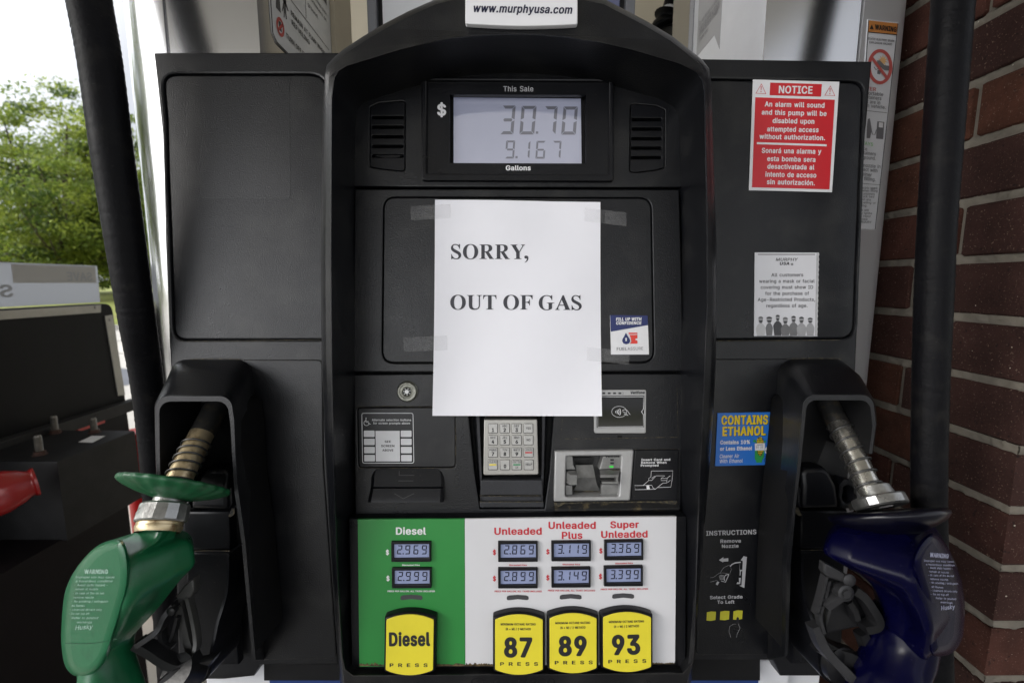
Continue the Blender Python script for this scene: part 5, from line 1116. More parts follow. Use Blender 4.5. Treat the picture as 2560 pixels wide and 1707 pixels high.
# lock
mb = MB()
o3 = P(1019, 978, 0.0)
mb.lathe(o3, (0, 0, 1), [(0.0136, 0.0002), (0.0136, 0.0012), (0.0127, 0.002), (0.0125, 0.0045), (0.0115, 0.0055), (0.0092, 0.0053), (0.0088, 0.0044), (0.0062, 0.0044), (0.0056, 0.0048), (0.0050, 0.0044), (0.0050, 0.001)], 40)
lk = part(mb, 'lock', mat('worn_lock_steel', (0.22, 0.22, 0.19), 0.4, 0.9, bump=0.3, bscale=500, var=0.3, vscale=200))
mb = MB()
mb.lathe(o3, (0, 0, 1), [(0.0031, 0.0), (0.0031, 0.0046), (0.0026, 0.0051), (0.0001, 0.0051)], 20)
for k in range(7):
    a = 2 * math.pi * k / 7 + 0.3
    x, y = o3[0] + 0.0040 * math.cos(a), o3[1] + 0.0040 * math.sin(a)
    mb.box((x - 0.0006, y - 0.0006, 0), (x + 0.0006, y + 0.0006, 0.0043))
part(mb, 'lock_core', M_ALU, lk)

# receipt flap
mb = MB()
fl = [zM(250, 1012), zM(950, 1012), zM(990, 1030), zM(1008, 1080), zM(1002, 1200), zM(995, 1372), zM(172, 1368), zM(190, 1290), zM(205, 1200), zM(212, 1080), zM(228, 1030)]
w0, w1 = 0.0, 0.012


def flapw(y):
    t = (y - 1172) / 82.0
    return 0.001 + 0.013 * max(0, min(1, t)) - (0.0022 if 1216.5 < y < 1220.5 else 0)


NX = 24
rows = [(1172, 938, 1098), (1178, 931, 1107), (1190, 928.5, 1110), (1205, 927.5, 1110.5), (1213, 927, 1110), (1216, 927, 1110), (1218.5, 926.5, 1109.5), (1221, 926, 1109.5), (1225, 925.5, 1109), (1240, 922.5, 1108.5), (1252, 920, 1108), (1255, 920, 1108)]
rs = []
for y, x0, x1 in rows:
    r_ = [P(x0, y, -0.002)]
    for i in range(NX + 1):
        t = i / NX
        e = min(t, 1 - t)
        r_.append(P(x0 + (x1 - x0) * t, y, flapw(y) - (0.004 * (1 - e / 0.03) ** 2 if e < 0.03 else 0)))
    r_.append(P(x1, y, -0.002))
    rs.append(r_)
rs.append([(p[0], p[1], -0.002) for p in rs[-1]])
mb.rings(rs, False)
FLP = part(mb, 'receipt_flap', M_BLK2, smooth=30)
mb = MB()
for a, b in (((998, 1176), (998, 1187)), ((998, 1187.6), (1036, 1187.6)), ((996, 1201.5), (1033, 1201.5)), ((986, 1233), (1008, 1246)), ((1008, 1246), (1035, 1233))):
    mb.stroke([a, b], 1.4, lambda x, y: P(x, y, flapw(y) + 0.0004))
part(mb, 'moulded_marks', mat('worn_black_edge', (0.05, 0.05, 0.05), 0.5, var=0.3, vscale=80), FLP)

# keypad pod
mb = MB()
mb.plate(poly(CH, 0.0), -0.022, -0.026)
rs = []
mb.rings([[P(x, y, -0.022) for x, y in [(1178, 985), (1193, 1180), (1203, 1272)]], [P(x, y, -0.004) for x, y in [(1188, 985), (1199, 1180), (1205, 1272)]], [P(x, y, -0.004) for x, y in [(1196, 985), (1204, 1180), (1207, 1272)]], [P(x, y, -0.022) for x, y in [(1199, 985), (1206, 1180), (1209, 1272)]]], False)
mb.rings([[P(x, y, -0.022) for x, y in [(1372, 985), (1364, 1180), (1358, 1272)]], [P(x, y, -0.004) for x, y in [(1364, 985), (1359, 1180), (1356, 1272)]], [P(x, y, -0.004) for x, y in [(1356, 985), (1354, 1180), (1352, 1272)]], [P(x, y, -0.022) for x, y in [(1353, 985), (1352, 1180), (1350, 1272)]]], False)
mb.plate(poly([(1202, 1200), (1355, 1200), (1357, 1237), (1200, 1237)], 0.001), 0.001, -0.022, 0.001)
mb.plate(poly([(1200, 1241), (1357, 1241), (1358, 1253), (1200, 1253)], -0.004), -0.004, -0.022, 0.001)
mb.plate(poly([(1199, 1255), (1359, 1255), (1360, 1268), (1199, 1268)], -0.001), -0.001, -0.022, 0.001)
KH = part(mb, 'keypad_housing', mat('grey_black_plastic', (0.026, 0.027, 0.031), 0.45, spec=0.35, bump=0.2, bscale=500, var=0.15, vscale=14), RBK)
mb = MB()
for pts in ([(1199, 1238.5), (1240, 1239.5), (1300, 1238.7), (1357, 1238.5)], [(1199, 1254), (1358, 1254)]):
    mb = MB()
    mb.stroke(pts, 2.2, onw(-0.0005))
    part(mb, 'ledge_dust', M_DUST, RBK)
mb = MB()
kp = rounded([zK(182, 170), zK(983, 168), zK(1005, 1003), zK(170, 1012)], [2, 3, 5, 5], 3)
mb.plate(poly(kp, 0.004), 0.004, -0.02, 0.0012)
KP = part(mb, 'keypad', mat('satin_metal_keypad', (0.42, 0.41, 0.385), 0.42, 0.75, bump=0.1, bscale=600, var=0.12, vscale=40))
M_KEY = mat('key_metal', (0.46, 0.455, 0.44), 0.4, 0.7, bump=0.08, bscale=700, var=0.1, vscale=60)
M_YELP = mat('yellow_print', (0.75, 0.60, 0.03), 0.45, var=0.05, vscale=40)
M_GRNP = mat('green_print', (0.03, 0.25, 0.10), 0.45, var=0.05, vscale=40)
KEYS = [['1', '2ABC', '3DEF', '*YES'], ['4GHI', '5JKL', '6MNO', '*NO'], ['7PQRS', '8TUV', '9WXYZ', 'CANCEL'], ['CLEAR', '0', 'ENTER', '*HELP']]
KX = ((248, 383), (427, 565), (606, 744), (786, 922))
KY = ((235, 373), (412, 552), (597, 738), (780, 927))
for r_, row in enumerate(KEYS):
    for c_, k in enumerate(row):
        x0, x1 = KX[c_]
        y0, y1 = KY[r_]
        dx = (r_ - 1.5) * (2.5 if c_ == 3 else -0.5 if c_ == 0 else 1)
        x0, x1 = x0 + dx, x1 + dx
        mb = MB()
        a, b = zK(x0, y0), zK(x1, y1)
        wk = 0.0062
        mb.plate(poly(rrect(a[0] - 0.9, a[1] - 0.9, b[0] + 0.9, b[1] + 0.9, 2.2, 3), 0.0042), 0.0042, 0.003, 0, mi=1)
        mb.plate(poly(rrect(a[0], a[1], b[0], b[1], 1.8, 3), wk), wk, 0.003, 0.0005)
        fk = onw(wk + 0.0002)
        mid = (x0 + x1) / 2
        if k[0] == '*':
            s = k[1:]
            w_ = {'YES': 72, 'NO': 56, 'HELP': 96}[s]
            text(mb, s, zK(mid - w_ / 2, y0 + 84), zK(mid + w_ / 2, y0 + 84), 5.6, fk, bold=5, mi=1)
        elif len(k) >= 5 and k[0].isalpha():
            text(mb, k, zK(x0 + 8, y0 + 46), zK(x1 - 8, y0 + 46), 5.8, fk, bold=3, mi=1)
            q0, q1 = zK(x0 + 14, y0 + 62), zK(x1 - 14, y0 + 82)
            mb.shape([q0, (q1[0], q0[1]), q1, (q0[0], q1[1])], fk, {'CANCEL': 2, 'CLEAR': 3, 'ENTER': 4}[k])
            if k == 'ENTER':
                text(mb, 'OK', zK(mid - 24, y0 + 130), zK(mid + 24, y0 + 130), 5.8, fk, bold=3, mi=1)
        else:
            text(mb, k[0], zK(mid - 20 + (5 if k == '1' else 0), y0 + 122), zK(mid + 20 - (5 if k == '1' else 0), y0 + 122), 9.4, fk, bold=24, mi=1)
            if len(k) > 1:
                w_ = 26 * (len(k) - 1)
                text(mb, k[1:], zK(mid - w_ / 2, y0 + 48), zK(mid + w_ / 2, y0 + 48), 5.2, fk, bold=4, mi=1)
        part(mb, 'key', [M_KEY, M_BLACKP, M_REDP, M_YELP, M_GRNP], KP)

# contactless reader
for wd, pts in ((1.6, [zL(100, 630), zL(500, 628), zL(1455, 610)]), (1.0, [zL(1455, 612), zL(1447, 300), zL(1440, 0)]), (1.0, [zL(100, 632), zL(120, 400), zL(135, 380)]), (1.4, [zL(955, 752), zL(1470, 748)]), (1.5, [zM(50, 331), zM(400, 328), zM(870, 334)]), (1.3, [zM(80, 996), zM(400, 1001), zM(1100, 999), zM(1128, 980), zM(1130, 640), zM(1122, 470)])):
    mb = MB()
    mb.stroke(pts, wd, onw(0.0003))
    part(mb, 'seam_dust', M_DUST, RBK)
mb = MB()
CF = rounded([(1484, 974), (1616, 974), (1615, 1083), (1486, 1083)], [4, 5, 5, 5], 4)
CS = [(1492, 990), (1611, 989), (1611, 1068), (1492, 1069)]
mb.plate(poly(CF, 0.004), 0.004, 0.0, 0.0007, [poly(CS, 0.004)])
CR = part(mb, 'contactless_reader', M_SILV)
mb = MB()
mb.plate(poly([(1490, 988), (1613, 987), (1613, 1070), (1490, 1071)], 0.003), 0.003, 0.0)
part(mb, 'reader_window', mat('gloss_black_window', (0.008, 0.008, 0.009), 0.08, var=0.1, vscale=10, bump=0.02, bscale=20), CR)
mb = MB()
fr = onw(0.0032)
mb.stroke([(1494.5, 992), (1608.5, 991.5), (1608.5, 1022), (1603.8, 1029), (1608.5, 1036), (1608.5, 1066), (1494.5, 1067)], 1.2, fr, closed=True)
c = zL(775, 318)
mb.stroke(ell(c[0], c[1], 18.8, 13.8, 36), 0.8, fr, closed=True)
for i, rr_ in enumerate((5, 9, 13, 17)):
    c = zL(722, 320)
    mb.stroke(ell(c[0] - 2, c[1], rr_, rr_ * 0.9, 8, -32, 32), 1.5, fr)
mb.stroke([zL(815, 300), zL(840, 292), zL(870, 305), zL(885, 330), zL(900, 352)], 0.9, fr)
mb.stroke([zL(815, 300), zL(822, 325), zL(845, 320), zL(838, 330), zL(858, 345), zL(878, 363)], 0.9, fr)
mb.stroke([zL(830, 340), zL(846, 352), zL(862, 360)], 0.9, fr)
part(mb, 'reader_symbol', M_WHITEP, CR)
mb = MB()
fr = onw(0.0043)
text(mb, 'Verifone', zL(902, 114), zL(1068, 112), 33 / 4.612, fr, bold=26, shear=0.15)
for x in (533, 597, 659, 721, 783):
    a = zL(x - 16, 95)
    mb.shape([a, (a[0] + 7, a[1]), (a[0] + 7, a[1] + 4.3), (a[0], a[1] + 4.3)], fr)
mb.stroke([zL(805, 92), zL(822, 94), zL(826, 104), zL(820, 115), zL(805, 117)], 0.6, fr)
part(mb, 'reader_lettering', M_BLACKP, CR)

# card reader
mb = MB()
CO = rounded([zL(33, 770), zL(947, 755), zL(903, 1342), zL(20, 1358)], [5, 5, 6, 5], 4)
CI = rounded([zL(165, 832), zL(800, 824), zL(772, 1292), zL(152, 1300)], [4, 4, 5, 5], 3)
mb.plate(poly(CO, 0.006), 0.006, -0.012, 0.0018, [poly(CI, 0.006)])
CRD = part(mb, 'card_reader', M_SILV)
mb = MB()


def lp(pts, w):
    return poly([zL(*p) for p in pts], w)


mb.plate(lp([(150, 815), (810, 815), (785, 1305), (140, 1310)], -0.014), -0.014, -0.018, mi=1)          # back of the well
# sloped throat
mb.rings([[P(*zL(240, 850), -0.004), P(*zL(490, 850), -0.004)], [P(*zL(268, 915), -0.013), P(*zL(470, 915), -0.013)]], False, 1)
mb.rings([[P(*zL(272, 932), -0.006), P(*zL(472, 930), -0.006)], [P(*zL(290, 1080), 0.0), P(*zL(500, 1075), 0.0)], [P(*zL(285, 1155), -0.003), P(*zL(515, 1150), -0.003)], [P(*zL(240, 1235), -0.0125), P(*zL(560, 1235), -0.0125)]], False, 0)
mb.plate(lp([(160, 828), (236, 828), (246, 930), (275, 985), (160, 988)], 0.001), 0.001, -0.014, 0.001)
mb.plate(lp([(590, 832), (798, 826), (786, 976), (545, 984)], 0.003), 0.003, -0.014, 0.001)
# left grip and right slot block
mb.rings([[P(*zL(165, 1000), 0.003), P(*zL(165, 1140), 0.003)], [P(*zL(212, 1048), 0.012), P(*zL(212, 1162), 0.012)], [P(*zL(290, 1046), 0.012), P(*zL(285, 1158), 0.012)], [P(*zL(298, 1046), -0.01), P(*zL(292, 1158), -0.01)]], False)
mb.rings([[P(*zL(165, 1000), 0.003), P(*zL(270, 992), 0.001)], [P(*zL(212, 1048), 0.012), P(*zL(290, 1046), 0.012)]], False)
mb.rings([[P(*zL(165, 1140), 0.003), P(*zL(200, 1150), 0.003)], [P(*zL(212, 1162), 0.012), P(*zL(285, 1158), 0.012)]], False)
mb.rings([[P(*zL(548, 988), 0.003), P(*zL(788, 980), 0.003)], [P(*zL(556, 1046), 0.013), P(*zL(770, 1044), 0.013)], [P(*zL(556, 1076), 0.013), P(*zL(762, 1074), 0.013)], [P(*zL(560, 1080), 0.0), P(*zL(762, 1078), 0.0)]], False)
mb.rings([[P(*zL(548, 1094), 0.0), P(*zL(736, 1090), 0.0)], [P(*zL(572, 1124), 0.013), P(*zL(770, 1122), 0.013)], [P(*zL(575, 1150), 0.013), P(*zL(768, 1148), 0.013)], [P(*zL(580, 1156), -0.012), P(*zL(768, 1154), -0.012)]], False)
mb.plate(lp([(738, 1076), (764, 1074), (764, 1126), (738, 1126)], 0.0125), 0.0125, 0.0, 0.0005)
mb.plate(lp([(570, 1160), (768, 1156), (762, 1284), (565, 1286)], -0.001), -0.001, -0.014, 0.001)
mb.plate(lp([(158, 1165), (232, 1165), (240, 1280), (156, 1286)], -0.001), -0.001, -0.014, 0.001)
part(mb, 'card_slot', [M_SILVD, mat('dark_throat', (0.06, 0.06, 0.06), 0.45, 0.3, var=0.3, vscale=50)], CRD)  # second material is a darker grey for the throat and well
mb = MB()
c0 = [(235, 1200), (270, 1170), (360, 1150), (440, 1170), (540, 1240), (556, 1215), (545, 1262), (260, 1266)]
mb.shape([zL(*p) for p in c0], onw(-0.0118))
part(mb, 'slot_dust', M_DUST, CRD)
mb = MB()
mb.shape([zL(*p) for p in [(660, 985), (775, 977), (784, 996), (770, 1002), (720, 1000)]], onw(0.0052))
part(mb, 'slot_dust', M_DUST, CRD)
mb = MB()
fr = onw(0.0034)
text(mb, 'Verifone', zL(612, 846), zL(776, 842), 26 / 4.612, fr, bold=26, shear=0.15)
for y in (873, 911):
    a = zL(672, y - 11)
    mb.shape([a, (a[0] + 9, a[1]), (a[0] + 9, a[1] + 4.6), (a[0], a[1] + 4.6)], fr)
part(mb, 'slot_lettering', M_BLACKP, CRD)
mb = MB()
a = zL(664, 940)
mb.shape([a, (a[0] + 9.5, a[1]), (a[0] + 9.5, a[1] + 4.6), (a[0], a[1] + 4.6)], fr)
part(mb, 'status_light', mat('green_status_light', (0.02, 0.30, 0.03), 0.3, var=0.05, vscale=60, emit=((0.05, 0.9, 0.08), 0.25)), CRD)

# card instruction plate and its ledge
mb = MB()
mb.plate(poly(rounded([zL(957, 757), zL(1468, 752), zL(1446, 1345), zL(912, 1345)], 3, 3), 0.0025), 0.0025, 0.0, 0.0012)
CP = part(mb, 'card_plate', M_BLK2)
mb = MB()
fr = onw(0.0028)
for s, x0, x1, yb in (('Insert Card and', 1030, 1363, 884), ('Remove When', 1028, 1320, 917), ('Prompted', 1024, 1228, 950)):
    text(mb, s, zL(x0, yb), zL(x1, yb - 3), 26 / 4.612, fr, bold=13, track=10)
for pts, cl in (([(1145, 1000), (1392, 998), (1385, 1100), (1370, 1185), (1215, 1190)], 0), ([(1145, 1000), (1140, 1070), (1115, 1085), (1115, 1108), (1150, 1108), (1200, 1055), (1300, 1055), (1258, 1085), (1258, 1110), (1325, 1108), (1330, 1080), (1365, 1055)], 0),
                ([(1325, 1110), (1320, 1138), (1280, 1138), (1190, 1210), (960, 1215), (953, 1168), (1150, 1164), (1165, 1195), (1190, 1210)], 0), ([(1115, 1110), (1052, 1164)], 0), ([(1330, 1135), (1365, 1105)], 0), ([(1150, 1085), (1185, 1058)], 0), ([(1258, 1085), (1330, 1085)], 0)):
    mb.stroke([zL(*p) for p in pts], 0.9, fr, closed=bool(cl))
mb.shape([zL(*p) for p in [(1088, 1166), (1118, 1165), (1130, 1211), (1093, 1213)]], fr)
part(mb, 'plate_lettering', M_WHITEP, CP)
mb = MB()
mb.rings([[P(*zL(25, 1362), 0.0005), P(*zL(700, 1352), 0.0005), P(*zL(1450, 1345), 0.0005)], [P(*zL(30, 1440), 0.007), P(*zL(700, 1434), 0.007), P(*zL(1462, 1425), 0.007)], [P(*zL(32, 1462), 0.007), P(*zL(700, 1452), 0.007), P(*zL(1468, 1444), 0.007)], [P(*zL(32, 1475), 0.0), P(*zL(700, 1470), 0.0), P(*zL(1468, 1460), 0.0)]], False)
part(mb, 'reader_ledge', M_DUSTY, RBK)
mb = MB()
mb.shape([zL(*p) for p in [(22, 1362), (500, 1357), (905, 1350), (1170, 1350), (1390, 1340), (1425, 1318), (1440, 1350), (1420, 1395), (1360, 1390), (1330, 1372), (1180, 1366), (900, 1366), (500, 1372), (140, 1380), (80, 1412), (25, 1400)]], lambda x, y: P(x, y, 0.0012 + 0.006 * max(0, (y - 1252) / 20.0)))
part(mb, 'ledge_dust', M_DUST, RBK)
mb = MB()
mb.shape([zL(385, 1478), zL(437, 1478), zL(437, 1502), zL(385, 1502)], onw(0.0003))
part(mb, 'drain_hole', M_DARK, RBK)
mb = MB()
mb.shape([zL(755, 592), zL(808, 590), zL(808, 632), zL(755, 634)], onw(0.0003))
part(mb, 'drain_hole', M_DARK, RBK)

# ---- price panel
PW = 0.020
M_PGRN = mat('green_price_sheet', (0.025, 0.22, 0.045), 0.35, var=0.06, vscale=10)
M_PWHT = mat('white_price_sheet', (0.62, 0.62, 0.64), 0.35, var=0.03, vscale=9)
mb = MB()
mb.plate(poly([(872, 1296), (1716, 1290), (1714, 1700), (880, 1700)], 0.017), 0.017, -0.01, 0.001)
part(mb, 'price_frame', M_BLK2)
mb = MB()
mb.plate(poly([(894, 1298), (1161.5, 1297), (1163, 1663), (898, 1666)], PW), PW, PW - 0.004, 0.0004, mi=0)
mb.plate(poly(rounded([(1162, 1297), (1691, 1291), (1688, 1659), (1163.5, 1663)], [0, 0, 8, 0], 3), PW), PW, PW - 0.004, 0.0004, mi=1)
PP = part(mb, 'price_panel', [M_PGRN, M_PWHT])
mb = MB()
ft = onw(PW + 0.0003)
random.seed(11)
for x0, x1, yb, hh in ((898, 960, 1664, 9), (1085, 1240, 1664, 7), (1165, 1236, 1663, 8), (1630, 1686, 1659, 5)):
    n = 26
    mb = MB()
    mb.shape([(x0, yb)] + [(x0 + (x1 - x0) * i / n, yb - hh * random.uniform(0.25, 1.0)) for i in range(n + 1)] + [(x1, yb)], ft)
    part(mb, 'panel_grime', mat('rusty_grime', (0.16, 0.11, 0.05), 0.9, col2=(0.03, 0.025, 0.015), vscale=140, lo=0.4, hi=0.6), PP)


def I2(x, y):
    return zI(x, y)


HEADS = [[('Diesel', 365, 598, 562, 598, 48)], [('Unleaded', 1008, 599, 1318, 598, 47)], [('Unleaded', 1362, 561, 1671, 560, 47), ('Plus', 1449, 626, 1584, 625, 47)], [('Super', 1766, 556, 1953, 554, 46), ('Unleaded', 1706, 620, 2010, 616, 46)]]
for k, hd in enumerate(HEADS):
    mb = MB()
    for s, xa, ya, xb, yb, ch in hd:
        text(mb, s, I2(xa, ya), I2(xb, yb), ch / 2.6133, ft, bold=16)
    part(mb, 'grade_heading', M_WHITEP if k == 0 else M_REDP, PP)
COLS = [(333, 593, 645, 337, 596, 817, 1), (1032, 1292, 645, 1032, 1292, 818, 0), (1381, 1640, 641, 1381, 1638, 813, 0), (1728, 1983, 635, 1725, 1980, 805, 0)]
PRICES = [('2.969', '2.999'), ('2.869', '2.899'), ('3.119', '3.149'), ('3.369', '3.399')]
for x0, x1, y0, u0, u1, v0, wh in COLS:
    tl = -0.012 * (x1 - x0) if x0 > 1700 else 0
    m = (x0 + x1) / 2
    for s, xa, ya, xb, yb, ch, bo, sh in (('$', x0 - 34, y0 + 84, x0 - 13, y0 + 84, 31, 14, 0), ('$', u0 - 34, v0 + 82, u0 - 13, v0 + 82, 31, 14, 0), ('Discounted Price', m - 56, y0 + 156, m + 58, y0 + 156 + tl, 9.5, 20, 0), ('PRICE PER GALLON, ALL TAXES INCLUDED', m - 153, v0 + 155, m + 156, v0 + 155 + tl, 10.5, 18, 0.1)):
        mb = MB()
        text(mb, s, I2(xa, ya), I2(xb, yb), ch / 2.6133, ft, bold=bo, shear=sh)
        part(mb, 'price_sign' if s == '$' else 'price_caption', M_WHITEP if wh else M_REDP, PP)
for cx, cy in ((467, 1007), (1161, 1008), (1507, 1003), (1850, 998)):
    mb = MB()
    a = [I2(cx - 73, cy + 14), I2(cx - 70, cy - 8), I2(cx - 55, cy - 14), I2(cx, cy - 18), I2(cx + 55, cy - 14), I2(cx + 70, cy - 8), I2(cx + 73, cy + 12), I2(cx + 60, cy + 17), I2(cx, cy + 11), I2(cx - 60, cy + 18)]
    mb.shape(rounded(a, 3, 3), ft)
    part(mb, 'indicator_window', mat('grey_window', (0.06, 0.06, 0.065), 0.25, var=0.1, vscale=40), PP)
PDH = (24, 25)
for ci, (x0, x1, y0, u0, u1, v0, wh) in enumerate(COLS):
    for ri_, (a0, a1, b0) in enumerate(((x0, x1, y0), (u0, u1, v0))):
        h = 133
        sk = -3 if ci < 3 else -5
        o4 = [I2(a0, b0 + (0 if ci < 2 else 2)), I2(a1, b0 + (0 if ci < 2 else sk + 2)), I2(a1, b0 + h + sk * 0.4), I2(a0 + 1, b0 + h)]
        i4 = [I2(a0 + 17, b0 + 18), I2(a1 - 12, b0 + 17 + sk * 0.5), I2(a1 - 12, b0 + h - 26 + sk * 0.4), I2(a0 + 18, b0 + h - 24)]
        mb = MB()
        mb.plate(poly(rounded(o4, 1.6, 2), PW + 0.004), PW + 0.004, PW - 0.002, 0.0008, [poly(i4, PW + 0.004)])
        pd = part(mb, 'price_display', M_BLK2)
        mb = MB()
        e = 1.5
        mb.plate(poly([(i4[0][0] - e, i4[0][1] - e), (i4[1][0] + e, i4[1][1] - e), (i4[2][0] + e, i4[2][1] + e), (i4[3][0] - e, i4[3][1] + e)], PW + 0.0015), PW + 0.0015, PW - 0.001)
        s = PRICES[ci][ri_]
        L0, L1 = i4[0][0] + 7.5, i4[1][0] - (6.5 if ci < 3 else 7.5)
        t0 = i4[0][1] + 2.2 + (0 if ri_ else -0.6)
        dw = 12.0
        stp = (L1 - L0 - dw) / 3.0
        bx = []
        for k, ch in enumerate(s.replace('.', '')):
            xx = L0 + k * stp + (1 if k == 0 else 0)
            bx.append((xx, t0, xx + dw, t0 + 22.5))
        bx.insert(1, (L0 + dw + 3.0, t0 + 19.6, 2.9, 0))
        seg7(mb, s, bx, 2.5, 0.07, onw(PW + 0.0018), 1)
        part(mb, 'screen', [M_LCDP, mat('price_segment', (0.008, 0.009, 0.015), 0.15, coat=0.5, var=0.05, vscale=50)], pd)

# grade buttons
M_YEL = mat('yellow_button_face', (0.72, 0.62, 0.035), 0.32, var=0.04, vscale=25, coat=0.2)
BUT = [(303, 613, 1120, 1516, 'Diesel', 1.0), (1013, 1325, 1120, 1513, '87', 0.0), (1370, 1677, 1112, 1503, '89', -0.6), (1720, 2033, 1105, 1495, '93', -1.2)]
BW = 0.0315
for x0, x1, y0, y1, s, lean in BUT:
    def face(gx, gy):
        X0, X1, Y0, Y1 = x0 - gx, x1 + gx, y0 - gy, y1 + gy
        cx = (X0 + X1) / 2
        n = 14
        top = [(X0 + (X1 - X0) * i / n, Y0 + 34 * (2 * (i / n) - 1) ** 2) for i in range(n + 1)]
        bot = [(X1 - (X1 - X0) * i / n, Y1 - 34 * (2 * (i / n) - 1) ** 2) for i in range(n + 1)]
        d = 5 if s != 'Diesel' else -6
        return [I2(px + (d if s == 'Diesel' else 0) * (-(py - Y0) / (Y1 - Y0)) * -1, py) for px, py in top + bot]
    mb = MB()
    mb.plate(poly(rounded(face(15, 14), 4.5, 3), BW), BW, PW - 0.002, 0.004, seg=3)
    gb = part(mb, 'grade_button', M_BLK2, label=('black button with yellow face reading Diesel' if s == 'Diesel' else 'black button with yellow face reading ' + s))
    mb = MB()
    wf = BW + 0.0008
    mb.plate(poly(rounded(face(0, 0), 4, 3), wf), wf, BW - 0.001, 0.0005)
    bf = part(mb, 'button_face', M_YEL, gb)
    mb = MB()
    fb = onw(wf + 0.0002)
    ox, oy = x0 - 1013, y0 - 1120
    tl = lean * 4
    if s == 'Diesel':
        rows = [('Diesel', 320, 1327, 589, 1325, 92, 26, 0)] + [('PRESS', 324, 1461, 572, 1461, 23, 14, 210)]
    else:
        rows = [(s, 1071 + ox, 1400 + oy, 1256 + ox, 1400 + oy + tl, 132, 24, 0), ('PRESS', 1046 + ox, 1453 + oy, 1294 + ox, 1453 + oy + tl, 23, 14, 210),
                ('MINIMUM OCTANE RATING', 1050 + ox, 1190 + oy, 1278 + ox, 1190 + oy + tl, 14.5, 13, 0), ('(R + M) / 2 METHOD', 1083 + ox, 1221 + oy, 1247 + ox, 1221 + oy + tl, 14.5, 13, 0)]
    for t_, xa, ya, xb, yb, ch, bo, tr in rows:
        mb = MB()
        text(mb, t_, I2(xa, ya), I2(xb, yb), ch / 2.6133, fb, bold=bo, track=tr)
        part(mb, 'button_lettering', M_BLACKP, gb)

# ---- printed instructions on the right boot panel
mb = MB()
fi = onw(-0.0077)
for s, x0, x1, y0_, y1_, ch in (('INSTRUCTIONS', 132, 789, 201, 181, 62), ('Remove', 319, 589, 296, 290, 47), ('Nozzle', 338, 557, 362, 356, 47), ('Select Grade', 181, 608, 1030, 1019, 44), ('To Left', 278, 503, 1090, 1086, 44)):
    text(mb, s, zQ(x0, y0_), zQ(x1, y1_), ch / 5.228, fi, bold=12, track=4, shear=0.02)
for pts in ([(302, 518), (358, 480), (357, 500), (422, 494), (422, 535), (357, 538), (357, 552)],
            [(585, 520), (622, 468), (665, 478), (632, 882), (560, 850), (595, 850), (612, 530)],
            [(258, 832), (280, 795), (305, 808), (280, 848)], [(572, 645), (606, 645), (606, 660), (585, 665), (580, 720), (572, 720)], [(560, 752), (586, 750), (578, 830), (526, 832), (545, 805), (566, 815)]):
    mb.shape([zQ(*p) for p in pts], fi)
mb.stroke([zQ(*p) for p in [(445, 604), (470, 575), (510, 556), (585, 547)]], 2.6, fi)
for pts in ([(445, 600), (440, 582), (365, 615), (330, 660), (318, 690)], [(455, 615), (462, 640), (440, 700)], [(188, 748), (228, 746), (300, 690), (345, 685), (430, 700)], [(188, 804), (280, 782)], [(575, 560), (568, 650)]):
    mb.stroke([zQ(*p) for p in pts], 0.5, fi)
for k in range(4):
    mb.stroke([zQ(300 + k * 4, 730 + k * 15), zQ(330, 715 + k * 17), zQ(365, 722 + k * 16)], 1.0, fi)
mb.stroke([zQ(*p) for p in [(432, 704), (385, 715), (368, 745), (372, 790)]], 2.0, fi)
mb.stroke([zQ(*p) for p in [(432, 704), (384, 808), (330, 790)]], 2.0, fi)
mb.stroke([zQ(*p) for p in [(455, 1530), (432, 1450), (440, 1385), (495, 1352), (525, 1355)]], 0.6, fi)
mb.stroke([zQ(*p) for p in [(527, 1530), (540, 1480), (575, 1410), (560, 1370), (548, 1270)]], 0.6, fi)
part(mb, 'instruction_lettering', M_GREYP)
for x0, x1, y0_ in ((143, 262, 1192), (318, 438, 1184), (490, 610, 1178)):
    mb = MB()
    mb.shape([zQ(x0, y0_ + 8), zQ((x0 + x1) / 2, y0_ - 4), zQ(x1, y0_), zQ(x1 - 8, y0_ + 108), zQ((x0 + x1) / 2 - 4, y0_ + 120), zQ(x0 - 6, y0_ + 116)], fi)
    part(mb, 'instruction_square', mat('yellow_ink', (0.50, 0.47, 0.03), 0.45, var=0.05, vscale=40))
mb = MB()
mb.shape([zQ(527, 1350), zQ(528, 1275), zQ(545, 1258), zQ(562, 1275), zQ(560, 1350)], onw(-0.0075))
part(mb, 'instruction_finger', M_BLACKP)


# ---- nozzle boots
def upath(left, right, ytop, r, n=6):
    """left: (x, y) points bottom to top, right: top to bottom; rounded shoulders at ytop"""
    xl, xr = left[-1][0], right[0][0]
    pts = [tuple(p) for p in left[:-1]]
    pts.append((xl, ytop + r))
    for k in range(1, n + 1):
        a = math.pi / 2 * k / n
        pts.append((xl + r * (1 - math.cos(a)), ytop + r - r * math.sin(a)))
    for k in range(1, 5):
        pts.append((xl + r + (xr - xl - 2 * r) * k / 5, ytop))
    for k in range(n + 1):
        a = math.pi / 2 * k / n
        pts.append((xr - r + r * math.sin(a), ytop + r - r * math.cos(a)))
    pts += [tuple(p) for p in right[1:]]
    return pts


def boot(rear, mid, front, inner, back):
    mb = MB()
    mb.rings([[P(x, y, w) for x, y in pts] for pts, w in (rear, mid, front[0], front[1])], False)
    mb.rings([[P(x, y, w) for x, y in pts] for pts, w in (front[1], inner)], False)
    b = part(mb, 'nozzle_boot', M_BLK, smooth=50)
    mb = MB()
    pin, win = inner
    loc = [P(x, y, win)[:2] for x, y in pin]
    mb.rings([[(x, y, win) for x, y in loc], [(x, y, back) for x, y in loc]], False)
    mb.fill([[(x, y, back) for x, y in loc]])
    part(mb, 'boot_liner', M_DARK, b, smooth=50)
    return b


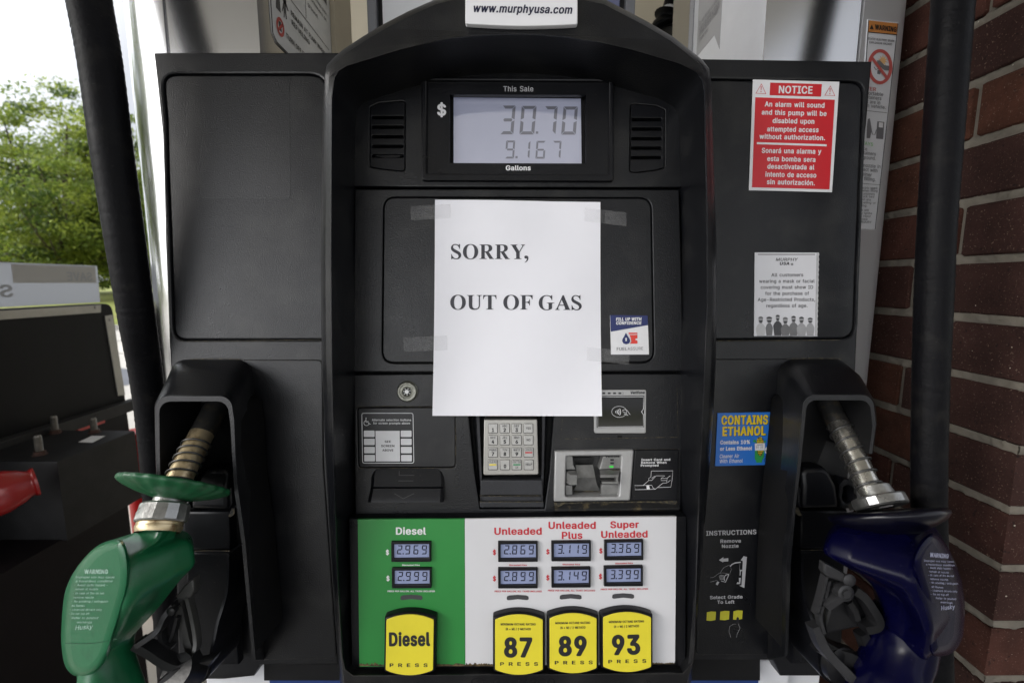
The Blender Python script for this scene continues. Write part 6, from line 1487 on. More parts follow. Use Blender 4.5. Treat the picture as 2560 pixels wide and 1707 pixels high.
lb_rear = upath([(416, 1240), (414, 1100), (424, 930)], [(632, 930), (637, 1000), (638, 1096), (647, 1180), (652, 1337), (660, 1648)], 899, 40)
lb_mid = upath([(404, 1240), (400, 1100), (412, 960)], [(612, 960), (618, 1020), (622, 1100), (628, 1190), (640, 1345), (652, 1648)], 928, 40)
lb_f0 = upath([(392, 1240), (388, 1120), (386, 1020)], [(584, 1020), (588, 1050), (592, 1126), (598, 1216), (618, 1352), (642, 1648)], 985, 34)
lb_f1 = upath([(393, 1240), (389, 1120), (388, 1022)], [(581, 1022), (585, 1050), (588, 1126), (594, 1216), (613, 1352), (639, 1648)], 990, 32)
lb_in = upath([(402, 1240), (399, 1120), (398, 1034)], [(572, 1034), (576, 1060), (580, 1130), (585, 1220), (604, 1355), (630, 1640)], 1003, 28)
boot((lb_rear, -0.008), (lb_mid, 0.030), ((lb_f0, 0.058), (lb_f1, 0.066)), (lb_in, 0.066), -0.004)
rb_rear = upath([(1918, 1645), (1925, 1337), (1932, 1180), (1938, 1096), (1940, 1000), (1943, 930)], [(2128, 930), (2138, 1000), (2140, 1130)], 898, 42)
rb_mid = upath([(1930, 1645), (1938, 1345), (1950, 1190), (1958, 1100), (1962, 1020), (1966, 960)], [(2160, 960), (2166, 1020), (2164, 1130)], 926, 40)
rb_f0 = upath([(1958, 1640), (1964, 1412), (1978, 1262), (1990, 1160), (2000, 1060), (2004, 1015)], [(2188, 1015), (2192, 1060), (2182, 1134)], 982, 32)
rb_f1 = upath([(1962, 1640), (1968, 1412), (1982, 1262), (1994, 1160), (2003, 1060), (2006, 1018)], [(2185, 1018), (2190, 1060), (2180, 1134)], 987, 30)
rb_in = upath([(1970, 1636), (1977, 1412), (1990, 1262), (2002, 1160), (2011, 1068), (2015, 1030)], [(2177, 1030), (2181, 1066), (2172, 1134)], 1000, 26)
boot((rb_rear, -0.008), (rb_mid, 0.030), ((rb_f0, 0.058), (rb_f1, 0.066)), (rb_in, 0.066), -0.004)


def bootguts(mir):
    """hinge block, ear with its bolt hole, lower liner steps and the curved holster rail; mir maps the right boot to the left"""
    f = (lambda x, y: (2575 - x, y + 2)) if mir else (lambda x, y: (x, y))

    def pl(pts, w):
        return poly([f(*p) for p in pts], w)
    mb = MB()
    mb.plate(pl([(2002, 1183), (2012, 1170), (2062, 1168), (2076, 1180), (2094, 1215), (2100, 1262), (2096, 1271), (2010, 1272), (2004, 1262), (2006, 1215)], 0.022), 0.022, -0.004, 0.006, seg=3)
    mb.plate(pl(rounded([(2098, 1212), (2112, 1196), (2134, 1200), (2148, 1250), (2142, 1272), (2100, 1272)], 8, 3), 0.014), 0.014, -0.004, 0.003, [pl(ell(2119, 1236, 15, 21, 18), 0.014)])
    mb.plate(pl([(2002, 1276), (2120, 1276), (2116, 1372), (2000, 1372)], 0.010), 0.010, -0.004, 0.003)
    mb.plate(pl([(1994, 1377), (2112, 1377), (2105, 1660), (1980, 1660)], 0.008), 0.008, -0.004, 0.003)
    mb.plate(pl([(1996, 1215), (2005, 1222), (2007, 1260), (2000, 1270), (1994, 1255)], 0.018), 0.018, 0.0, 0.002)
    part(mb, 'holster_block', M_BLK2, smooth=40)
    mb = MB()
    mb.shape([f(*p) for p in [(1988, 1268), (1996, 1268), (2004, 1288), (1998, 1290), (1989, 1282)]], onw(0.0105))
    mb.stroke([f(2000, 1374.5), f(2060, 1374), f(2090, 1375)], 2, onw(0.0095))
    mb.shape([f(*p) for p in [(2120, 1262), (2146, 1250), (2150, 1262), (2140, 1274), (2124, 1276)]], onw(0.0145))
    part(mb, 'boot_dust', M_DUST)
    mb = MB()
    pts = [(2000, 1378, .03), (2001, 1430, .04), (2004, 1471, .048), (2014, 1510, .055), (2026, 1548, .060), (2035, 1590, .065), (2042, 1625, .068), (2044, 1660, .070), (2052, 1684, .072), (2080, 1704, .074), (2110, 1722, .076)]
    path = smoothpath([P(*f(x, y), w) for x, y, w in pts], 5)
    rs = []
    for p in path:
        rs.append([p + Vector(v) for v in ((-0.0016, 0, 0.004), (0.0016, 0, 0.004), (0.0016, 0, -0.05), (-0.0016, 0, -0.05))])
    mb.rings(rs, True, 0, True, True)
    part(mb, 'holster_rail', M_BLK2, smooth=40)


bootguts(False)
bootguts(True)

# ---- stainless hose columns either side, upright behind the front
CY, CB = 0.67, 1.02
for sgn in (-1, 1):
    mb = MB()
    if sgn < 0:
        prof = [(-0.345, CB), (-0.345, CY), (-0.468, CY), (-0.4685, CY + 0.004), (-0.4715, CY + 0.004), (-0.472, CY - 0.001)]
        for k in range(0, 11):
            a = math.pi / 2 * k / 10
            prof.append((-0.475 - 0.108 * math.sin(a), CY + 0.115 * (1 - math.cos(a)) - 0.001))
        prof.append((-0.583, CB))
    else:
        prof = [(0.345, CB), (0.345, CY), (0.4725, CY), (0.473, CY + 0.006), (0.50, CY + 0.05), (0.50, CB)]
    mb.rings([[(x, y, 0.86) for x, y in prof], [(x, y, 2.5) for x, y in prof]], True, 0, True, True)
    col_o = mb.build('hose_column', M_STEEL, DISP, None, 30)
    if sgn > 0:
        mb = MB()
        mb.box((0.3446, CY + 0.0015, 0.9), (0.3472, 0.934, 2.5))
        mb.build('column_bright_face', M_WPAN, col_o)  # white face added over the steel, which reflects too little light here
    if sgn > 0:                                      # slanted outer flange that carries the warning label
        fp = [(0.4765, CY + 0.006), (0.477, CY), (0.547, CY + 0.028)]
        for k in range(1, 7):
            a = rad(22) + (math.pi / 2 - rad(22)) * k / 6
            fp.append((0.547 + 0.052 * (math.sin(a) - math.sin(rad(22))), CY + 0.028 + 0.052 * (math.cos(rad(22)) - math.cos(a))))
        fp += [(0.5798, CB), (0.51, CB)]
        mb = MB()
        mb.rings([[(x, y, 0.86) for x, y in fp], [(x, y, 2.5) for x, y in fp]], True, 0, True, True)
        mb.build('column_flange', M_STEEL2, col_o, None, 30)
    mb = MB()
    mb.box((sgn * 0.340 - 0.004 * sgn, 0.935, 0.9), (sgn * 0.346, 1.03, 2.5))
    mb.build('column_trim', mat('beige_trim', (0.42, 0.37, 0.28), 0.5, var=0.08, vscale=8) if sgn < 0 else M_STEEL, col_o)


# ================================================================== PAPER SIGN, STICKERS
def free(mb, name, mats, label, cat, group=None, frame=MP, smooth=35.0):
    return tag(mb.build(name, mats, None, frame, smooth), label, cat, group)


SHROOT = empty('paper_sign', Matrix.Translation(MP @ Vector(P(1293, 1040, 0.008))) @ ROT, 'white sheet of paper with bold black SORRY, OUT OF GAS, taped to the pump door', 'paper sign')
TL, TR, BR, BL = (1087.5, 499.5), (1501, 505.5), (1505, 1040), (1081, 1039)


def papxy(u, v):
    return ((TL[0] * (1 - u) + TR[0] * u) * (1 - v) + (BL[0] * (1 - u) + BR[0] * u) * v - 3.0 * math.sin(math.pi * v) * (0.0 + 1.0 * (u - 0.5)),
            (TL[1] * (1 - u) + TR[1] * u) * (1 - v) + (BL[1] * (1 - u) + BR[1] * u) * v - 1.2 * math.sin(math.pi * min(1, u / 0.7)) * (1 - v))


def papw(u, v):
    b = 0.0040 + 0.0045 * math.exp(-((u - 0.45) / 0.22) ** 2 - ((v - 0.14) / 0.12) ** 2)
    b += 0.0024 * math.sin(3.1 * u + 0.6) * math.sin(math.pi * v) + 0.0013 * math.sin(7.3 * u + 5.1 * v)
    b += 0.013 * max(0, v - 0.60) ** 1.5 * 2.2 + 0.0035 * max(0, v - 0.5) * (abs(u - 0.5) * 2) ** 2
    return b


mb = MB()
NU, NV = 36, 44
rs = []
for j in range(NV + 1):
    v = j / NV
    rs.append([P(*papxy(i / NU, v), papw(i / NU, v)) for i in range(NU + 1)])
mb.rings(rs, False)
rs2 = [[(p[0], p[1], p[2] - 0.0002) for p in r] for r in rs]
mb.rings(rs2, False)
mb.build('sheet', M_PAPER, SHROOT, MP, 60)


def paptext(x, y):
    u = (x - TL[0]) / (TR[0] - TL[0])
    v = (y - TL[1]) / (BL[1] - TL[1])
    return P(x, y, papw(u, v) + 0.0004)


mb = MB()
dens = [0]
text(mb, 'SORRY', zN(219, 396), zN(1308, 399), 213 / 5.88, paptext, serif=True)
text(mb, ',', zN(1298, 458 - 62), zN(1358, 458 - 62), 213 / 5.88, paptext, serif=True)
M_TONER = mat('laser_toner', (0.035, 0.035, 0.045), 0.45, var=0.06, vscale=30)
mb.build('lettering', M_TONER, SHROOT, MP)
mb = MB()
text(mb, 'OUT', zN(209, 1138), zN(889, 1139), 211 / 5.88, paptext, serif=True)
text(mb, 'OF', zN(989, 1139), zN(1420, 1139), 211 / 5.88, paptext, serif=True)
text(mb, 'GAS', zN(1510, 1145), zN(2142, 1145), 212 / 5.88, paptext, serif=True)
mb.build('lettering', M_TONER, SHROOT, MP)
M_TAPE = mat('frosted_tape', (0.75, 0.75, 0.76), 0.5, bump=0.5, bscale=420, col2=(0.40, 0.40, 0.40), vscale=260, lo=0.35, hi=0.7)
_n, _l = M_TAPE.node_tree.nodes, M_TAPE.node_tree.links
_t = _n.new('ShaderNodeBsdfTransparent')
_m = _n.new('ShaderNodeMixShader')
_m.inputs[0].default_value = 0.12
_l.new(_t.outputs[0], _m.inputs[1])
_l.new(_n['Principled BSDF'].outputs[0], _m.inputs[2])
_l.new(_m.outputs[0], _n['Material Output'].inputs['Surface'])


def tape(a, b, c, d, z, side):
    """strip from the door up over the paper's edge: a-b top edge, d-c bottom edge, torn outer end"""
    mb = MB()
    a, b, c, d = z(*a), z(*b), z(*c), z(*d)
    n = 26
    rows = []
    for k in range(n + 1):
        t = k / n
        top = (a[0] + (b[0] - a[0]) * t, a[1] + (b[1] - a[1]) * t)
        bot = (d[0] + (c[0] - d[0]) * t, d[1] + (c[1] - d[1]) * t)
        row = []
        for j in range(5):
            s = j / 4
            x, y = top[0] + (bot[0] - top[0]) * s, top[1] + (bot[1] - top[1]) * s
            u = (x - TL[0]) / (TR[0] - TL[0])
            v = (y - TL[1]) / (BL[1] - TL[1])
            e = min(1, max(0, (u if side < 0 else 1 - u) / 0.02 + 1.2))
            w = 0.0024 * (1 - e) + (papw(min(1, max(0, u)), v) + 0.0005) * e
            jit = random.uniform(-0.8, 0.8) if k in (0, n) else 0
            row.append(P(x + jit, y, w))
        rows.append(row)
    mb.rings(rows, False)
    mb.build('tape_strip', M_TAPE, SHROOT, MP, 60)


random.seed(3)
tape((555, 1264), (800, 1250), (800, 1336), (557, 1351), zB, -1)
tape((1620, 1274), (1876, 1302), (1875, 1387), (1620, 1354), zB, 1)
tape((412, 741), (700, 728), (700, 822), (416, 836), zE, -1)
tape((1610, 802), (1895, 832), (1889, 919), (1610, 890), zE, 1)


def zpoly(z, pts):
    return [z(*p) for p in pts]


# fuel quality sticker on the door
SW = 0.0030
mb = MB()
c4 = zpoly(zE, [(1765, 595), (2010, 598), (2019, 852), (1772, 852)])
mb.plate(poly(c4, SW), SW, 0.0014)
FQ = free(mb, 'sticker', mat('white_vinyl', (0.74, 0.74, 0.76), 0.35, var=0.02, vscale=20), 'square white and navy sticker reading FILL UP WITH CONFIDENCE on the pump door', 'sticker')
mb = MB()
fs = onw(SW + 0.0003)
fs2 = onw(SW + 0.0006)
mb.shape(zpoly(zE, [(1765, 595), (2010, 598), (2012, 660), (1769, 703)]), fs, 0)
text(mb, 'FILL UP WITH', zE(1803, 633), zE(1968, 631), 21 / 2.6133, fs2, bold=24, shear=0.15, mi=1)
text(mb, 'CONFIDENCE', zE(1803, 657), zE(1968, 656), 20 / 2.6133, fs2, bold=24, shear=0.15, mi=1)
drop = [(1868, 710), (1880, 732), (1893, 752), (1896, 765), (1888, 780), (1870, 786), (1852, 780), (1843, 765), (1846, 750), (1857, 732)]
mb.shape(zpoly(zE, drop), fs2, 0)
mb.shape(zpoly(zE, [(1884, 709), (1943, 710), (1943, 748), (1930, 748), (1930, 760), (1943, 760), (1944, 781), (1893, 782), (1902, 765), (1900, 745)]), fs, 2)
mb.stroke(zpoly(zE, [(1886, 722), (1943, 721)]), 1.6, fs2, 1)
mb.stroke(zpoly(zE, [(1880, 724), (1898, 752), (1901, 768), (1890, 784)]), 1.3, fs2, 1)
mb.shape([(x, y) for x, y in ell(*zE(1869, 749), 2.4, 2.4, 12)], onw(SW + 0.0009), 1)
mb.shape(zpoly(zE, [(1866, 752), (1872, 752), (1875, 764), (1863, 764)]), onw(SW + 0.0009), 1)
text(mb, 'FUEL', zE(1808, 826), zE(1875, 825), 20 / 2.6133, fs, bold=10, mi=3)
text(mb, 'ASSURE', zE(1879, 825), zE(1981, 822), 20 / 2.6133, fs, bold=-3, mi=3)
M_NAVY = mat('navy_ink', (0.012, 0.022, 0.12), 0.35, var=0.04, vscale=30)
M_ORED = mat('orange_red_ink', (0.68, 0.045, 0.03), 0.35, var=0.04, vscale=30)
M_GREYI = mat('grey_ink', (0.16, 0.16, 0.17), 0.45, var=0.04, vscale=30)
mb.build('sticker_print', [M_NAVY, M_WHITEP, M_ORED, M_GREYI], FQ, MP)

# red notice on the right panel
SW = -0.0112
mb = MB()
mb.plate(poly(zpoly(zC, [(478, 521), (1041, 536), (993, 1256), (450, 1243)]), SW), SW, -0.0122)
NT = free(mb, 'sticker', mat('white_vinyl_gloss', (0.72, 0.72, 0.74), 0.3, var=0.02, vscale=20), 'red and white NOTICE sticker warning of an alarm, high on the right side panel', 'sticker')
mb = MB()
fs, fs2 = onw(SW + 0.0003), onw(SW + 0.0006)
mb.shape(zpoly(zC, [(590, 541), (927, 551), (921, 633), (585, 623)]), fs, 0)
mb.shape(zpoly(zC, [(492, 637), (1011, 653), (976, 1238), (470, 1224)]), fs, 0)
UPV = (0.055, -0.998)
text(mb, 'NOTICE', zC(644, 611), zC(865, 615), 50 / 2.6128, fs2, bold=17, mi=1, up=UPV)
for s, x0, x1, y0, y1 in (('An alarm will sound', 553, 943, 697, 706), ('and this pump will be', 533, 957, 750, 760), ('disabled upon', 604, 877, 805, 811), ('attempted access', 568, 905, 860, 866), ('without authorization.', 518, 947, 908, 918), ('Sonará una alarma y', 533, 922, 1000, 1007), ('esta bomba sera', 569, 884, 1053, 1060), ('desactivatada al', 570, 877, 1103, 1110), ('intento de acceso', 557, 890, 1155, 1162), ('sin autorización.', 567, 881, 1204, 1212)):
    text(mb, s, zC(x0, y0), zC(x1, y1), 33 / 2.6128, fs2, bold=13, mi=1, up=UPV, track=4)
mb.shape(zpoly(zC, [(502, 930), (959, 944), (958, 957), (502, 943)]), fs2, 1)
for cx, cy in ((529, 583), (979, 596)):
    mb.stroke([zC(cx + 3, cy - 33), zC(cx + 32, cy + 31), zC(cx - 33, cy + 28)], 2.2, fs, 0, closed=True)
    mb.shape(zpoly(zC, [(cx - 2, cy - 18), (cx + 4, cy - 18), (cx + 2, cy + 9), (cx - 1, cy + 9)]), fs, 0)
    mb.shape(ell(*zC(cx, cy + 18), 1.4, 1.4, 8), fs, 0)
mb.build('sticker_print', [mat('notice_red', (0.56, 0.022, 0.03), 0.3, var=0.05, vscale=25), M_WHITEP], NT, MP)

# age notice
SW = -0.0112
mb = MB()
mb.plate(poly(zpoly(zP, [(116, 76), (1205, 80), (1180, 1505), (104, 1503)]), SW), SW, -0.0122)
AG = free(mb, 'notice_card', mat('laminated_paper', (0.68, 0.68, 0.71), 0.3, var=0.03, vscale=14, coat=0.3), 'small white card about showing ID, with grey figures along its foot, on the right panel', 'notice card')
mb = MB()
n = 46
mb.rings([[P(*zP(1170 - 30 * i / n, 84 + 1415 * i / n), SW + 0.0006) for i in range(n + 1)], [P(*zP(1212 - 30 * i / n + 6 * math.sin(i * 2.2), 84 + 1415 * i / n), SW + 0.0006 + 0.0006 * (i % 2)) for i in range(n + 1)]], False)
mb.build('crimped_edge', mat('clear_crimp', (0.42, 0.42, 0.43), 0.25, var=0.2, vscale=90, coat=0.5), AG, MP)
mb = MB()
fs, fs2 = onw(SW + 0.0003), onw(SW + 0.0006)
mb.stroke(zpoly(zP, [(168, 110), (1142, 110)]), 1.8, fs, 0)
mb.stroke(zpoly(zP, [(152, 1496), (700, 1498), (1130, 1492)]), 1.0, fs, 0)
text(mb, 'MURPHY', zP(472, 222), zP(842, 222), 52 / 6.816, fs, bold=15, shear=0.18, mi=1)
text(mb, 'USA', zP(538, 292), zP(705, 290), 52 / 6.816, fs, bold=20, shear=0.18, mi=0)
sx, sy = zP(750, 278)
mb.shape([(sx + (5 if i % 2 == 0 else 1.8) * math.cos(rad(i * 30 - 90)), sy + (5 if i % 2 == 0 else 1.8) * math.sin(rad(i * 30 - 90))) for i in range(12)], fs, 1)
for s, x0, x1, yb in (('All customers', 398, 942, 488), ('wearing a mask or facial', 190, 1135, 594), ('covering must show ID', 217, 1110, 697), ('for the purchase of', 292, 1040, 803), ('Age-Restricted Products,', 166, 1143, 908), ('regardless of age.', 312, 1014, 1012)):
    text(mb, s, zP(x0, yb), zP(x1, yb - 2), 58 / 6.816, fs, bold=7, mi=0, track=6)
PEO = [(218, 1168, 38, 60, 82, 3, 2), (362, 1172, 46, 55, 62, 1, 1), (507, 1140, 32, 55, 78, 0, 1), (637, 1180, 40, 60, 80, 1, 2), (777, 1158, 36, 58, 80, 1, 1), (912, 1172, 38, 58, 84, 2, 1), (1060, 1188, 40, 48, 72, 2, 1)]
for k, (cx, ty, hw, hh, sw, bc, hc) in enumerate(PEO):
    sh = ty + 2 * hh + 14
    mb.shape(zpoly(zP, [(cx - 14, sh - 25), (cx + 14, sh - 25), (cx + sw * 0.7, sh + 12), (cx + sw, sh + 60), (cx + sw * 0.9, sh + 130), (cx + sw * 0.75, 1490), (cx - sw * 0.75, 1490), (cx - sw * 0.9, sh + 130), (cx - sw, sh + 60), (cx - sw * 0.7, sh + 12)]), onw(SW + 0.0003 + k * 0.00004), bc)
    mb.shape(ell(*zP(cx, ty + hh), hw / 6.816, hh / 6.816, 18), onw(SW + 0.0007), 2)
    mb.shape(ell(*zP(cx, ty + hh * 0.55), hw * 1.1 / 6.816, hh * 0.6 / 6.816, 16, 180, 360), onw(SW + 0.0008), hc - 1 if hc else 0)
    mb.shape(zpoly(zP, [(cx - hw * 0.8, ty + hh * 1.05), (cx + hw * 0.8, ty + hh * 1.05), (cx + hw * 0.5, ty + hh * 1.75), (cx - hw * 0.5, ty + hh * 1.75)]), onw(SW + 0.0009), 0)
mb.build('card_print', [mat('dark_grey_ink', (0.05, 0.05, 0.055), 0.4, var=0.1, vscale=60), mat('mid_grey_ink', (0.15, 0.15, 0.155), 0.4, var=0.15, vscale=60), mat('pale_grey_ink', (0.32, 0.32, 0.33), 0.4, var=0.1, vscale=60), mat('paler_grey_ink', (0.50, 0.50, 0.51), 0.4, var=0.08, vscale=60)], AG, MP)

# ethanol sticker
SW = -0.0064
mb = MB()
mb.plate(poly(zpoly(zO, [(138, 120), (1482, 97), (1412, 1386), (78, 1416)]), SW), SW, -0.0078)
ET = free(mb, 'sticker', mat('blue_vinyl', (0.022, 0.17, 0.62), 0.35, var=0.05, vscale=12), 'blue sticker with yellow CONTAINS ETHANOL lettering beside the right nozzle boot', 'sticker')
mb = MB()
fs, fs2, fs3 = onw(SW + 0.0003), onw(SW + 0.0006), onw(SW + 0.0009)
UPV = (0.03, -1.0)
for (s, x0, x1, y0, y1, ch) in (('CONTAINS', 225, 1372, 412, 395, 232), ('ETHANOL', 252, 1318, 684, 664, 232)):
    text(mb, s, zO(x0 + 12, y0 + 10), zO(x1 + 12, y1 + 10), ch / 9.8, fs, bold=27, mi=4, up=UPV)
    text(mb, s, zO(x0, y0), zO(x1, y1), ch / 9.8, fs2, bold=24, mi=0, up=UPV)
text(mb, 'Contains 10%', zO(200, 888), zO(930, 876), 98 / 9.8, fs, bold=20, mi=1, up=UPV)
text(mb, 'or Less Ethanol', zO(195, 1042), zO(985, 1028), 98 / 9.8, fs, bold=20, mi=1, up=UPV)
text(mb, 'Cleaner Air', zO(185, 1224), zO(660, 1214), 92 / 9.8, fs, bold=6, mi=1, shear=0.17)
text(mb, 'With Ethanol', zO(180, 1344), zO(748, 1332), 92 / 9.8, fs, bold=6, mi=1, shear=0.17)
mb.shape(rounded(zpoly(zO, [(1050, 1010), (1285, 1010), (1275, 1190), (1240, 1270), (1045, 1270)]), 3, 3), fs, 2)
mb.shape(zpoly(zO, [(1075, 1268), (1235, 1266), (1220, 1330), (1085, 1332)]), fs, 2)
mb.shape(ell(*zO(1178, 840), 9.0, 14.5, 24), fs2, 5)
mb.shape(zpoly(zO, [(1092, 1030), (1270, 1028), (1240, 1120), (1190, 1180), (1130, 1130)]), fs2, 5)
for i in range(5):
    for j in range(11):
        x, y = 1108 + i * 34 + (j % 2) * 6, 720 + j * 42
        if (x - 1178) ** 2 / 85 ** 2 + (y - 840) ** 2 / 138 ** 2 < 0.92 or (1030 < y < 1150 and abs(x - 1180) < (1185 - y) * 0.55):
            mb.shape(ell(*zO(x, y), 1.35, 1.6, 8), fs3, 0)
mb.shape(zpoly(zO, [(1048, 864), (1298, 856), (1290, 1030), (1056, 1038)]), onw(SW + 0.0012), 1)
mb.stroke(zpoly(zO, [(1098, 896), (1246, 893)]), 1.0, onw(SW + 0.0015), 4)
for x in (1090, 1198):
    mb.stroke(zpoly(zO, [(x, 918), (x + 44, 917), (x + 42, 984), (x - 2, 986)]), 0.6, onw(SW + 0.0015), 4, closed=True)
    mb.stroke(zpoly(zO, [(x, 950), (x + 44, 950)]), 0.5, onw(SW + 0.0015), 4)
for pts in ([(1000, 835), (1010, 790), (1045, 765), (1080, 790), (1085, 850), (1060, 850), (1045, 825)], [(1325, 830), (1310, 790), (1285, 785), (1265, 840), (1285, 845)]):
    mb.shape(zpoly(zO, pts), fs3, 2)
mb.shape(zpoly(zO, [(1300, 1000), (1320, 955), (1350, 955), (1365, 990), (1350, 1110), (1325, 1115), (1298, 1075)]), fs, 1)
mb.shape(zpoly(zO, [(1312, 1025), (1332, 1020), (1330, 1080), (1314, 1070)]), fs2, 4)
mb.stroke(smoothpath([Vector((*zO(*p), 0)) for p in [(1275, 1165), (1320, 1180), (1355, 1260), (1335, 1322), (1300, 1320), (1285, 1270), (1320, 1180), (1330, 1115)]], 5), 1.1, fs, 4)
mb.build('sticker_print', [mat('yellow_ink_bright', (0.78, 0.56, 0.015), 0.35, var=0.03, vscale=30), M_WHITEP, mat('leaf_green_ink', (0.03, 0.30, 0.07), 0.35, var=0.05, vscale=30), M_REDP, mat('dark_navy_ink', (0.008, 0.012, 0.06), 0.35, var=0.05, vscale=30), mat('olive_ink', (0.09, 0.075, 0.015), 0.35, var=0.1, vscale=60)], ET, MP)

# warning label down the slanted flange of the right column
FA_, FB_ = Vector((0.477, CY, 0)), Vector((0.547, CY + 0.028, 0))
FL = basis((0.477, CY, 0), (FB_ - FA_), (0, 0, 1))


def onflange(x, y):
    r = ray(x, y)
    n_ = Vector(FL.col[2][:3])
    t = (Vector((0.477, CY, CAM_Z)) - Vector((0, 0, CAM_Z))).dot(n_) / r.dot(n_)
    h = Vector((0, 0, CAM_Z)) + r * t
    q = FL.inverted() @ h
    return (q.x, q.y)


def fl(w):
    return lambda x, y: (*onflange(x, y), w)


mb = MB()
wl4 = [zC(1224, 128), zC(1424, 150), zC(1274, 1503), zC(1130, 1494)]
mb.plate([onflange(*p) for p in wl4], 0.0006, -0.0002)
WN = free(mb, 'warning_label', mat('white_label', (0.66, 0.67, 0.70), 0.4, var=0.03, vscale=20), 'tall narrow white WARNING label with orange heading on the right stainless column', 'label', None, FL)
mb = MB()
f1, f2, f3 = fl(0.0010), fl(0.0013), fl(0.0016)
mb.stroke([zC(1229, 136), zC(1419, 157), zC(1270, 1498), zC(1136, 1490)], 1.4, f1, 0, closed=True)
mb.shape([zC(1229, 138), zC(1417, 158), zC(1408, 232), zC(1222, 212)], f1, 1)
mb.stroke([zC(1222, 213), zC(1408, 232)], 1.5, f2, 0)
UPV = (0.06, -1.0)
mb.shape([zC(1232, 194), zC(1259, 197), zC(1247, 164)], f2, 0)
text(mb, 'WARNING', zC(1266, 198), zC(1407, 215), 13, f2, bold=22, mi=0, up=UPV)
text(mb, 'STATIC ELECTRIC SPARK', zC(1221, 263), zC(1396, 280), 5.6, f1, bold=14, mi=2, up=UPV)
text(mb, 'EXPLOSION HAZARD', zC(1232, 287), zC(1380, 301), 5.6, f1, bold=14, mi=2, up=UPV)
mb.stroke(ell(*zC(1300, 440), 27, 40, 36), 8, f2, 3, closed=True)
mb.stroke([zC(1240, 375), zC(1345, 515)], 7, f3, 3)
sx, sy = zC(1320, 400)
mb.shape([(sx + (13 if i % 2 == 0 else 6) * math.cos(rad(i * 18 - 90)), sy + (15 if i % 2 == 0 else 7) * math.sin(rad(i * 18 - 90))) for i in range(20)], f1, 4)
mb.shape(zpoly(zC, [(1280, 400), (1300, 398), (1330, 430), (1372, 436), (1370, 466), (1330, 462), (1285, 425)]), fl(0.00115), 2)
mb.stroke(zpoly(zC, [(1262, 440), (1275, 460), (1290, 450)]), 2, f1, 2)
mb.shape(zpoly(zC, [(1285, 460), (1310, 465), (1302, 490), (1283, 486)]), f1, 2)
text(mb, 'NEVER', zC(1165, 588), zC(1275, 599), 9, f1, bold=8, mi=3, up=UPV)
for s, x0, x1, y0, y1 in (('fill portable', 1160, 1322, 616, 632), ('containers', 1180, 1310, 645, 658), ('that are in', 1180, 1302, 672, 686), ('or on vehicle.', 1165, 1338, 698, 716)):
    text(mb, s, zC(x0, y0), zC(x1, y1), 9, f1, bold=9, mi=2, up=UPV)
mb.stroke([zC(1180, 722), zC(1348, 740)], 1.2, f1, 2)
mb.shape(zpoly(zC, [(1222, 780), (1234, 775), (1240, 800), (1248, 850), (1236, 905), (1214, 905), (1216, 830)]), f1, 2)
mb.shape(zpoly(zC, [(1284, 795), (1330, 800), (1322, 912), (1276, 908)]), f1, 2)
mb.shape(zpoly(zC, [(1294, 802), (1320, 805), (1318, 838), (1291, 834)]), f2, 5)
mb.stroke(zpoly(zC, [(1240, 830), (1252, 880), (1268, 882), (1278, 850)]), 1.8, f1, 2)
text(mb, 'ALWAYS', zC(1140, 940), zC(1256, 958), 9, f1, bold=8, mi=6, up=UPV)
for s, x0, x1, y0, y1, c_ in (('place', 1150, 1218, 975, 988, 9), ('containers', 1150, 1274, 1005, 1020, 9), ('on the ground.', 1110, 1272, 1034, 1048, 9), ('Keep nozzle in', 1120, 1304, 1086, 1102, 9), ('contact with', 1140, 1284, 1112, 1129, 9), ('container', 1130, 1248, 1142, 1156, 9), ('when filling.', 1120, 1272, 1172, 1186, 9)):
    text(mb, s, zC(x0, y0), zC(x1, y1), c_, f1, bold=8, mi=2, up=UPV)
mb.stroke([zC(1150, 1197), zC(1306, 1210)], 1.2, f1, 2)
for s, x0, x1, y0 in (('Static electric spark', 1110, 1286, 1238), ('may occur when filling', 1090, 1285, 1256), ('portable containers', 1110, 1266, 1276), ('in truck bed', 1150, 1263, 1294), ('or on any', 1160, 1242, 1313), ('carpeting or', 1150, 1274, 1334), ('lining.', 1160, 1218, 1352), ('Spark will', 1140, 1229, 1382), ('may ignite', 1150, 1249, 1402), ('fuel vapor', 1150, 1241, 1421), ('cause', 1160, 1220, 1440), ('INJURY', 1170, 1246, 1460)):
    text(mb, s, zC(x0, y0 - 4), zC(x1, y0), 5.6, f1, bold=8, mi=2, up=UPV)
mb.build('label_print', [M_BLACKP, mat('orange_ink', (0.55, 0.22, 0.06), 0.4, var=0.05, vscale=30), M_GREYI, mat('faded_red_ink', (0.50, 0.10, 0.09), 0.4, var=0.06, vscale=30), mat('pale_orange_ink', (0.70, 0.42, 0.18), 0.4, var=0.05, vscale=30), M_WHITEP, mat('pale_green_ink', (0.22, 0.50, 0.20), 0.4, var=0.05, vscale=30)], WN, FL)

# decals on the inward faces of the two columns
LI_ = basis((-0.345, 0, 0), (0, 1, 0), (0, 0, 1))     # x along +Y, y up, w towards +X
RI_ = basis((0.345, 0, 0), (0, -1, 0), (0, 0, 1))


def face_map(B, X):
    Bi = B.inverted()

    def f(x, y):
        q = Bi @ onX(x, y, X)
        return (q.x, q.y)
    return f


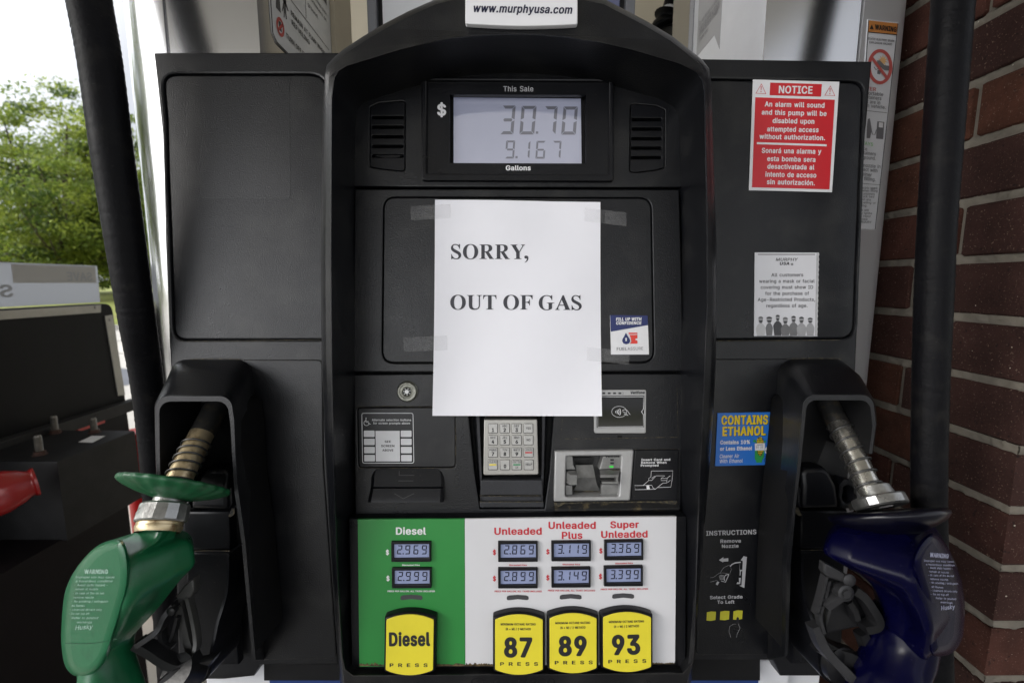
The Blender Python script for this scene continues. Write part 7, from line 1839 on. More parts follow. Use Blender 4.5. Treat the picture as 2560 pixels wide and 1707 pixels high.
fm = face_map(LI_, -0.345)
mb = MB()
a, b, c = fm(676, 40), fm(678, 82), fm(827, 110)
zt = a[1] + 0.30
slope = 0.0
mb.plate([(a[0], b[1] + 0.0), (b[0] + 0.012, b[1] - 0.008), (c[0], b[1] - 0.008), (c[0], zt), (a[0], zt)], 0.0010, -0.0002)
SD = free(mb, 'safety_decal', mat('white_decal', (0.55, 0.55, 0.54), 0.45, var=0.03, vscale=12), 'white decal reading REMAIN AT PUMP WHEN REFUELING, on the left column inner face', 'decal', None, LI_)
mb = MB()


def L3(w):
    return lambda x, y: (*fm(x, y), w)


g1, g2 = L3(0.0014), L3(0.0018)
wU = 0.0014


def Ld(x, y):
    return (x, y, wU)


mb.stroke([(a[0] + 0.001, zt), (a[0] + 0.001, b[1] + 0.001), (b[0] + 0.0125, b[1] - 0.0072), (c[0] - 0.001, b[1] - 0.0072)], 0.0030, Ld, 0)
# heading row: divider line, then two lines of text, in the face's own metres
d0 = fm(*zR(345, 0))
d1 = fm(*zR(858, 672))
mb.stroke([d0, d1], 0.0016, Ld, 0)
e0, e1 = fm(*zR(543, 0)), fm(*zR(552, 250))
mb.stroke([e0, e1], 0.0018, Ld, 0)


def ftext(s, z0, z1, capm, mi=0, bold=14):
    p0, p1 = fm(*zR(*z0)), fm(*zR(*z1))
    yb = (p0[1] + p1[1]) / 2
    k = len(s)
    # text() thinks in y-down pixels, so flip the second coordinate
    text(mb, s, (p0[0], -yb), (p1[0], -yb), capm, lambda x, y: (x, -y, wU), bold=bold, mi=mi)


capm = abs(fm(*zR(350, 205))[1] - fm(*zR(350, 140))[1])
ftext('REMAIN AT PUMP WHEN', (350, 205), (800, 745), capm)
ftext('REFUELING', (360, 330), (600, 610), capm)
ftext('TURN OFF ENGINE', (283, 490), (640, 900), capm)
ftext('Always place', (680, 0), (825, 225), capm * 0.8, 0, 8)
ftext('containers on', (600, 0), (825, 290), capm * 0.8, 0, 8)
ftext('ground.', (575, 80), (715, 260), capm * 0.8, 0, 8)
mb.shape([fm(*zR(*p)) for p in [(148, 0), (198, 0), (213, 182), (148, 105)]], Ld, 0)
mb.shape([fm(*zR(*p)) for p in [(780, 0), (825, 0), (830, 80)]], Ld, 0)
mb.shape([fm(*zR(*p)) for p in [(250, 10), (275, 15), (285, 50), (318, 155), (305, 155), (278, 85), (282, 150), (295, 265), (280, 262), (268, 165), (262, 240), (250, 238), (252, 110), (232, 160), (226, 150)]], Ld, 0)
mb.shape(ell(*fm(*zR(260, 2)), 0.006, 0.006, 12), Ld, 0)
mb.stroke([fm(*zR(203 + 44 * math.cos(t) + 4 * math.sin(t), 365 + 105 * math.sin(t) + 35 * math.cos(t))) for t in [i * math.pi / 12 for i in range(24)]], 0.0045, lambda x, y: (x, y, wU + 0.0004), 1, closed=True)
mb.stroke([fm(*zR(172, 400)), fm(*zR(236, 335))], 0.004, lambda x, y: (x, y, wU + 0.0004), 1)
mb.shape([fm(*zR(*p)) for p in [(180, 280), (212, 300), (225, 440), (190, 400)]], Ld, 0)
mb.build('decal_print', [mat('soft_black_ink', (0.04, 0.04, 0.04), 0.5, var=0.1, vscale=30), mat('dull_red_ink', (0.42, 0.05, 0.04), 0.5, var=0.05, vscale=30)], SD, LI_)

fmr = face_map(RI_, 0.345)
mb = MB()
p = [zS(1330, 20), zS(1312, 560), zS(1310, 745), zS(1520, 745), zS(1603, 660), zS(1612, 500), zS(1640, 0)]
q = [fmr(*t) for t in p]
mb.plate([(q[0][0], q[0][1] + 0.2), (q[0][0], q[2][1]), (q[3][0], q[2][1]), (q[5][0], q[4][1]), (q[5][0], q[0][1] + 0.2)], 0.0010, -0.0002)
RD = free(mb, 'safety_decal', mat('grey_decal', (0.33, 0.33, 0.34), 0.5, var=0.03, vscale=12), 'grey decal with fine slanting print on the right column inner face', 'decal', None, RI_)
mb = MB()
for s, z0, z1 in (('Do not fill any container', (1335, 330), (1600, 20)), ('while it is inside a vehicle.', (1335, 385), (1605, 90)), ('Place containers on the ground', (1335, 430), (1600, 145)), ('and keep the nozzle in contact.', (1335, 470), (1590, 200)), ('Thank you.', (1330, 545), (1455, 450))):
    p0, p1 = fmr(*zS(*z0)), fmr(*zS(*z1))
    yb = (p0[1] + p1[1]) / 2
    text(mb, s, (p0[0], -yb), (p1[0], -yb), 0.0075, lambda x, y: (x, -y, 0.0014), bold=2)
mb.build('decal_print', mat('faded_ink', (0.16, 0.16, 0.17), 0.5, var=0.1, vscale=30), RD, RI_)


# ================================================================== HOSES
def hose(pts, name, label):
    """sleeved hose through photo points (x, y, depth along the view, radius); the wrap overlaps in slight steps"""
    p4 = [Vector(((x - 1280) / FPX * d, (853.5 - y) / FPX * d, -(d - DIST), r)) for x, y, d, r in pts]
    path = smoothpath(p4, 30)
    rr = [p[3] * (1.0 + 0.035 * (((i / 9.0) % 1.0) - 0.5) + 0.012 * math.sin(i * 0.7) + 0.008 * math.sin(i * 2.3)) for i, p in enumerate(path)]
    mb = MB()
    mb.tube([p.to_3d() for p in path], rr, 28)
    return tag(mb.build(name, M_RUB, None, MP, 60), label, 'hose', 'sleeved hoses hanging beside the pump')


hose([(120, -1000, 0.56, .0215), (165, -480, 0.53, .0215), (205, -130, 0.525, .0215), (223, 0, 0.525, .0215), (250, 150, 0.53, .0211), (281, 380, 0.54, .0206), (313, 600, 0.555, .0200), (343, 800, 0.575, .0190), (366, 943, 0.60, .0180), (384, 1100, 0.62, .0176), (400, 1300, 0.64, .0176), (425, 1600, 0.66, .0176), (440, 1900, 0.67, .0176), (425, 2200, 0.65, .017), (370, 2360, 0.58, .016), (318, 2200, 0.51, .015), (298, 1870, 0.474, .014)], 'fuel_hose', 'thick black hose slanting down past the trees on the left side of the pump')
hose([(2450, -1000, 0.53, .0188), (2412, -500, 0.505, .0187), (2388, -140, 0.50, .0187), (2382, 0, 0.50, .0186), (2360, 300, 0.505, .0180), (2342, 560, 0.51, .0173), (2333, 760, 0.515, .0173), (2325, 1000, 0.52, .0166), (2322, 1250, 0.525, .0164), (2328, 1480, 0.53, .0164), (2338, 1660, 0.53, .0164), (2345, 1950, 0.53, .0164), (2335, 2230, 0.53, .016), (2270, 2380, 0.51, .0155), (2208, 2200, 0.488, .015), (2190, 1870, 0.474, .014)], 'fuel_hose', 'thick black hose hanging in front of the brick pillar on the right')


# ================================================================== NOZZLES
def loft(mb, rows, phi, nexp, mi=0, n=40, cap0=True, cap1=True, tilt=0.0):
    """rows: (y, left x, right x, depth centre, half depth); section is a rounded box turned by phi"""
    rs = []
    for y, xl, xr, wc, hw in rows:
        raw = []
        for k in range(n):
            a = 2 * math.pi * k / n
            c, s = math.cos(a), math.sin(a)
            x = math.copysign(abs(c) ** (2 / nexp), c)
            z = math.copysign(abs(s) ** (2 / nexp), s)
            raw.append((x * math.cos(phi) - z * math.sin(phi), x * math.sin(phi) + z * math.cos(phi)))
        mx = max(abs(q[0]) for q in raw)
        mz = max(abs(q[1]) for q in raw)
        we = wc + hw * (0.05 + 0.50 * min(1.0, max(0.0, (y - 1380) / 260.0)))                  # the outline is made by the nearer half of the section
        wx = wc + hw * 0.12
        lx, rx = P(xl, y, wx)[0], P(xr, y, wx)[0]
        yy = P(0, y, we)[1]
        rs.append([((lx + rx) / 2 + (rx - lx) / 2 * q[0] / mx, yy + tilt * hw * q[1] / mz, wc + hw * q[1] / mz) for q in raw])
    mb.rings(rs, True, mi, cap0, cap1)


def facets(mb, rows, mi=0):
    """rows: (y, left x, ridge x, right x, depth centre, half depth); two flat faces meet in a soft ridge towards the viewer"""
    rs = []
    for y, xl, xm, xr, wc, hw in rows:
        y = y + max(0.0, y - 1600) * 0.14
        we = wc + hw * (0.05 + 0.50 * min(1.0, max(0.0, (y - 1380) / 260.0)))
        yy = P(0, y, we)[1]
        lx, rx = P(xl, y, wc - hw * 0.25)[0], P(xr, y, wc - hw * 0.35)[0]
        mx = P(xm, y, wc + hw * 0.9)[0]
        wd = rx - lx
        f = (mx - lx) / wd
        sec = [(lx, wc - hw * 0.25), (lx + wd * 0.10, wc + hw * 0.35 * (1 - f)), (mx, wc + hw), (rx - wd * 0.06, wc + hw * 0.10), (rx, wc - hw * 0.35), (rx - wd * 0.2, wc - hw), (lx + wd * 0.2, wc - hw)]
        r = min(wd, hw) * 0.34
        sec = rounded(sec, [r * 0.7, r, r * 0.75, r, r * 0.7, r, r], 5)
        a_, b_ = min(q[0] for q in sec), max(q[0] for q in sec)
        rs.append([(lx + (x - a_) * wd / (b_ - a_), yy, w) for x, w in sec])
    mb.rings(rs, True, mi, True, True)


def tablet(mb, pts, wfun, back=0.045):
    """moulded cap: a rounded tablet whose face slopes with wfun, softly rolled over at its edge"""
    closed = [Vector((*p, 0)) for p in pts]
    closed = closed + [closed[0]]
    ol = [(p.x, p.y) for p in smoothpath([closed[-2]] + closed + [closed[1]], 3)[3:-4]]
    fl_ = ccw([(x, -y) for x, y in ol])
    rs = []
    for ins, dw in ((6, -back), (0, -0.022), (0, -0.012), (2.5, -0.0065), (7, -0.0025), (14, -0.0004), (24, 0.0006)):
        q = offset_poly(fl_, ins) if ins else fl_
        rs.append([P(x, -y, wfun(x, -y) + dw) for x, y in q])
    mb.rings(rs, True)
    mb.fill([rs[-1]])


def dense(rows, n=4):
    out = []
    v = [Vector(r) if False else r for r in rows]
    for i in range(len(v) - 1):
        p0, p1, p2, p3 = v[max(i - 1, 0)], v[i], v[i + 1], v[min(i + 2, len(v) - 1)]
        for k in range(n):
            t = k / n
            out.append(tuple(0.5 * (2 * b + (c - a) * t + (2 * a - 5 * b + 4 * c - d) * t * t + (3 * b - a - 3 * c + d) * t ** 3) for a, b, c, d in zip(p0, p1, p2, p3)))
    out.append(v[-1])
    return out


def nozzle_text(nz, body, heads, mats, name='lettering'):
    """print lettering on the curved body: every point is laid on its surface"""
    me = body.data
    W = WORLDM[body.name]
    bv = BVHTree.FromPolygons([W @ v.co for v in me.vertices], [tuple(p.vertices) for p in me.polygons])
    o = Vector((0, 0, CAM_Z))

    def hit(x, y):
        r = ray(x, y).normalized()
        h = bv.ray_cast(o, r)
        if h[0] is None:
            return None
        n = h[1] if h[1].dot(r) < 0 else -h[1]
        return h[0] + n * 0.0004
    mb = MB()
    for s, p0, p1, cap, bold, sh in heads:
        tmp = MB()
        pts = []
        tmp2 = MB()

        def mp(x, y):
            return (x, y, 0)
        text(tmp2, s, p0, p1, cap, mp, bold=bold, shear=sh)
        hs = [hit(v.x, v.y) for v in tmp2.v]
        fs = [f for f in tmp2.f if all(hs[i] is not None for i in f)]
        mb.add([h if h is not None else Vector((0, 0, 0)) for h in hs], fs)
    used = sorted({i for f in mb.f for i in f})
    ix = {i: k for k, i in enumerate(used)}
    mb.v = [mb.v[i] for i in used]
    mb.f = [tuple(ix[i] for i in f) for f in mb.f]
    mb.build(name, mats, nz)


def spring(path, R, turns, wire, n=420):
    """helix round a path"""
    path = [Vector(p) for p in path]
    L = [0.0]
    for i in range(1, len(path)):
        L.append(L[-1] + (path[i] - path[i - 1]).length)
    out = []
    t = (path[-1] - path[0]).normalized()
    nrm = t.orthogonal().normalized()
    for k in range(n + 1):
        s = L[-1] * k / n
        i = max(j for j in range(len(L)) if L[j] <= s + 1e-9)
        i = min(i, len(path) - 2)
        f = (s - L[i]) / max(1e-9, L[i + 1] - L[i])
        p = path[i].lerp(path[i + 1], f)
        tt = (path[i + 1] - path[i]).normalized()
        nrm = (nrm - tt * nrm.dot(tt)).normalized()
        b = tt.cross(nrm)
        a = 2 * math.pi * turns * k / n
        out.append(p + (nrm * math.cos(a) + b * math.sin(a)) * R)
    return out


M_SPG = mat('spring_steel', (0.10, 0.10, 0.10), 0.4, 0.8, bump=0.2, bscale=400, var=0.2, vscale=60)

# ---- green diesel nozzle on the left
NG = empty('fuel_nozzle', Matrix.Translation(MP @ Vector(P(300, 1700, 0.11))) @ ROT, 'green diesel nozzle hanging in the left boot, with rusty spout and ribbed green guard', 'fuel nozzle', 'nozzles hanging on the pump')
M_BRASS = mat('rusty_spout_metal', (0.66, 0.54, 0.34), 0.35, 0.85, bump=0.3, bscale=250, col2=(0.18, 0.10, 0.045), vscale=90, lo=0.5, hi=0.72)
sp = smoothpath([P(548, 1006, 0.004), P(528, 1040, 0.018), P(490, 1112, 0.045), P(462, 1168, 0.066), P(440, 1215, 0.080), P(420, 1255, 0.092)], 8)
mb = MB()
mb.tube(sp, 0.0134, 24)
SPG = mb.build('spout', M_BRASS, NG, MP, 60)
mb = MB()
mb.tube(smoothpath([P(551, 1000, 0.002), P(528, 1040, 0.0182), P(505, 1084, 0.0345)], 6), 0.0136, 24)
mb.build('spout_tip', mat('dark_spout', (0.03, 0.03, 0.03), 0.45, 0.5, bump=0.2, bscale=300, col2=(0.10, 0.08, 0.05), vscale=120, lo=0.5, hi=0.75), NG, MP, 60)  # boot end of the spout in a darker colour
mb = MB()
hl = spring(sp[15:34], 0.0148, 6.4, 0.001)
mb.tube(hl, 0.0011, 8)
mb.build('spring', M_SPG, NG, MP, 60)
M_GRN = mat('green_nozzle_vinyl', (0.008, 0.112, 0.043), 0.32, spec=0.4, bump=0.15, bscale=90, var=0.12, vscale=18, coat=0.1, coat_rough=0.25, rvar=0.06)
add_specks(M_GRN, [(40, 0.56, 0.75, (0.004, 0.045, 0.02), 0.6), (260, 0.66, 0.78, (0.05, 0.10, 0.07), 0.7)])
M_GRNG = mat('worn_green_rubber', (0.006, 0.090, 0.031), 0.42, bump=0.3, bscale=160, col2=(0.03, 0.06, 0.03), vscale=50, lo=0.5, hi=0.8)
ax = Vector((-0.005, -0.050, 0.026)).normalized()
gc = Vector(P(438, 1214, 0.086))
GS = 0.90
mb = MB()
mb.lathe(gc, ax, [(r * GS, s_) for r, s_ in [(0.012, 0.004), (0.030, 0.001), (0.050, -0.002), (0.0580, -0.0035), (0.0598, -0.0020), (0.0594, 0.0004), (0.0575, 0.0024), (0.0500, 0.0060), (0.0390, 0.0095), (0.0280, 0.0120), (0.0200, 0.0138), (0.0140, 0.0144)]], 132, rib=0.016, ribs=22)
mb.build('splash_guard', M_GRNG, NG, MP, 60)
n0 = gc + ax * 0.010
mb = MB()
mb.lathe(n0, ax, [(0.0140, 0.0), (0.0150, 0.004), (0.0150, 0.016), (0.0142, 0.024)], 32)
mb.build('spout_neck', M_ALU, NG, MP, 40)
colc = Vector(P(408, 1284, 0.100))
axc = (Vector(P(400, 1330, 0.108)) - Vector(P(414, 1254, 0.093))).normalized()
axc = (axc + ax).normalized()
mb = MB()
mb.lathe(colc, axc, [(0.012, -0.0105), (0.0215, -0.0105), (0.0232, -0.0085), (0.0235, -0.001), (0.0240, -0.001), (0.0240, 0.007), (0.0228, 0.0085), (0.0150, 0.0085)], 14)
mb.build('spout_collar', M_ALU, NG, MP, 20)
mb = MB()
mb.lathe(colc, axc, [(0.0200, 0.0080), (0.0212, 0.0095), (0.0208, 0.0120), (0.0214, 0.0125), (0.0214, 0.0150), (0.0200, 0.0185)], 36)
mb.build('rusty_ring', M_BRASS, NG, MP, 40)
RG = [(1314, 358, 402, 446, 0.104, 0.020), (1330, 342, 396, 444, 0.106, 0.022), (1345, 325, 372, 438, 0.110, 0.027), (1357, 290, 335, 437, 0.113, 0.034), (1366, 270, 322, 462, 0.114, 0.038), (1385, 250, 322, 478, 0.114, 0.042), (1421, 235, 326, 485, 0.114, 0.043), (1444, 228, 326, 482, 0.114, 0.043), (1475, 215, 320, 456, 0.114, 0.043), (1509, 205, 304, 431, 0.112, 0.040), (1545, 195, 288, 405, 0.110, 0.037), (1578, 185, 272, 378, 0.108, 0.034), (1605, 180, 256, 352, 0.107, 0.031), (1625, 178, 240, 330, 0.106, 0.028), (1645, 185, 230, 300, 0.106, 0.020)]
mb = MB()
facets(mb, dense(RG, 3))
mb.build('nozzle_body', M_GRN, NG, MP, 60)
CAPG = [(287, 1347), (305, 1350), (317, 1372), (324, 1418), (321, 1470), (306, 1525), (286, 1590), (268, 1643), (241, 1678), (210, 1691), (184, 1687), (165, 1668), (156, 1635), (153, 1585), (157, 1515), (165, 1471), (184, 1430), (214, 1390), (249, 1360)]
mb = MB()
tablet(mb, CAPG, lambda x, y: 0.160 - 0.00024 * (322 - x))
BG = mb.build('nozzle_cap', M_GRN, NG, MP, 60)
mb = MB()
loft(mb, dense([(1590, 232, 328, 0.098, 0.024), (1630, 224, 312, 0.100, 0.024), (1670, 214, 312, 0.103, 0.025), (1707, 211, 320, 0.107, 0.026), (1760, 214, 334, 0.112, 0.028), (1850, 222, 360, 0.118, 0.030)], 3), rad(20), 2.6)
mb.build('handle', M_GRN, NG, MP, 70)


def onbody(body):
    me = body.data
    W = WORLDM[body.name]
    bv = BVHTree.FromPolygons([W @ v.co for v in me.vertices], [tuple(p.vertices) for p in me.polygons])
    o = Vector((0, 0, CAM_Z))

    def f(x, y):
        r = ray(x, y).normalized()
        h = bv.ray_cast(o, r)
        if h[0] is None:
            return o + r * 0.5
        n = h[1] if h[1].dot(r) < 0 else -h[1]
        return h[0] + n * 0.0004
    return f


mb = MB()
fb = onbody(BG)
mb.stroke([(164 + 128 * i / 12, 1606 + 1.5 * math.sin(i * 0.4) - max(0, i - 7) * 1.6) for i in range(13)], 1.6, fb)
mb.build('moulding_seam', mat('dark_green_seam', (0.004, 0.05, 0.022), 0.5, var=0.1, vscale=40), NG)
HG = [('WARNING', zH(553, 852), zH(708, 852), 11, 22, 0.1)]
for s, x0, x1, yb in (('Improper use may cause', 495, 750, 880), ('a hazardous condition', 497, 735, 906), ('- Avoid static hazard -', 490, 705, 932), ('remain at nozzle', 493, 642, 958), ('- In case of fire do not', 477, 682, 985), ('remove nozzle', 484, 614, 1012), ('- No smoking / extinguish', 467, 708, 1038), ('all flames', 470, 556, 1066), ('- Licensed drivers only', 457, 668, 1092), ('- Do not top off', 450, 586, 1118), ('Refer to posted', 470, 642, 1146), ('warnings', 502, 602, 1174)):
    HG.append((s, zH(x0, yb), zH(x1, yb), 5.2, 8, 0.25))
HG.append(('Husky', zH(494, 1218), zH(606, 1210), 11, 8, 0.3))
nozzle_text(NG, BG, HG, mat('worn_pale_ink', (0.24, 0.38, 0.31), 0.5, var=0.35, vscale=200))
M_LEV = mat('black_lever_plastic', (0.009, 0.009, 0.010), 0.34, spec=0.35, bump=0.2, bscale=200, var=0.2, vscale=30)
M_PLT = mat('grey_guard_metal', (0.07, 0.07, 0.068), 0.45, 0.6, bump=0.2, bscale=200, var=0.25, vscale=30)


def rib(mb, pts, wd, th, mi=0):
    """flat bar through photo points (x, y, depth): wd pixels wide, th metres thick"""
    path = smoothpath([P(x, y, w) for x, y, w in pts], 6)
    rs = []
    for i, p in enumerate(path):
        t = (path[min(i + 1, len(path) - 1)] - path[max(0, i - 1)]).normalized()
        sd = Vector((-t.y, t.x, 0))
        sd = sd.normalized() if sd.length > 1e-6 else Vector((1, 0, 0))
        h = wd / FPX * (DIST - p.z) / 2
        z = Vector((0, 0, th / 2))
        rs.append([p + sd * h * 0.8 + z, p + sd * h + z * 0.4, p + sd * h - z, p - sd * h - z, p - sd * h + z * 0.4, p - sd * h * 0.8 + z])
    mb.rings(rs, True, mi, True, True)


mb = MB()
mb.plate(poly(zpoly(zH, [(1140, 1008), (1200, 930), (1262, 885), (1268, 960), (1245, 1010), (1190, 1030)]), 0.085), 0.085, 0.075, 0.002)
rib(mb, [(*zH(1232, 1000), 0.082), (*zH(1262, 1120), 0.080), (*zH(1285, 1250), 0.080), (*zH(1285, 1330), 0.082), (*zH(1250, 1400), 0.086), (*zH(1180, 1450), 0.090)], 11, 0.008)
rib(mb, [(*zH(1180, 1020), 0.080), (*zH(1200, 1130), 0.076), (*zH(1230, 1260), 0.074), (*zH(1262, 1360), 0.076)], 24, 0.010)
mb.build('lever_guard', M_PLT, NG, MP, 40)
mb = MB()
rib(mb, [(*zH(1150, 1050), 0.088), (*zH(1090, 1120), 0.092), (*zH(1045, 1210), 0.096), (*zH(970, 1270), 0.10), (*zH(905, 1312), 0.103)], 15, 0.010)
rib(mb, [(*zH(1070, 1170), 0.088), (*zH(1060, 1240), 0.088), (*zH(1075, 1300), 0.088), (*zH(1130, 1330), 0.086)], 13, 0.008)
rib(mb, [(*zH(900, 1300), 0.10), (*zH(990, 1350), 0.098), (*zH(1080, 1410), 0.095), (*zH(1190, 1450), 0.092), (*zH(1290, 1400), 0.088)], 26, 0.014)
rib(mb, [(*zH(1165, 1130), 0.084), (*zH(1140, 1230), 0.084), (*zH(1110, 1310), 0.084)], 9, 0.006)
mb.tube([P(*zH(1150, 1490), 0.10), P(*zH(1260, 1500), 0.08)], 0.017, 24)
rib(mb, [(*zH(1080, 1568), 0.10), (*zH(1160, 1500), 0.096), (*zH(1260, 1460), 0.088), (*zH(1400, 1420), 0.07)], 34, 0.012)
rib(mb, [(*zH(1060, 1600), 0.09), (*zH(1068, 1500), 0.088), (*zH(1075, 1420), 0.086)], 6, 0.006)
mb.lathe(P(*zH(1140, 1080), 0.090), (0, 0, 1), [(0.0045, 0), (0.0045, 0.006), (0.003, 0.007), (0.0001, 0.007)], 16)
mb.build('lever', M_LEV, NG, MP, 40)

# ---- blue nozzle on the right
NB = empty('fuel_nozzle', Matrix.Translation(MP @ Vector(P(2290, 1700, 0.11))) @ ROT, 'dark blue nozzle hanging in the right boot, with shiny silver spout and navy guard', 'fuel nozzle', 'nozzles hanging on the pump')
M_CHR = mat('silver_spout_metal', (0.62, 0.60, 0.55), 0.26, 0.95, bump=0.25, bscale=120, var=0.2, vscale=50, rvar=0.08)
sb = smoothpath([P(2066, 1000, 0.004), P(2088, 1046, 0.020), P(2122, 1110, 0.042), P(2150, 1168, 0.060), P(2172, 1220, 0.075), P(2190, 1255, 0.085)], 8)
mb = MB()
mb.tube(sb, 0.0122, 24)
mb.build('spout', M_CHR, NB, MP, 60)
mb = MB()
mb.tube(smoothpath([P(2064, 996, 0.003), P(2088, 1046, 0.0202), P(2098, 1064, 0.026)], 6), 0.0124, 24)
mb.build('spout_tip', mat('dark_spout', (0.03, 0.03, 0.03)), NB, MP, 60)
mb = MB()
mb.tube(spring(sb[10:34], 0.0138, 6.0, 0.001), 0.0011, 8)
mb.build('spring', M_SPG, NB, MP, 60)
axb = (Vector(P(2212, 1262, 0.088)) - Vector(P(2184, 1226, 0.076))).normalized()
c0 = Vector(P(2192, 1240, 0.079))
axb2 = (axb + Vector((0, -0.7, 0.15))).normalized()
mb = MB()
mb.lathe(c0, axb2, [(0.0125, -0.012), (0.0165, -0.010), (0.0180, -0.002), (0.0185, 0.0), (0.0250, 0.0005), (0.0260, 0.002), (0.0260, 0.010), (0.0245, 0.012), (0.012, 0.012)], 18)
mb.build('spout_collar', M_ALU, NB, MP, 20)
M_BLU = mat('navy_nozzle_vinyl', (0.0012, 0.0012, 0.016), 0.22, spec=0.14, bump=0.12, bscale=60, var=0.15, vscale=16, coat=0.0, coat_rough=0.15, rvar=0.06)
add_specks(M_BLU, [(30, 0.54, 0.75, (0.001, 0.001, 0.008), 0.7), (240, 0.67, 0.80, (0.03, 0.03, 0.05), 0.6)])
M_BLUG = mat('navy_guard_rubber', (0.0025, 0.0025, 0.008), 0.28, spec=0.3, bump=0.25, bscale=90, var=0.3, vscale=30, coat=0.2)
gb_ = Vector(P(2214, 1284, 0.092))
axg = Vector((0.004, -0.050, 0.020)).normalized()
mb = MB()
mb.lathe(gb_, axg, [(r * 0.87, s_) for r, s_ in [(0.012, 0.0), (0.030, -0.003), (0.048, -0.0035), (0.0590, -0.0025), (0.0622, 0.0), (0.0618, 0.003), (0.0560, 0.0085), (0.0460, 0.013), (0.036, 0.017), (0.028, 0.020)]], 96, rib=0.004, ribs=14)
mb.build('splash_guard', M_BLUG, NB, MP, 60)
RBL = [(1308, 2156, 2250, 2316, 0.098, 0.022), (1322, 2122, 2280, 2326, 0.101, 0.029), (1336, 2094, 2296, 2332, 0.104, 0.035), (1356, 2076, 2290, 2338, 0.107, 0.040), (1378, 2066, 2284, 2346, 0.109, 0.043), (1402, 2064, 2280, 2352, 0.110, 0.045), (1432, 2106, 2285, 2358, 0.112, 0.044), (1459, 2148, 2292, 2362, 0.113, 0.044), (1495, 2182, 2302, 2366, 0.114, 0.044), (1540, 2202, 2311, 2370, 0.114, 0.044), (1575, 2206, 2314, 2370, 0.112, 0.039), (1600, 2206, 2314, 2365, 0.110, 0.035), (1616, 2212, 2312, 2350, 0.109, 0.031), (1630, 2226, 2308, 2338, 0.109, 0.022)]
mb = MB()
facets(mb, dense(RBL, 3))
mb.build('nozzle_body', M_BLU, NB, MP, 60)
CAPB = [(2326, 1332), (2346, 1337), (2364, 1358), (2387, 1402), (2398, 1432), (2406, 1459), (2412, 1509), (2410, 1566), (2404, 1601), (2383, 1630), (2350, 1640), (2328, 1634), (2318, 1604), (2313, 1550), (2303, 1495), (2288, 1442), (2280, 1405), (2286, 1380), (2304, 1350)]
mb = MB()
tablet(mb, CAPB, lambda x, y: 0.160 - 0.00030 * (x - 2285))
BB = mb.build('nozzle_cap', M_BLU, NB, MP, 60)
mb = MB()
loft(mb, dense([(1540, 2206, 2330, 0.096, 0.028), (1601, 2200, 2336, 0.098, 0.029), (1640, 2188, 2332, 0.100, 0.030), (1673, 2174, 2326, 0.103, 0.030), (1707, 2160, 2312, 0.106, 0.031), (1850, 2110, 2270, 0.116, 0.031)], 3), rad(-20), 2.6)
mb.build('handle', M_BLU, NB, MP, 70)
HB = [('WARNING', zJ(1628, 742), zJ(1750, 752), 11, 22, 0.0)]
for s, x0, x1, yb, d in (('Improper use may cause', 1590, 1786, 772, 8), ('a hazardous condition', 1604, 1790, 796, 8), ('- Avoid static hazard -', 1618, 1776, 818, 7), ('remain at nozzle', 1626, 1752, 843, 7), ('- In case of fire do not', 1618, 1786, 866, 7), ('remove nozzle', 1632, 1748, 891, 6), ('- No smoking / extinguish', 1626, 1812, 915, 8), ('all flames', 1640, 1716, 942, 6), ('- Licensed drivers only', 1634, 1808, 966, 8), ('- Do not top off', 1636, 1752, 990, 6), ('Refer to posted', 1668, 1800, 1016, 7), ('warnings', 1698, 1776, 1042, 6)):
    HB.append((s, zJ(x0, yb), zJ(x1, yb + d), 5.0, 10, -0.1))
HB.append(('Husky', zJ(1704, 1090), zJ(1792, 1080), 11, 12, 0.1))
nozzle_text(NB, BB, HB, mat('pale_blue_ink', (0.30, 0.31, 0.42), 0.5, var=0.3, vscale=200))
M_GPL = mat('grey_lever_metal', (0.040, 0.040, 0.043), 0.42, 0.5, bump=0.15, bscale=200, var=0.2, vscale=30)
mb = MB()
mb.plate(poly(zpoly(zJ, [(945, 783), (1000, 808), (1085, 856), (1140, 905), (1128, 926), (1085, 922), (1050, 905), (985, 885), (955, 868), (938, 840)]), 0.112), 0.112, 0.104, 0.002)
rib(mb, [(*zJ(945, 860), 0.106), (*zJ(915, 985), 0.104), (*zJ(880, 1110), 0.102)], 9, 0.008)
rib(mb, [(*zJ(962, 890), 0.104), (*zJ(935, 1010), 0.102), (*zJ(905, 1120), 0.10), (*zJ(930, 1230), 0.10)], 9, 0.008)
for t in range(5):
    rib(mb, [(*zJ(936 - 13 * t, 905 + 50 * t), 0.105), (*zJ(962 - 13 * t, 915 + 50 * t), 0.104)], 5, 0.006)
mb.lathe(P(*zJ(1100, 892), 0.112), (0, 0, 1), [(0.0065, 0), (0.0065, 0.002), (0.0045, 0.003), (0.0001, 0.003)], 20)
mb.build('lever_guard', M_GPL, NB, MP, 40)
mb = MB()
rib(mb, [(*zJ(1075, 972), 0.110), (*zJ(1020, 1005), 0.108), (*zJ(970, 1040), 0.105), (*zJ(938, 1058), 0.103)], 20, 0.012)
mb.lathe(P(*zJ(1072, 972), 0.113), (0, 0, 1), [(0.0085, -0.004), (0.0085, 0.003), (0.006, 0.004), (0.006, 0.003), (0.004, 0.003), (0.0038, 0.0045), (0.0001, 0.0045)], 20)
rib(mb, [(*zJ(985, 960), 0.102), (*zJ(1010, 930), 0.104), (*zJ(1045, 925), 0.106)], 9, 0.008)
rib(mb, [(*zJ(870, 1180), 0.095), (*zJ(920, 1310), 0.095), (*zJ(990, 1400), 0.096), (*zJ(1070, 1480), 0.098), (*zJ(1160, 1580), 0.10)], 26, 0.012)
mb.build('lever_link', M_GPL, NB, MP, 40)
mb = MB()
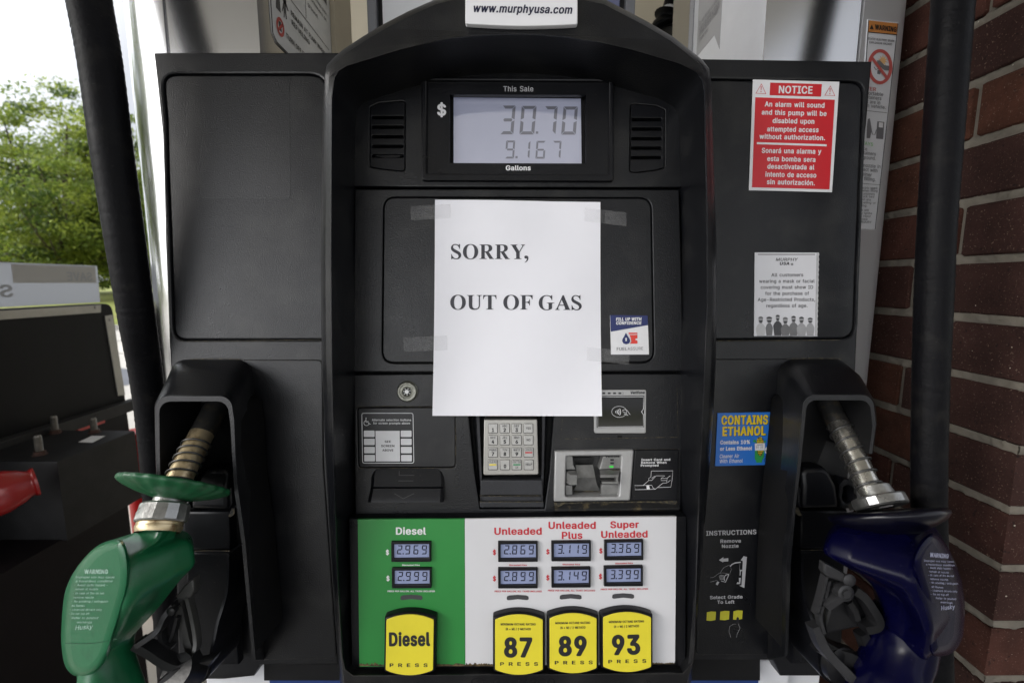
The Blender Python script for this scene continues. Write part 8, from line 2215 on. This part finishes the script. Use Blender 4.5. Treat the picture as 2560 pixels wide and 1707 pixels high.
rib(mb, [(*zJ(1120, 945), 0.104), (*zJ(1180, 990), 0.105), (*zJ(1230, 1060), 0.106), (*zJ(1275, 1140), 0.106), (*zJ(1262, 1185), 0.105), (*zJ(1190, 1200), 0.102)], 24, 0.014)
rib(mb, [(*zJ(1090, 1030), 0.101), (*zJ(1125, 1085), 0.101), (*zJ(1145, 1145), 0.101)], 16, 0.01)
mb.plate(poly(zpoly(zJ, [(980, 1040), (1090, 960), (1200, 1000), (1270, 1150), (1240, 1195), (1120, 1215), (960, 1250), (950, 1180)]), 0.094), 0.094, 0.084, 0.003)
rib(mb, [(*zJ(900, 1300), 0.085), (*zJ(1000, 1360), 0.086), (*zJ(1110, 1400), 0.088), (*zJ(1180, 1480), 0.09), (*zJ(1190, 1590), 0.092)], 40, 0.014)
rib(mb, [(*zJ(1180, 1230), 0.088), (*zJ(1215, 1320), 0.088), (*zJ(1235, 1420), 0.09)], 24, 0.012)
mb.lathe(P(*zJ(1040, 1440), 0.088), (0.2, 0, 1), [(0.020, -0.004), (0.020, 0.004), (0.014, 0.006), (0.0001, 0.006)], 28)
mb.build('lever', M_LEV, NB, MP, 40)

# ================================================================== BEHIND THE DISPENSER
# framed topper sign between the columns
TY = 0.86
TB = basis((0, TY, 0), (1, 0, 0), (0, 0, 1))
tm = lambda x, y: (onY(x, y, TY).x, onY(x, y, TY).z)
xl, xr = tm(923, 60)[0], tm(1583, 60)[0]
zb0, zt0 = tm(1000, 330)[1], tm(1000, -420)[1]
TPR = empty('topper_sign', Matrix.Translation((0, TY, zb0)), 'grey framed advertising panel with a pale poster standing above the pump arch', 'sign')
mb = MB()
fx0, fx1 = tm(956, 60)[0], tm(1550, 60)[0]
mb.plate([(xl, zb0), (xr, zb0), (xr, zt0), (xl, zt0)], 0.012, -0.02, 0.003, [[(fx0 - 0.006, zb0 + 0.03), (fx1 + 0.006, zb0 + 0.03), (fx1 + 0.006, zt0 - 0.03), (fx0 - 0.006, zt0 - 0.03)]])
mb.build('frame', mat('grey_frame_metal', (0.16, 0.165, 0.18), 0.4, 0.6, bump=0.1, bscale=200, var=0.06, vscale=10), TPR, TB)
mb = MB()
mb.plate([(fx0 - 0.008, zb0 + 0.02), (fx1 + 0.008, zb0 + 0.02), (fx1 + 0.008, zt0 - 0.02), (fx0 - 0.008, zt0 - 0.02)], 0.001, -0.004)
mb.build('gasket', M_DARK, TPR, TB)
mb = MB()
px0, px1 = tm(959, 60)[0], tm(1546, 60)[0]
pm = tm(1300, 60)[0]
mb.plate([(px0, zb0 + 0.035), (pm, zb0 + 0.035), (pm, zt0 - 0.035), (px0, zt0 - 0.035)], 0.004, 0.0)
mb.plate([(pm, zb0 + 0.035), (px1, zb0 + 0.035), (px1, zt0 - 0.035), (pm, zt0 - 0.035)], 0.004, 0.0, mi=1)
mb.build('poster', [mat('pale_poster', (0.66, 0.67, 0.70), 0.25, var=0.02, vscale=8), mat('slate_blue_poster', (0.10, 0.11, 0.19), 0.25, var=0.05, vscale=8)], TPR, TB)
# beige clad column carrying the canopy, behind the dispenser
mb = MB()
mb.box((-0.62, 1.75, -0.002), (0.66, 2.5, 4.15))
tag(mb.build('canopy_column', mat('beige_cladding', (0.50, 0.45, 0.35), 0.6, var=0.06, vscale=3, bump=0.1, bscale=60)), 'broad beige clad column rising behind the pump topper sign', 'column')
# knob behind the left column, coupling behind the right one
KN = basis((0, 1.06, 0), (1, 0, 0), (0, 0, 1))
mb = MB()
k0 = lambda x, y: (onY(x, y, 1.06).x, onY(x, y, 1.06).z)
mb.plate([k0(*zR(*p)) for p in [(1040, 220), (1075, 215), (1095, 250), (1097, 440), (1080, 485), (1040, 490)]], 0.02, -0.02, 0.008)
tag(mb.build('latch', M_BLK2, None, KN), 'small black latch at the back edge of the left column', 'latch')
HC = empty('hose_coupling', Matrix.Translation(onY(1672, 95, 1.10)), 'black hose coupling with white bands behind the right column', 'hose coupling')
mb = MB()
cp = [onY(*zS(x, y), 1.12) for x, y in ((905, 460), (900, 400), (890, 330), (925, 230))]
mb.tube(smoothpath(cp, 5), [0.030 + 0.006 * math.sin(i * 0.9) for i in range(16)], 18)
mb.tube([onY(*zS(x, y), 1.12) for x, y in ((960, 130), (985, 20))], 0.021, 16)
mb.build('hose_end', M_RUB, HC)
mb = MB()
mb.tube([onY(*zS(x, y), 1.12) for x, y in ((930, 215), (952, 135))], 0.0205, 16)
mb.tube([onY(*zS(x, y), 1.12) for x, y in ((985, 20), (1000, -50))], 0.0205, 16)
mb.build('white_band', M_WHITEP, HC)

# ================================================================== BRICK PILLAR
BX, BY0 = 0.60, 0.517
COURSE, MORT = 0.0757, 0.0112
ZM = 1.0755
zmin, zmax = 0.15, 2.75
PIL = empty('brick_pillar', Matrix.Translation((BX + 0.35, BY0 + 0.35, 0.15)), 'dark red brick pillar with pale mortar joints at the right of the pump', 'brick pillar')
mb = MB()
mb.box((BX + 0.006, BY0 + 0.006, 0.15), (BX + 0.75, 1.35, zmax))
mo = mb.build('mortar', mat('sandy_mortar', (0.165, 0.148, 0.12), 0.95, bump=1.0, bscale=160, var=0.18, vscale=45), PIL)


def brick_mat(name, c, vs):
    """fired clay: cloudy colour, pale grit and dark pits"""
    m = mat(name, c, 0.92, bump=1.0, bscale=260, col2=tuple(q * 0.5 for q in c), vscale=vs, lo=0.35, hi=0.75, spec=0.2)
    return add_specks(m, [(420, 0.62, 0.72, (0.17, 0.12, 0.09), 0.9), (150, 0.62, 0.75, (0.012, 0.008, 0.008), 0.9), (9, 0.58, 0.75, (0.03, 0.016, 0.013), 0.7)])


# squeezed bed joints: uneven ribbons that lap over the brick edges
from mathutils import noise as mnoise
mb = MB()
for k in range(-12, 20):
    zc = ZM + k * COURSE
    if not 0.3 < zc < 2.5:
        continue
    for side in (0, 1):
        L_ = 0.55 if side == 0 else 0.5
        nu, nv = int(L_ / 0.004), 9
        rs = []
        for j in range(nv + 1):
            dz = (j / nv - 0.5) * 0.0215
            row = []
            for i in range(nu + 1):
                u = L_ * i / nu
                wob = mnoise.noise(Vector((u * 45 + side * 50, k * 7.3, 0.5))) * 0.0022
                dd = (dz + mnoise.noise(Vector((u * 30, k * 3.1 + 9, side * 5))) * 0.0016) / (MORT / 2)
                h = -0.0028 + 0.0042 * mnoise.noise(Vector((u * 160 + side * 90, dz * 260, k * 5.7))) * 0.7 + wob - 0.0026 * max(0.0, abs(dd) - 0.55) ** 1.5 - (0.004 if j in (0, nv) else 0)
                row.append((BX - h, BY0 + 0.003 + u, zc + dz) if side == 0 else (BX + 0.003 + u, BY0 - h, zc + dz))
            rs.append(row)
        mb.rings(rs, False)
mb.build('bed_joints', MATS['sandy_mortar'], PIL, None, 60)
random.seed(5)
bricks = MB()


def brick_box(x0, x1, y0, y1, z0, z1, mi):
    """brick with worn, slightly uneven arrises"""
    r = 0.0022
    j = lambda: random.uniform(-0.0008, 0.0008)
    dx = random.uniform(-0.0012, 0.0012)
    ring = []
    for z, ins in ((z0, r), (z0 + r, 0), (z1 - r, 0), (z1, r)):
        ring.append([(x0 + ins + dx, y0 + ins + j(), z + j()), (x0 + ins + dx, y0 + r + ins, z + j()), (x0 + ins + dx, y1 - ins, z + j()), (x1 - ins, y1 - ins, z), (x1 - ins, y0 + ins + j(), z + j()), (x0 + r + ins + dx, y0 + ins + j(), z + j())])
    bricks.rings(ring, True, mi, True, True)


k0_ = int((zmin - ZM) / COURSE) - 1
LEN = 0.207
for k in range(k0_, 26):
    z0 = ZM + k * COURSE + MORT / 2
    z1 = z0 + COURSE - MORT
    if z1 > zmax + 0.02 or z0 < 0.13:
        continue
    odd = k % 2
    ls, lf = (0.166, 0.098) if odd else (0.100, 0.205)
    brick_box(BX, BX + lf, BY0, BY0 + ls, z0, z1, random.randrange(4))
    y = BY0 + ls + MORT
    while y < 1.33:
        y1 = min(y + LEN + random.uniform(-0.002, 0.002), 1.35)
        brick_box(BX, BX + 0.09, y, y1, z0, z1, random.randrange(4))
        y = y1 + MORT
    x = BX + lf + MORT
    while x < BX + 0.72:
        x1 = min(x + LEN, BX + 0.75)
        brick_box(x, x1, BY0, BY0 + 0.09, z0, z1, random.randrange(4))
        x = x1 + MORT
BM = [brick_mat('brick_%s' % n, c, vs) for n, c, vs in (('red', (0.074, 0.029, 0.021), 26), ('dark', (0.047, 0.022, 0.018), 22), ('rust', (0.088, 0.035, 0.022), 30), ('plum', (0.054, 0.023, 0.018), 24))]
bricks.build('bricks', BM, PIL, None, 25)
mb = MB()
random.seed(9)
for _ in range(120):       # splashes of mortar and lime specks on the faces
    if random.random() < 0.7:
        y, z = random.uniform(BY0 + 0.01, 0.75), random.uniform(0.7, 2.2)
        s = random.choice((0.0003, 0.0004, 0.0005, 0.0009))
        mb.add([(BX - 0.0016, y + s * math.cos(t) * random.uniform(.5, 1.2), z + s * math.sin(t)) for t in (0, 1.2, 2.5, 3.8, 5.1)], [(0, 1, 2, 3, 4)])
    else:
        x, z = random.uniform(BX + 0.004, BX + 0.1), random.uniform(0.7, 1.2)
        s = random.choice((0.0005, 0.0008, 0.0014))
        mb.add([(x + s * math.cos(t), BY0 - 0.0014, z + s * math.sin(t) * random.uniform(.5, 1.2)) for t in (0, 1.2, 2.5, 3.8, 5.1)], [(0, 1, 2, 3, 4)])
mb.build('lime_specks', mat('lime_speck', (0.45, 0.40, 0.33), 0.95, var=0.2, vscale=90), PIL)

# ================================================================== STAND WITH BATTERY BOX, LEFT
XS = -1.2                # right face of the box
XB = -1.48               # panel plane behind it
ST = empty('service_stand', Matrix.Translation((XS - 0.3, 1.2, 0)), 'black service stand with aluminium edged panel at the far left of the pump', 'service stand')
SB = basis((XB, 0, 0), (0, 1, 0), (0, 0, 1))


def sx_(x, y):
    q = onX(x, y, XB)
    return (q.y, q.z)


M_BPN = mat('scuffed_black_board', (0.0035, 0.0036, 0.0046), 0.5, spec=0.12, bump=0.2, bscale=80, var=0.25, vscale=12)
mb = MB()
p0, p1, p2, p3 = sx_(-60, 776), sx_(284, 760), sx_(312, 990), sx_(330, 1070)
ytop = sx_(0, 773)[1]
YR = sx_(325, 1060)[0]
mb.plate(rounded([(0.9, 0.62), (YR, 0.62), (sx_(310, 980)[0], ytop - 0.24), (sx_(280, 760)[0], ytop), (0.9, ytop)], [0, 0, 0, 0.035, 0], 6), 0.0, -0.03, 0.003)
mb.build('back_board', M_BPN, ST, SB)
M_EDG = mat('dull_aluminium_trim', (0.26, 0.255, 0.24), 0.45, 0.6, bump=0.1, bscale=200, var=0.12, vscale=20)
mb = MB()
mb.plate([sx_(-90, 782), sx_(-90, 806), sx_(250, 781), sx_(250, 762)], 0.004, 0.0, 0.001)
mb.plate([sx_(260, 790), sx_(279, 787), sx_(311, 987), sx_(293, 989)], 0.004, 0.0, 0.001)
for x, y in (zD(617, 544), zD(712, 625)):
    q = sx_(x, y)
    mb.lathe((q[0], q[1], 0.004), (0, 0, 1), [(0.006, 0), (0.006, 0.001), (0.004, 0.003), (0.0001, 0.0035)], 14)
mb.build('aluminium_trim', M_EDG, ST, SB)
mb = MB()
za, zb_ = sx_(0, 1096)[1], sx_(0, 1130)[1]
YB = sx_(325, 1000)[0]
mb.plate([(0.9, zb_), (YB, zb_), (YB, za), (0.9, za)], 0.035, 0.0, 0.003)
mb.build('cross_bar', mat('dark_timber_rail', (0.018, 0.0175, 0.0175), 0.6, spec=0.2, bump=0.4, bscale=40, var=0.2, vscale=20), ST, SB)
mb = MB()
ra, rb = sx_(184, 1050)[0], sx_(252, 1032)[0]
mb.plate([(ra, zb_ - 0.016), (rb, zb_ - 0.016), (rb, zb_ + 0.004), (ra, zb_ + 0.004)], 0.012, 0.0, 0.001)
mb.build('red_strip', mat('red_plastic', (0.42, 0.012, 0.012), 0.35, var=0.08, vscale=14, bump=0.1, bscale=80), ST, SB)
mb = MB()
mb.box((-2.0, 0.62, -0.001), (-1.215, 1.36, 0.66))
mb.build('cabinet', mat('dark_maroon_cabinet', (0.0045, 0.0032, 0.0038), 0.5, spec=0.12, bump=0.15, bscale=60, var=0.2, vscale=8), ST)
# battery box
q0, q1 = onX(142, 1153, XS), onX(168, 1352, XS)
zt_, zl_ = q0.z, q1.z
BXB = empty('bolt_topped_box', Matrix.Translation((XS - 0.2, q0.y + 0.12, zl_)), 'black box with three threaded bolts standing up from its top, on the stand', 'box')
mb = MB()
mb.T = Matrix.Translation((0, 0, 0))
rr = 0.006
bx0, bx1, by0, by1 = XS - 0.62, XS, q0.y, q0.y + 0.25
rs = []
for z, i in ((zl_, 0), (zt_ - rr, 0), (zt_ - rr * 0.3, rr * 0.3), (zt_, rr)):
    rs.append([(bx0, by0 + i, z), (bx1 - i, by0 + i, z), (bx1 - i, by1, z), (bx0, by1, z)])
mb.rings(rs, True, 0, True, True)
mb.build('case', mat('scratched_black_steel', (0.011, 0.011, 0.012), 0.5, spec=0.2, bump=0.15, bscale=120, col2=(0.006, 0.006, 0.0065), vscale=14, lo=0.4, hi=0.65), BXB)
M_BOLT = mat('zinc_bolt', (0.15, 0.14, 0.125), 0.45, 0.7, bump=0.5, bscale=300, var=0.3, vscale=80)
M_NUT = mat('rusty_nut', (0.06, 0.03, 0.022), 0.7, 0.3, bump=0.6, bscale=200, var=0.4, vscale=60)
for (x, yb, yt) in ((100, 1136, 1094), (139, 1082, 1038), (262, 1072, 1042)):
    b = onZ(x, yb, zt_)
    b.y = min(b.y, by1 - 0.02)
    mb = MB()
    hgt = 0.052 if yb > 1080 else 0.045
    prof = [(0.009, 0.0)]
    for i in range(14):
        prof += [(0.0092, hgt * (i + 0.2) / 14), (0.0080, hgt * (i + 0.7) / 14)]
    prof += [(0.008, hgt), (0.006, hgt + 0.003), (0.0001, hgt + 0.003)]
    mb.lathe(b, (0, 0, 1), prof, 16)
    bo = mb.build('bolt', M_BOLT, BXB, None, 40)
    mb = MB()
    mb.lathe(b, (0, 0, 1), [(0.017, 0.0), (0.017, 0.002), (0.013, 0.002), (0.013, 0.010), (0.009, 0.011)], 6 if False else 12)
    mb.build('rusty_nut', M_NUT, bo, None, 30)
mb = MB()
tg = [onZ(*zD(510, 1425), zt_), onZ(*zD(605, 1428), zt_), onZ(*zD(690, 1384), zt_), onZ(*zD(600, 1383), zt_)]
for t in tg:
    t.y = min(t.y, by1 - 0.004)
mb.add([(t.x, t.y, zt_ + 0.0006) for t in tg], [(0, 1, 2, 3)])
mb.build('paper_tag', M_WHITEP, BXB)
# red scoop hanging under the front of the box
mb = MB()
rc = onY(-28, 1240, q0.y - 0.12)
axr = Vector((0.60, 0.78, 0.10)).normalized()
mb.lathe(rc - axr * 0.15, axr, [(0.02, 0), (0.044, 0.02), (0.054, 0.09), (0.056, 0.145), (0.052, 0.175), (0.040, 0.205), (0.033, 0.216), (0.032, 0.222), (0.036, 0.226), (0.035, 0.231), (0.026, 0.230), (0.0001, 0.226)], 36)
tag(mb.build('plastic_funnel', mat('red_funnel_plastic', (0.24, 0.006, 0.006), 0.3, bump=0.1, bscale=60, var=0.12, vscale=12)), 'red plastic funnel hanging under the black box at the left edge', 'funnel')
# red post behind
mb = MB()
bp_ = onY(345, 1115, 1.75)
mb.lathe((bp_.x + 0.01, 1.75, 0), (0, 0, 1), [(0.055, 0.0), (0.055, 0.62), (0.05, 0.62), (0.05, 0.66), (0.058, 0.66), (0.058, bp_.z + 0.05), (0.050, bp_.z + 0.065), (0.0001, bp_.z + 0.07)], 28)
tag(mb.build('red_post', MATS['red_plastic']), 'short red post standing behind the black stand and the left hose', 'post')

# translucent sign board on top of the stand
SG = empty('sign_board', Matrix.Translation((XS - 0.02, 1.1, ytop)), 'pale blue grey corrugated sign board, seen from behind, above the black stand', 'sign board')
mb = MB()
t0, t1 = sx_(-90, 653), sx_(242, 662)
zt2 = sx_(0, 655)[1]
e1 = sx_(252, 757)
mb.plate([(0.9, ytop + 0.006), (sx_(251, 757)[0], ytop + 0.006), (sx_(243, 662)[0], zt2), (0.9, zt2)], 0.0, -0.006, 0.001)
m_cor = bpy.data.materials.new('corrugated_plastic')
m_cor.use_nodes = True
n_, l_ = m_cor.node_tree.nodes, m_cor.node_tree.links
b_ = n_['Principled BSDF']
tc_ = n_.new('ShaderNodeTexCoord')
wv_ = n_.new('ShaderNodeTexWave')
wv_.inputs['Scale'].default_value = 42.0
wv_.wave_type = 'BANDS'
wv_.bands_direction = 'X'
cr_ = n_.new('ShaderNodeValToRGB')
cr_.color_ramp.elements[0].color = (0.23, 0.245, 0.28, 1)
cr_.color_ramp.elements[1].color = (0.28, 0.295, 0.33, 1)
l_.new(tc_.outputs['Object'], wv_.inputs['Vector'])
l_.new(wv_.outputs['Fac'], cr_.inputs['Fac'])
l_.new(cr_.outputs['Color'], b_.inputs['Base Color'])
b_.inputs['Roughness'].default_value = 0.35
tr_ = n_.new('ShaderNodeBsdfTranslucent')
tr_.inputs['Color'].default_value = (0.30, 0.325, 0.37, 1)
ms_ = n_.new('ShaderNodeMixShader')
ms_.inputs[0].default_value = 0.35
l_.new(b_.outputs[0], ms_.inputs[1])
l_.new(tr_.outputs[0], ms_.inputs[2])
l_.new(ms_.outputs[0], n_['Material Output'].inputs['Surface'])
MATS['corrugated_plastic'] = m_cor
mb.build('board', m_cor, SG, SB)
mb = MB()
sw = lambda x, y: (*sx_(x, y), 0.0006)
mb.shape([sx_(*zD(70, 262)), sx_(*zD(620, 280)), sx_(*zD(630, 385)), sx_(*zD(85, 385))], lambda x, y: (x, y, 0.0005), 0)


def mtext(s, xa, xb, y, capm):
    """mirrored letters, the print showing through from the far side"""
    a, b = sx_(*zD(xa, y)), sx_(*zD(xb, y))
    yb = (a[1] + b[1]) / 2
    text(mb, s, (b[0], -yb), (a[0], -yb), capm, lambda x, y: (x, -y, 0.0009), bold=14, mi=1, up=(0, -1))


mtext('SAVE', 440, 605, 372, 0.030)
mtext('S', 0, 90, 478, 0.036)
mb.build('show_through_print', [mat('ghost_cream', (0.27, 0.27, 0.27), 0.4, var=0.03, vscale=20), mat('ghost_grey', (0.215, 0.225, 0.25), 0.4, var=0.03, vscale=20)], SG, SB)

# ================================================================== GROUND, ROAD, GRASS, CANOPY
def ground(name, quad, m):
    mb = MB()
    mb.add(quad, [tuple(range(len(quad)))])
    return tag(mb.build(name, m, None, None, 0), None, None, None, 'structure')


mb = MB()
ground('ground', [(-400, -60, -0.012), (400, -60, -0.012), (400, 600, -0.012), (-400, 600, -0.012)], mat('dry_grass_ground', (0.16, 0.17, 0.06), 0.95, var=0.3, vscale=0.4))
ground('forecourt', [(-30, -25, 0), (30, -25, 0), (30, 12.6, 0), (-30, 12.6, 0)], mat('pale_concrete', (0.60, 0.565, 0.50), 0.85, bump=0.4, bscale=40, var=0.10, vscale=1.3))
mb = MB()
for x in (-27, -21, -15, -9, -3, 3, 9, 15, 21):
    mb.box((x - 0.008, -25, 0.001), (x + 0.008, 12.5, 0.007))
for y in (-20, -14, -8, -2, 5.0, 8.5):
    mb.box((-30, y - 0.008, 0.0015), (30, y + 0.008, 0.0075))
tag(mb.build('forecourt_joints', mat('dark_joint', (0.12, 0.11, 0.10), 0.9, var=0.2, vscale=3), None, None, 0), None, None, None, 'structure')
ground('dark_bounce_sheet', [(-12, -5.5, 0.004), (12, -5.5, 0.004), (12, 0.30, 0.004), (-12, 0.30, 0.004)], mat('bounce_dimming_grey', (0.15, 0.145, 0.135), 0.7, bump=0.4, bscale=40, var=0.25, vscale=1.1))  # unseen dark sheet added to dim the ground mirrored in the black panels
mb = MB()
mb.add([(-9.4, 5.6, 0.005), (-5.8, 5.1, 0.005), (-4.6, 6.3, 0.005), (-6.5, 7.2, 0.005), (-9.8, 7.0, 0.005)], [(0, 1, 2, 3, 4)])
tag(mb.build('asphalt_patch', mat('patched_asphalt', (0.16, 0.165, 0.18), 0.85, var=0.2, vscale=2, bump=0.4, bscale=60), None, None, 0), None, None, None, 'structure')
mb = MB()
mb.box((-60, 12.6, -0.01), (30, 12.8, 0.14))
tag(mb.build('kerb', mat('kerb_concrete', (0.34, 0.33, 0.31), 0.9, bump=0.4, bscale=50, var=0.15, vscale=2)), None, None, None, 'structure')
mb = MB()
N = 40
rs = []
for j in range(9):
    y = 12.8 + (60 - 12.8) * (j / 8) ** 1.5
    rs.append([(-90 + 130 * i / N, y, 0.10 + 0.9 * (j / 8) + 0.05 * math.sin(i * 1.7 + j)) for i in range(N + 1)])
mb.rings(rs, False)
tag(mb.build('grass_bank', mat('lawn', (0.24, 0.29, 0.045), 0.9, col2=(0.20, 0.17, 0.07), vscale=0.9, lo=0.4, hi=0.7, bump=0.8, bscale=14), None, None, 60), None, None, None, 'structure')
# pump island
mb = MB()
prof = [(-0.95, 0.36), (0.58, 0.36), (1.5, 0.36), (1.5, 2.9), (-0.95, 2.9)]
mb.plate(rounded(prof, 0.12, 5), 0.148, 0.001, 0.02)
tag(mb.build('pump_island', mat('island_concrete', (0.38, 0.36, 0.32), 0.9, bump=0.5, bscale=60, var=0.15, vscale=3)), None, None, None, 'structure')
# canopy overhead
mb = MB()
mb.box((-4.8, -9.0, 4.15), (3.2, 4.5, 4.75))
tag(mb.build('canopy', mat('canopy_soffit', (0.46, 0.45, 0.42), 0.55, var=0.03, vscale=1)), 'flat canopy roof carried by the beige column over the pump', 'canopy')

# ================================================================== TREES
M_LEAF = [mat('leaf_%s' % n, c, 0.55, var=0.25, vscale=0.6, trans=0.35) for n, c in (('fresh', (0.24, 0.29, 0.045)), ('mid', (0.145, 0.20, 0.034)), ('deep', (0.06, 0.10, 0.02)), ('bronze', (0.16, 0.09, 0.035)))]
M_BARK = mat('grey_brown_bark', (0.07, 0.055, 0.045), 0.9, bump=0.8, bscale=20, var=0.3, vscale=4)


def tree(x, y, z, H, R, seed, label, leaf, mats_w, n_clump=150, n_leaf=130, base=0.22, trunks=1, bronze=None):
    rng = np.random.default_rng(seed)
    random.seed(seed)
    t = empty('tree', Matrix.Translation((x, y, z)), label, 'tree', 'trees on the grass bank')
    mb = MB()
    tips = []
    for k in range(trunks):
        a = rng.uniform(0, 6.28)
        lean = 0.10 * H * (1 if trunks > 1 else 0.3)
        top = Vector((math.cos(a) * lean, math.sin(a) * lean, H * 0.78))
        pts = [Vector((0.05 * k, 0, 0)), Vector((math.cos(a) * lean * .2, math.sin(a) * lean * .2, H * 0.2)), top * 0.6 + Vector((rng.uniform(-.2, .2), rng.uniform(-.2, .2), 0)), top]
        pth = smoothpath(pts, 5)
        mb.tube([p + Vector((x, y, z)) for p in pth], [0.022 * H * (1 - 0.85 * i / (len(pth) - 1)) / (trunks ** .5) for i in range(len(pth))], 9)
        for j in range(11):
            f = rng.uniform(0.22, 0.92)
            p = pth[int(f * (len(pth) - 1))]
            b = rng.uniform(0, 6.28)
            L = R * rng.uniform(0.45, 0.95) * (1.1 - 0.5 * f)
            q = p + Vector((math.cos(b) * L, math.sin(b) * L, L * rng.uniform(0.15, 0.7)))
            mid = p.lerp(q, 0.5) + Vector((0, 0, -0.06 * L))
            bp = smoothpath([p, mid, q], 4)
            mb.tube([s + Vector((x, y, z)) for s in bp], [0.007 * H * (1 - 0.8 * i / (len(bp) - 1)) for i in range(len(bp))], 6)
            tips.append(q)
            tips.append(mid)
    mb.build('trunk', M_BARK, t, None, 60)
    cl = []
    while len(cl) < n_clump:
        if rng.random() < 0.45 and tips:
            q = tips[rng.integers(len(tips))]
            c = np.array(q) + rng.normal(0, 0.28 * R * 0.5, 3)
        else:
            d = rng.normal(0, 1, 3)
            d /= np.linalg.norm(d)
            rr = rng.uniform(0.35, 1.0) ** 0.5
            wob = 0.75 + 0.25 * math.sin(3 * math.atan2(d[1], d[0]) + seed) + 0.12 * math.sin(7 * d[2] + seed)
            c = np.array([d[0] * R * rr * wob, d[1] * R * rr * wob, H * (base + (1 - base) / 2) + d[2] * H * (1 - base) / 2 * rr * (0.9 + 0.12 * wob)])
        if c[2] > H * base * 0.6:
            cl.append(c)
    cl = np.array(cl)
    n = n_clump * n_leaf
    cid = np.repeat(np.arange(n_clump), n_leaf)
    cs = rng.uniform(0.25, 0.62, n_clump)[cid] * 0.95
    off = rng.normal(0, 1, (n, 3)) * cs[:, None] * np.array([1.0, 1.0, 0.36])
    c = cl[cid] + off
    sz = leaf * rng.uniform(0.6, 1.3, n)
    nr = rng.normal(0, 1, (n, 3)) + np.array([0, 0, 0.9])
    nr /= np.linalg.norm(nr, axis=1)[:, None]
    u = np.cross(nr, rng.normal(0, 1, (n, 3)))
    u /= np.linalg.norm(u, axis=1)[:, None]
    v = np.cross(nr, u)
    vs = np.empty((n, 4, 3))
    vs[:, 0] = c - u * sz[:, None]
    vs[:, 1] = c + v * sz[:, None] * 0.45
    vs[:, 2] = c + u * sz[:, None]
    vs[:, 3] = c - v * sz[:, None] * 0.45
    me = bpy.data.meshes.new('crown')
    me.vertices.add(n * 4)
    me.vertices.foreach_set('co', vs.reshape(-1))
    me.loops.add(n * 4)
    me.loops.foreach_set('vertex_index', np.arange(n * 4, dtype=np.int32))
    me.polygons.add(n)
    me.polygons.foreach_set('loop_start', np.arange(0, n * 4, 4, dtype=np.int32))
    for m in M_LEAF:
        me.materials.append(m)
    mi = rng.choice(4, n_clump, p=mats_w)
    if bronze is not None:
        bc, br = np.array(bronze[:3]), bronze[3]
        mi = np.where((np.linalg.norm(cl - bc, axis=1) < br) & (rng.random(n_clump) < 0.35), 3, mi)
    mm = mi[cid]
    flip = rng.random(n) < 0.25
    mm = np.where(flip & (mm < 3), rng.integers(0, 3, n), mm)
    me.polygons.foreach_set('material_index', mm.astype(np.int32))
    me.update(calc_edges=True)
    me.validate()
    o = bpy.data.objects.new('crown', me)
    COL.objects.link(o)
    o.parent = t
    WORLDM[o.name] = WORLDM[t.name]
    return t


def treeat(px, py_top, Y, R, seed, label, *a, **k):
    q = onY(px, py_top, Y)
    zg = 0.10 + 0.9 * ((Y - 12.8) / 47.2) ** (1 / 1.5)
    return tree(q.x, Y, zg, q.z - zg, R, seed, label, *a, **k)


treeat(70, 165, 21, 4.6, 3, 'tall loose leafed tree at the far left, with a feathery top', 0.095, [0.46, 0.38, 0.16, 0.0], n_clump=190, n_leaf=190, base=0.12, trunks=3, bronze=(1.6, -1.6, 5.4, 1.7))
treeat(250, 330, 23, 3.4, 8, 'smaller pale green tree just left of the slanting hose', 0.095, [0.55, 0.35, 0.10, 0.0], n_clump=130, n_leaf=180, base=0.1, trunks=2)
treeat(-170, 210, 25, 5.0, 12, 'broad green tree cut by the left edge of the view', 0.11, [0.40, 0.38, 0.22, 0.0], n_clump=160, n_leaf=170, base=0.1, trunks=2)
treeat(365, 440, 27, 3.6, 15, 'low dark green tree seen between the left hose and the column', 0.11, [0.36, 0.40, 0.24, 0.0], n_clump=140, n_leaf=160, base=0.06, trunks=2)
treeat(150, 500, 30, 6.0, 21, 'dark dense thicket tree behind the tall loose leafed one', 0.15, [0.2, 0.42, 0.38, 0.0], n_clump=190, n_leaf=150, base=0.03, trunks=2)
# unseen trees added at the left as dark green for the steel to reflect
tree(-20.0, 8.0, 0.0, 10.0, 4.2, 31, 'unseen leafy tree added far to the left for the steel to reflect', 0.15, [0.3, 0.4, 0.3, 0.0], n_clump=140, n_leaf=120, base=0.08, trunks=1)
tree(-13.0, 1.0, 0.0, 9.0, 4.4, 33, 'unseen dark leafy tree added on the left for the steel to reflect', 0.15, [0.25, 0.4, 0.35, 0.0], n_clump=140, n_leaf=120, base=0.08, trunks=1)
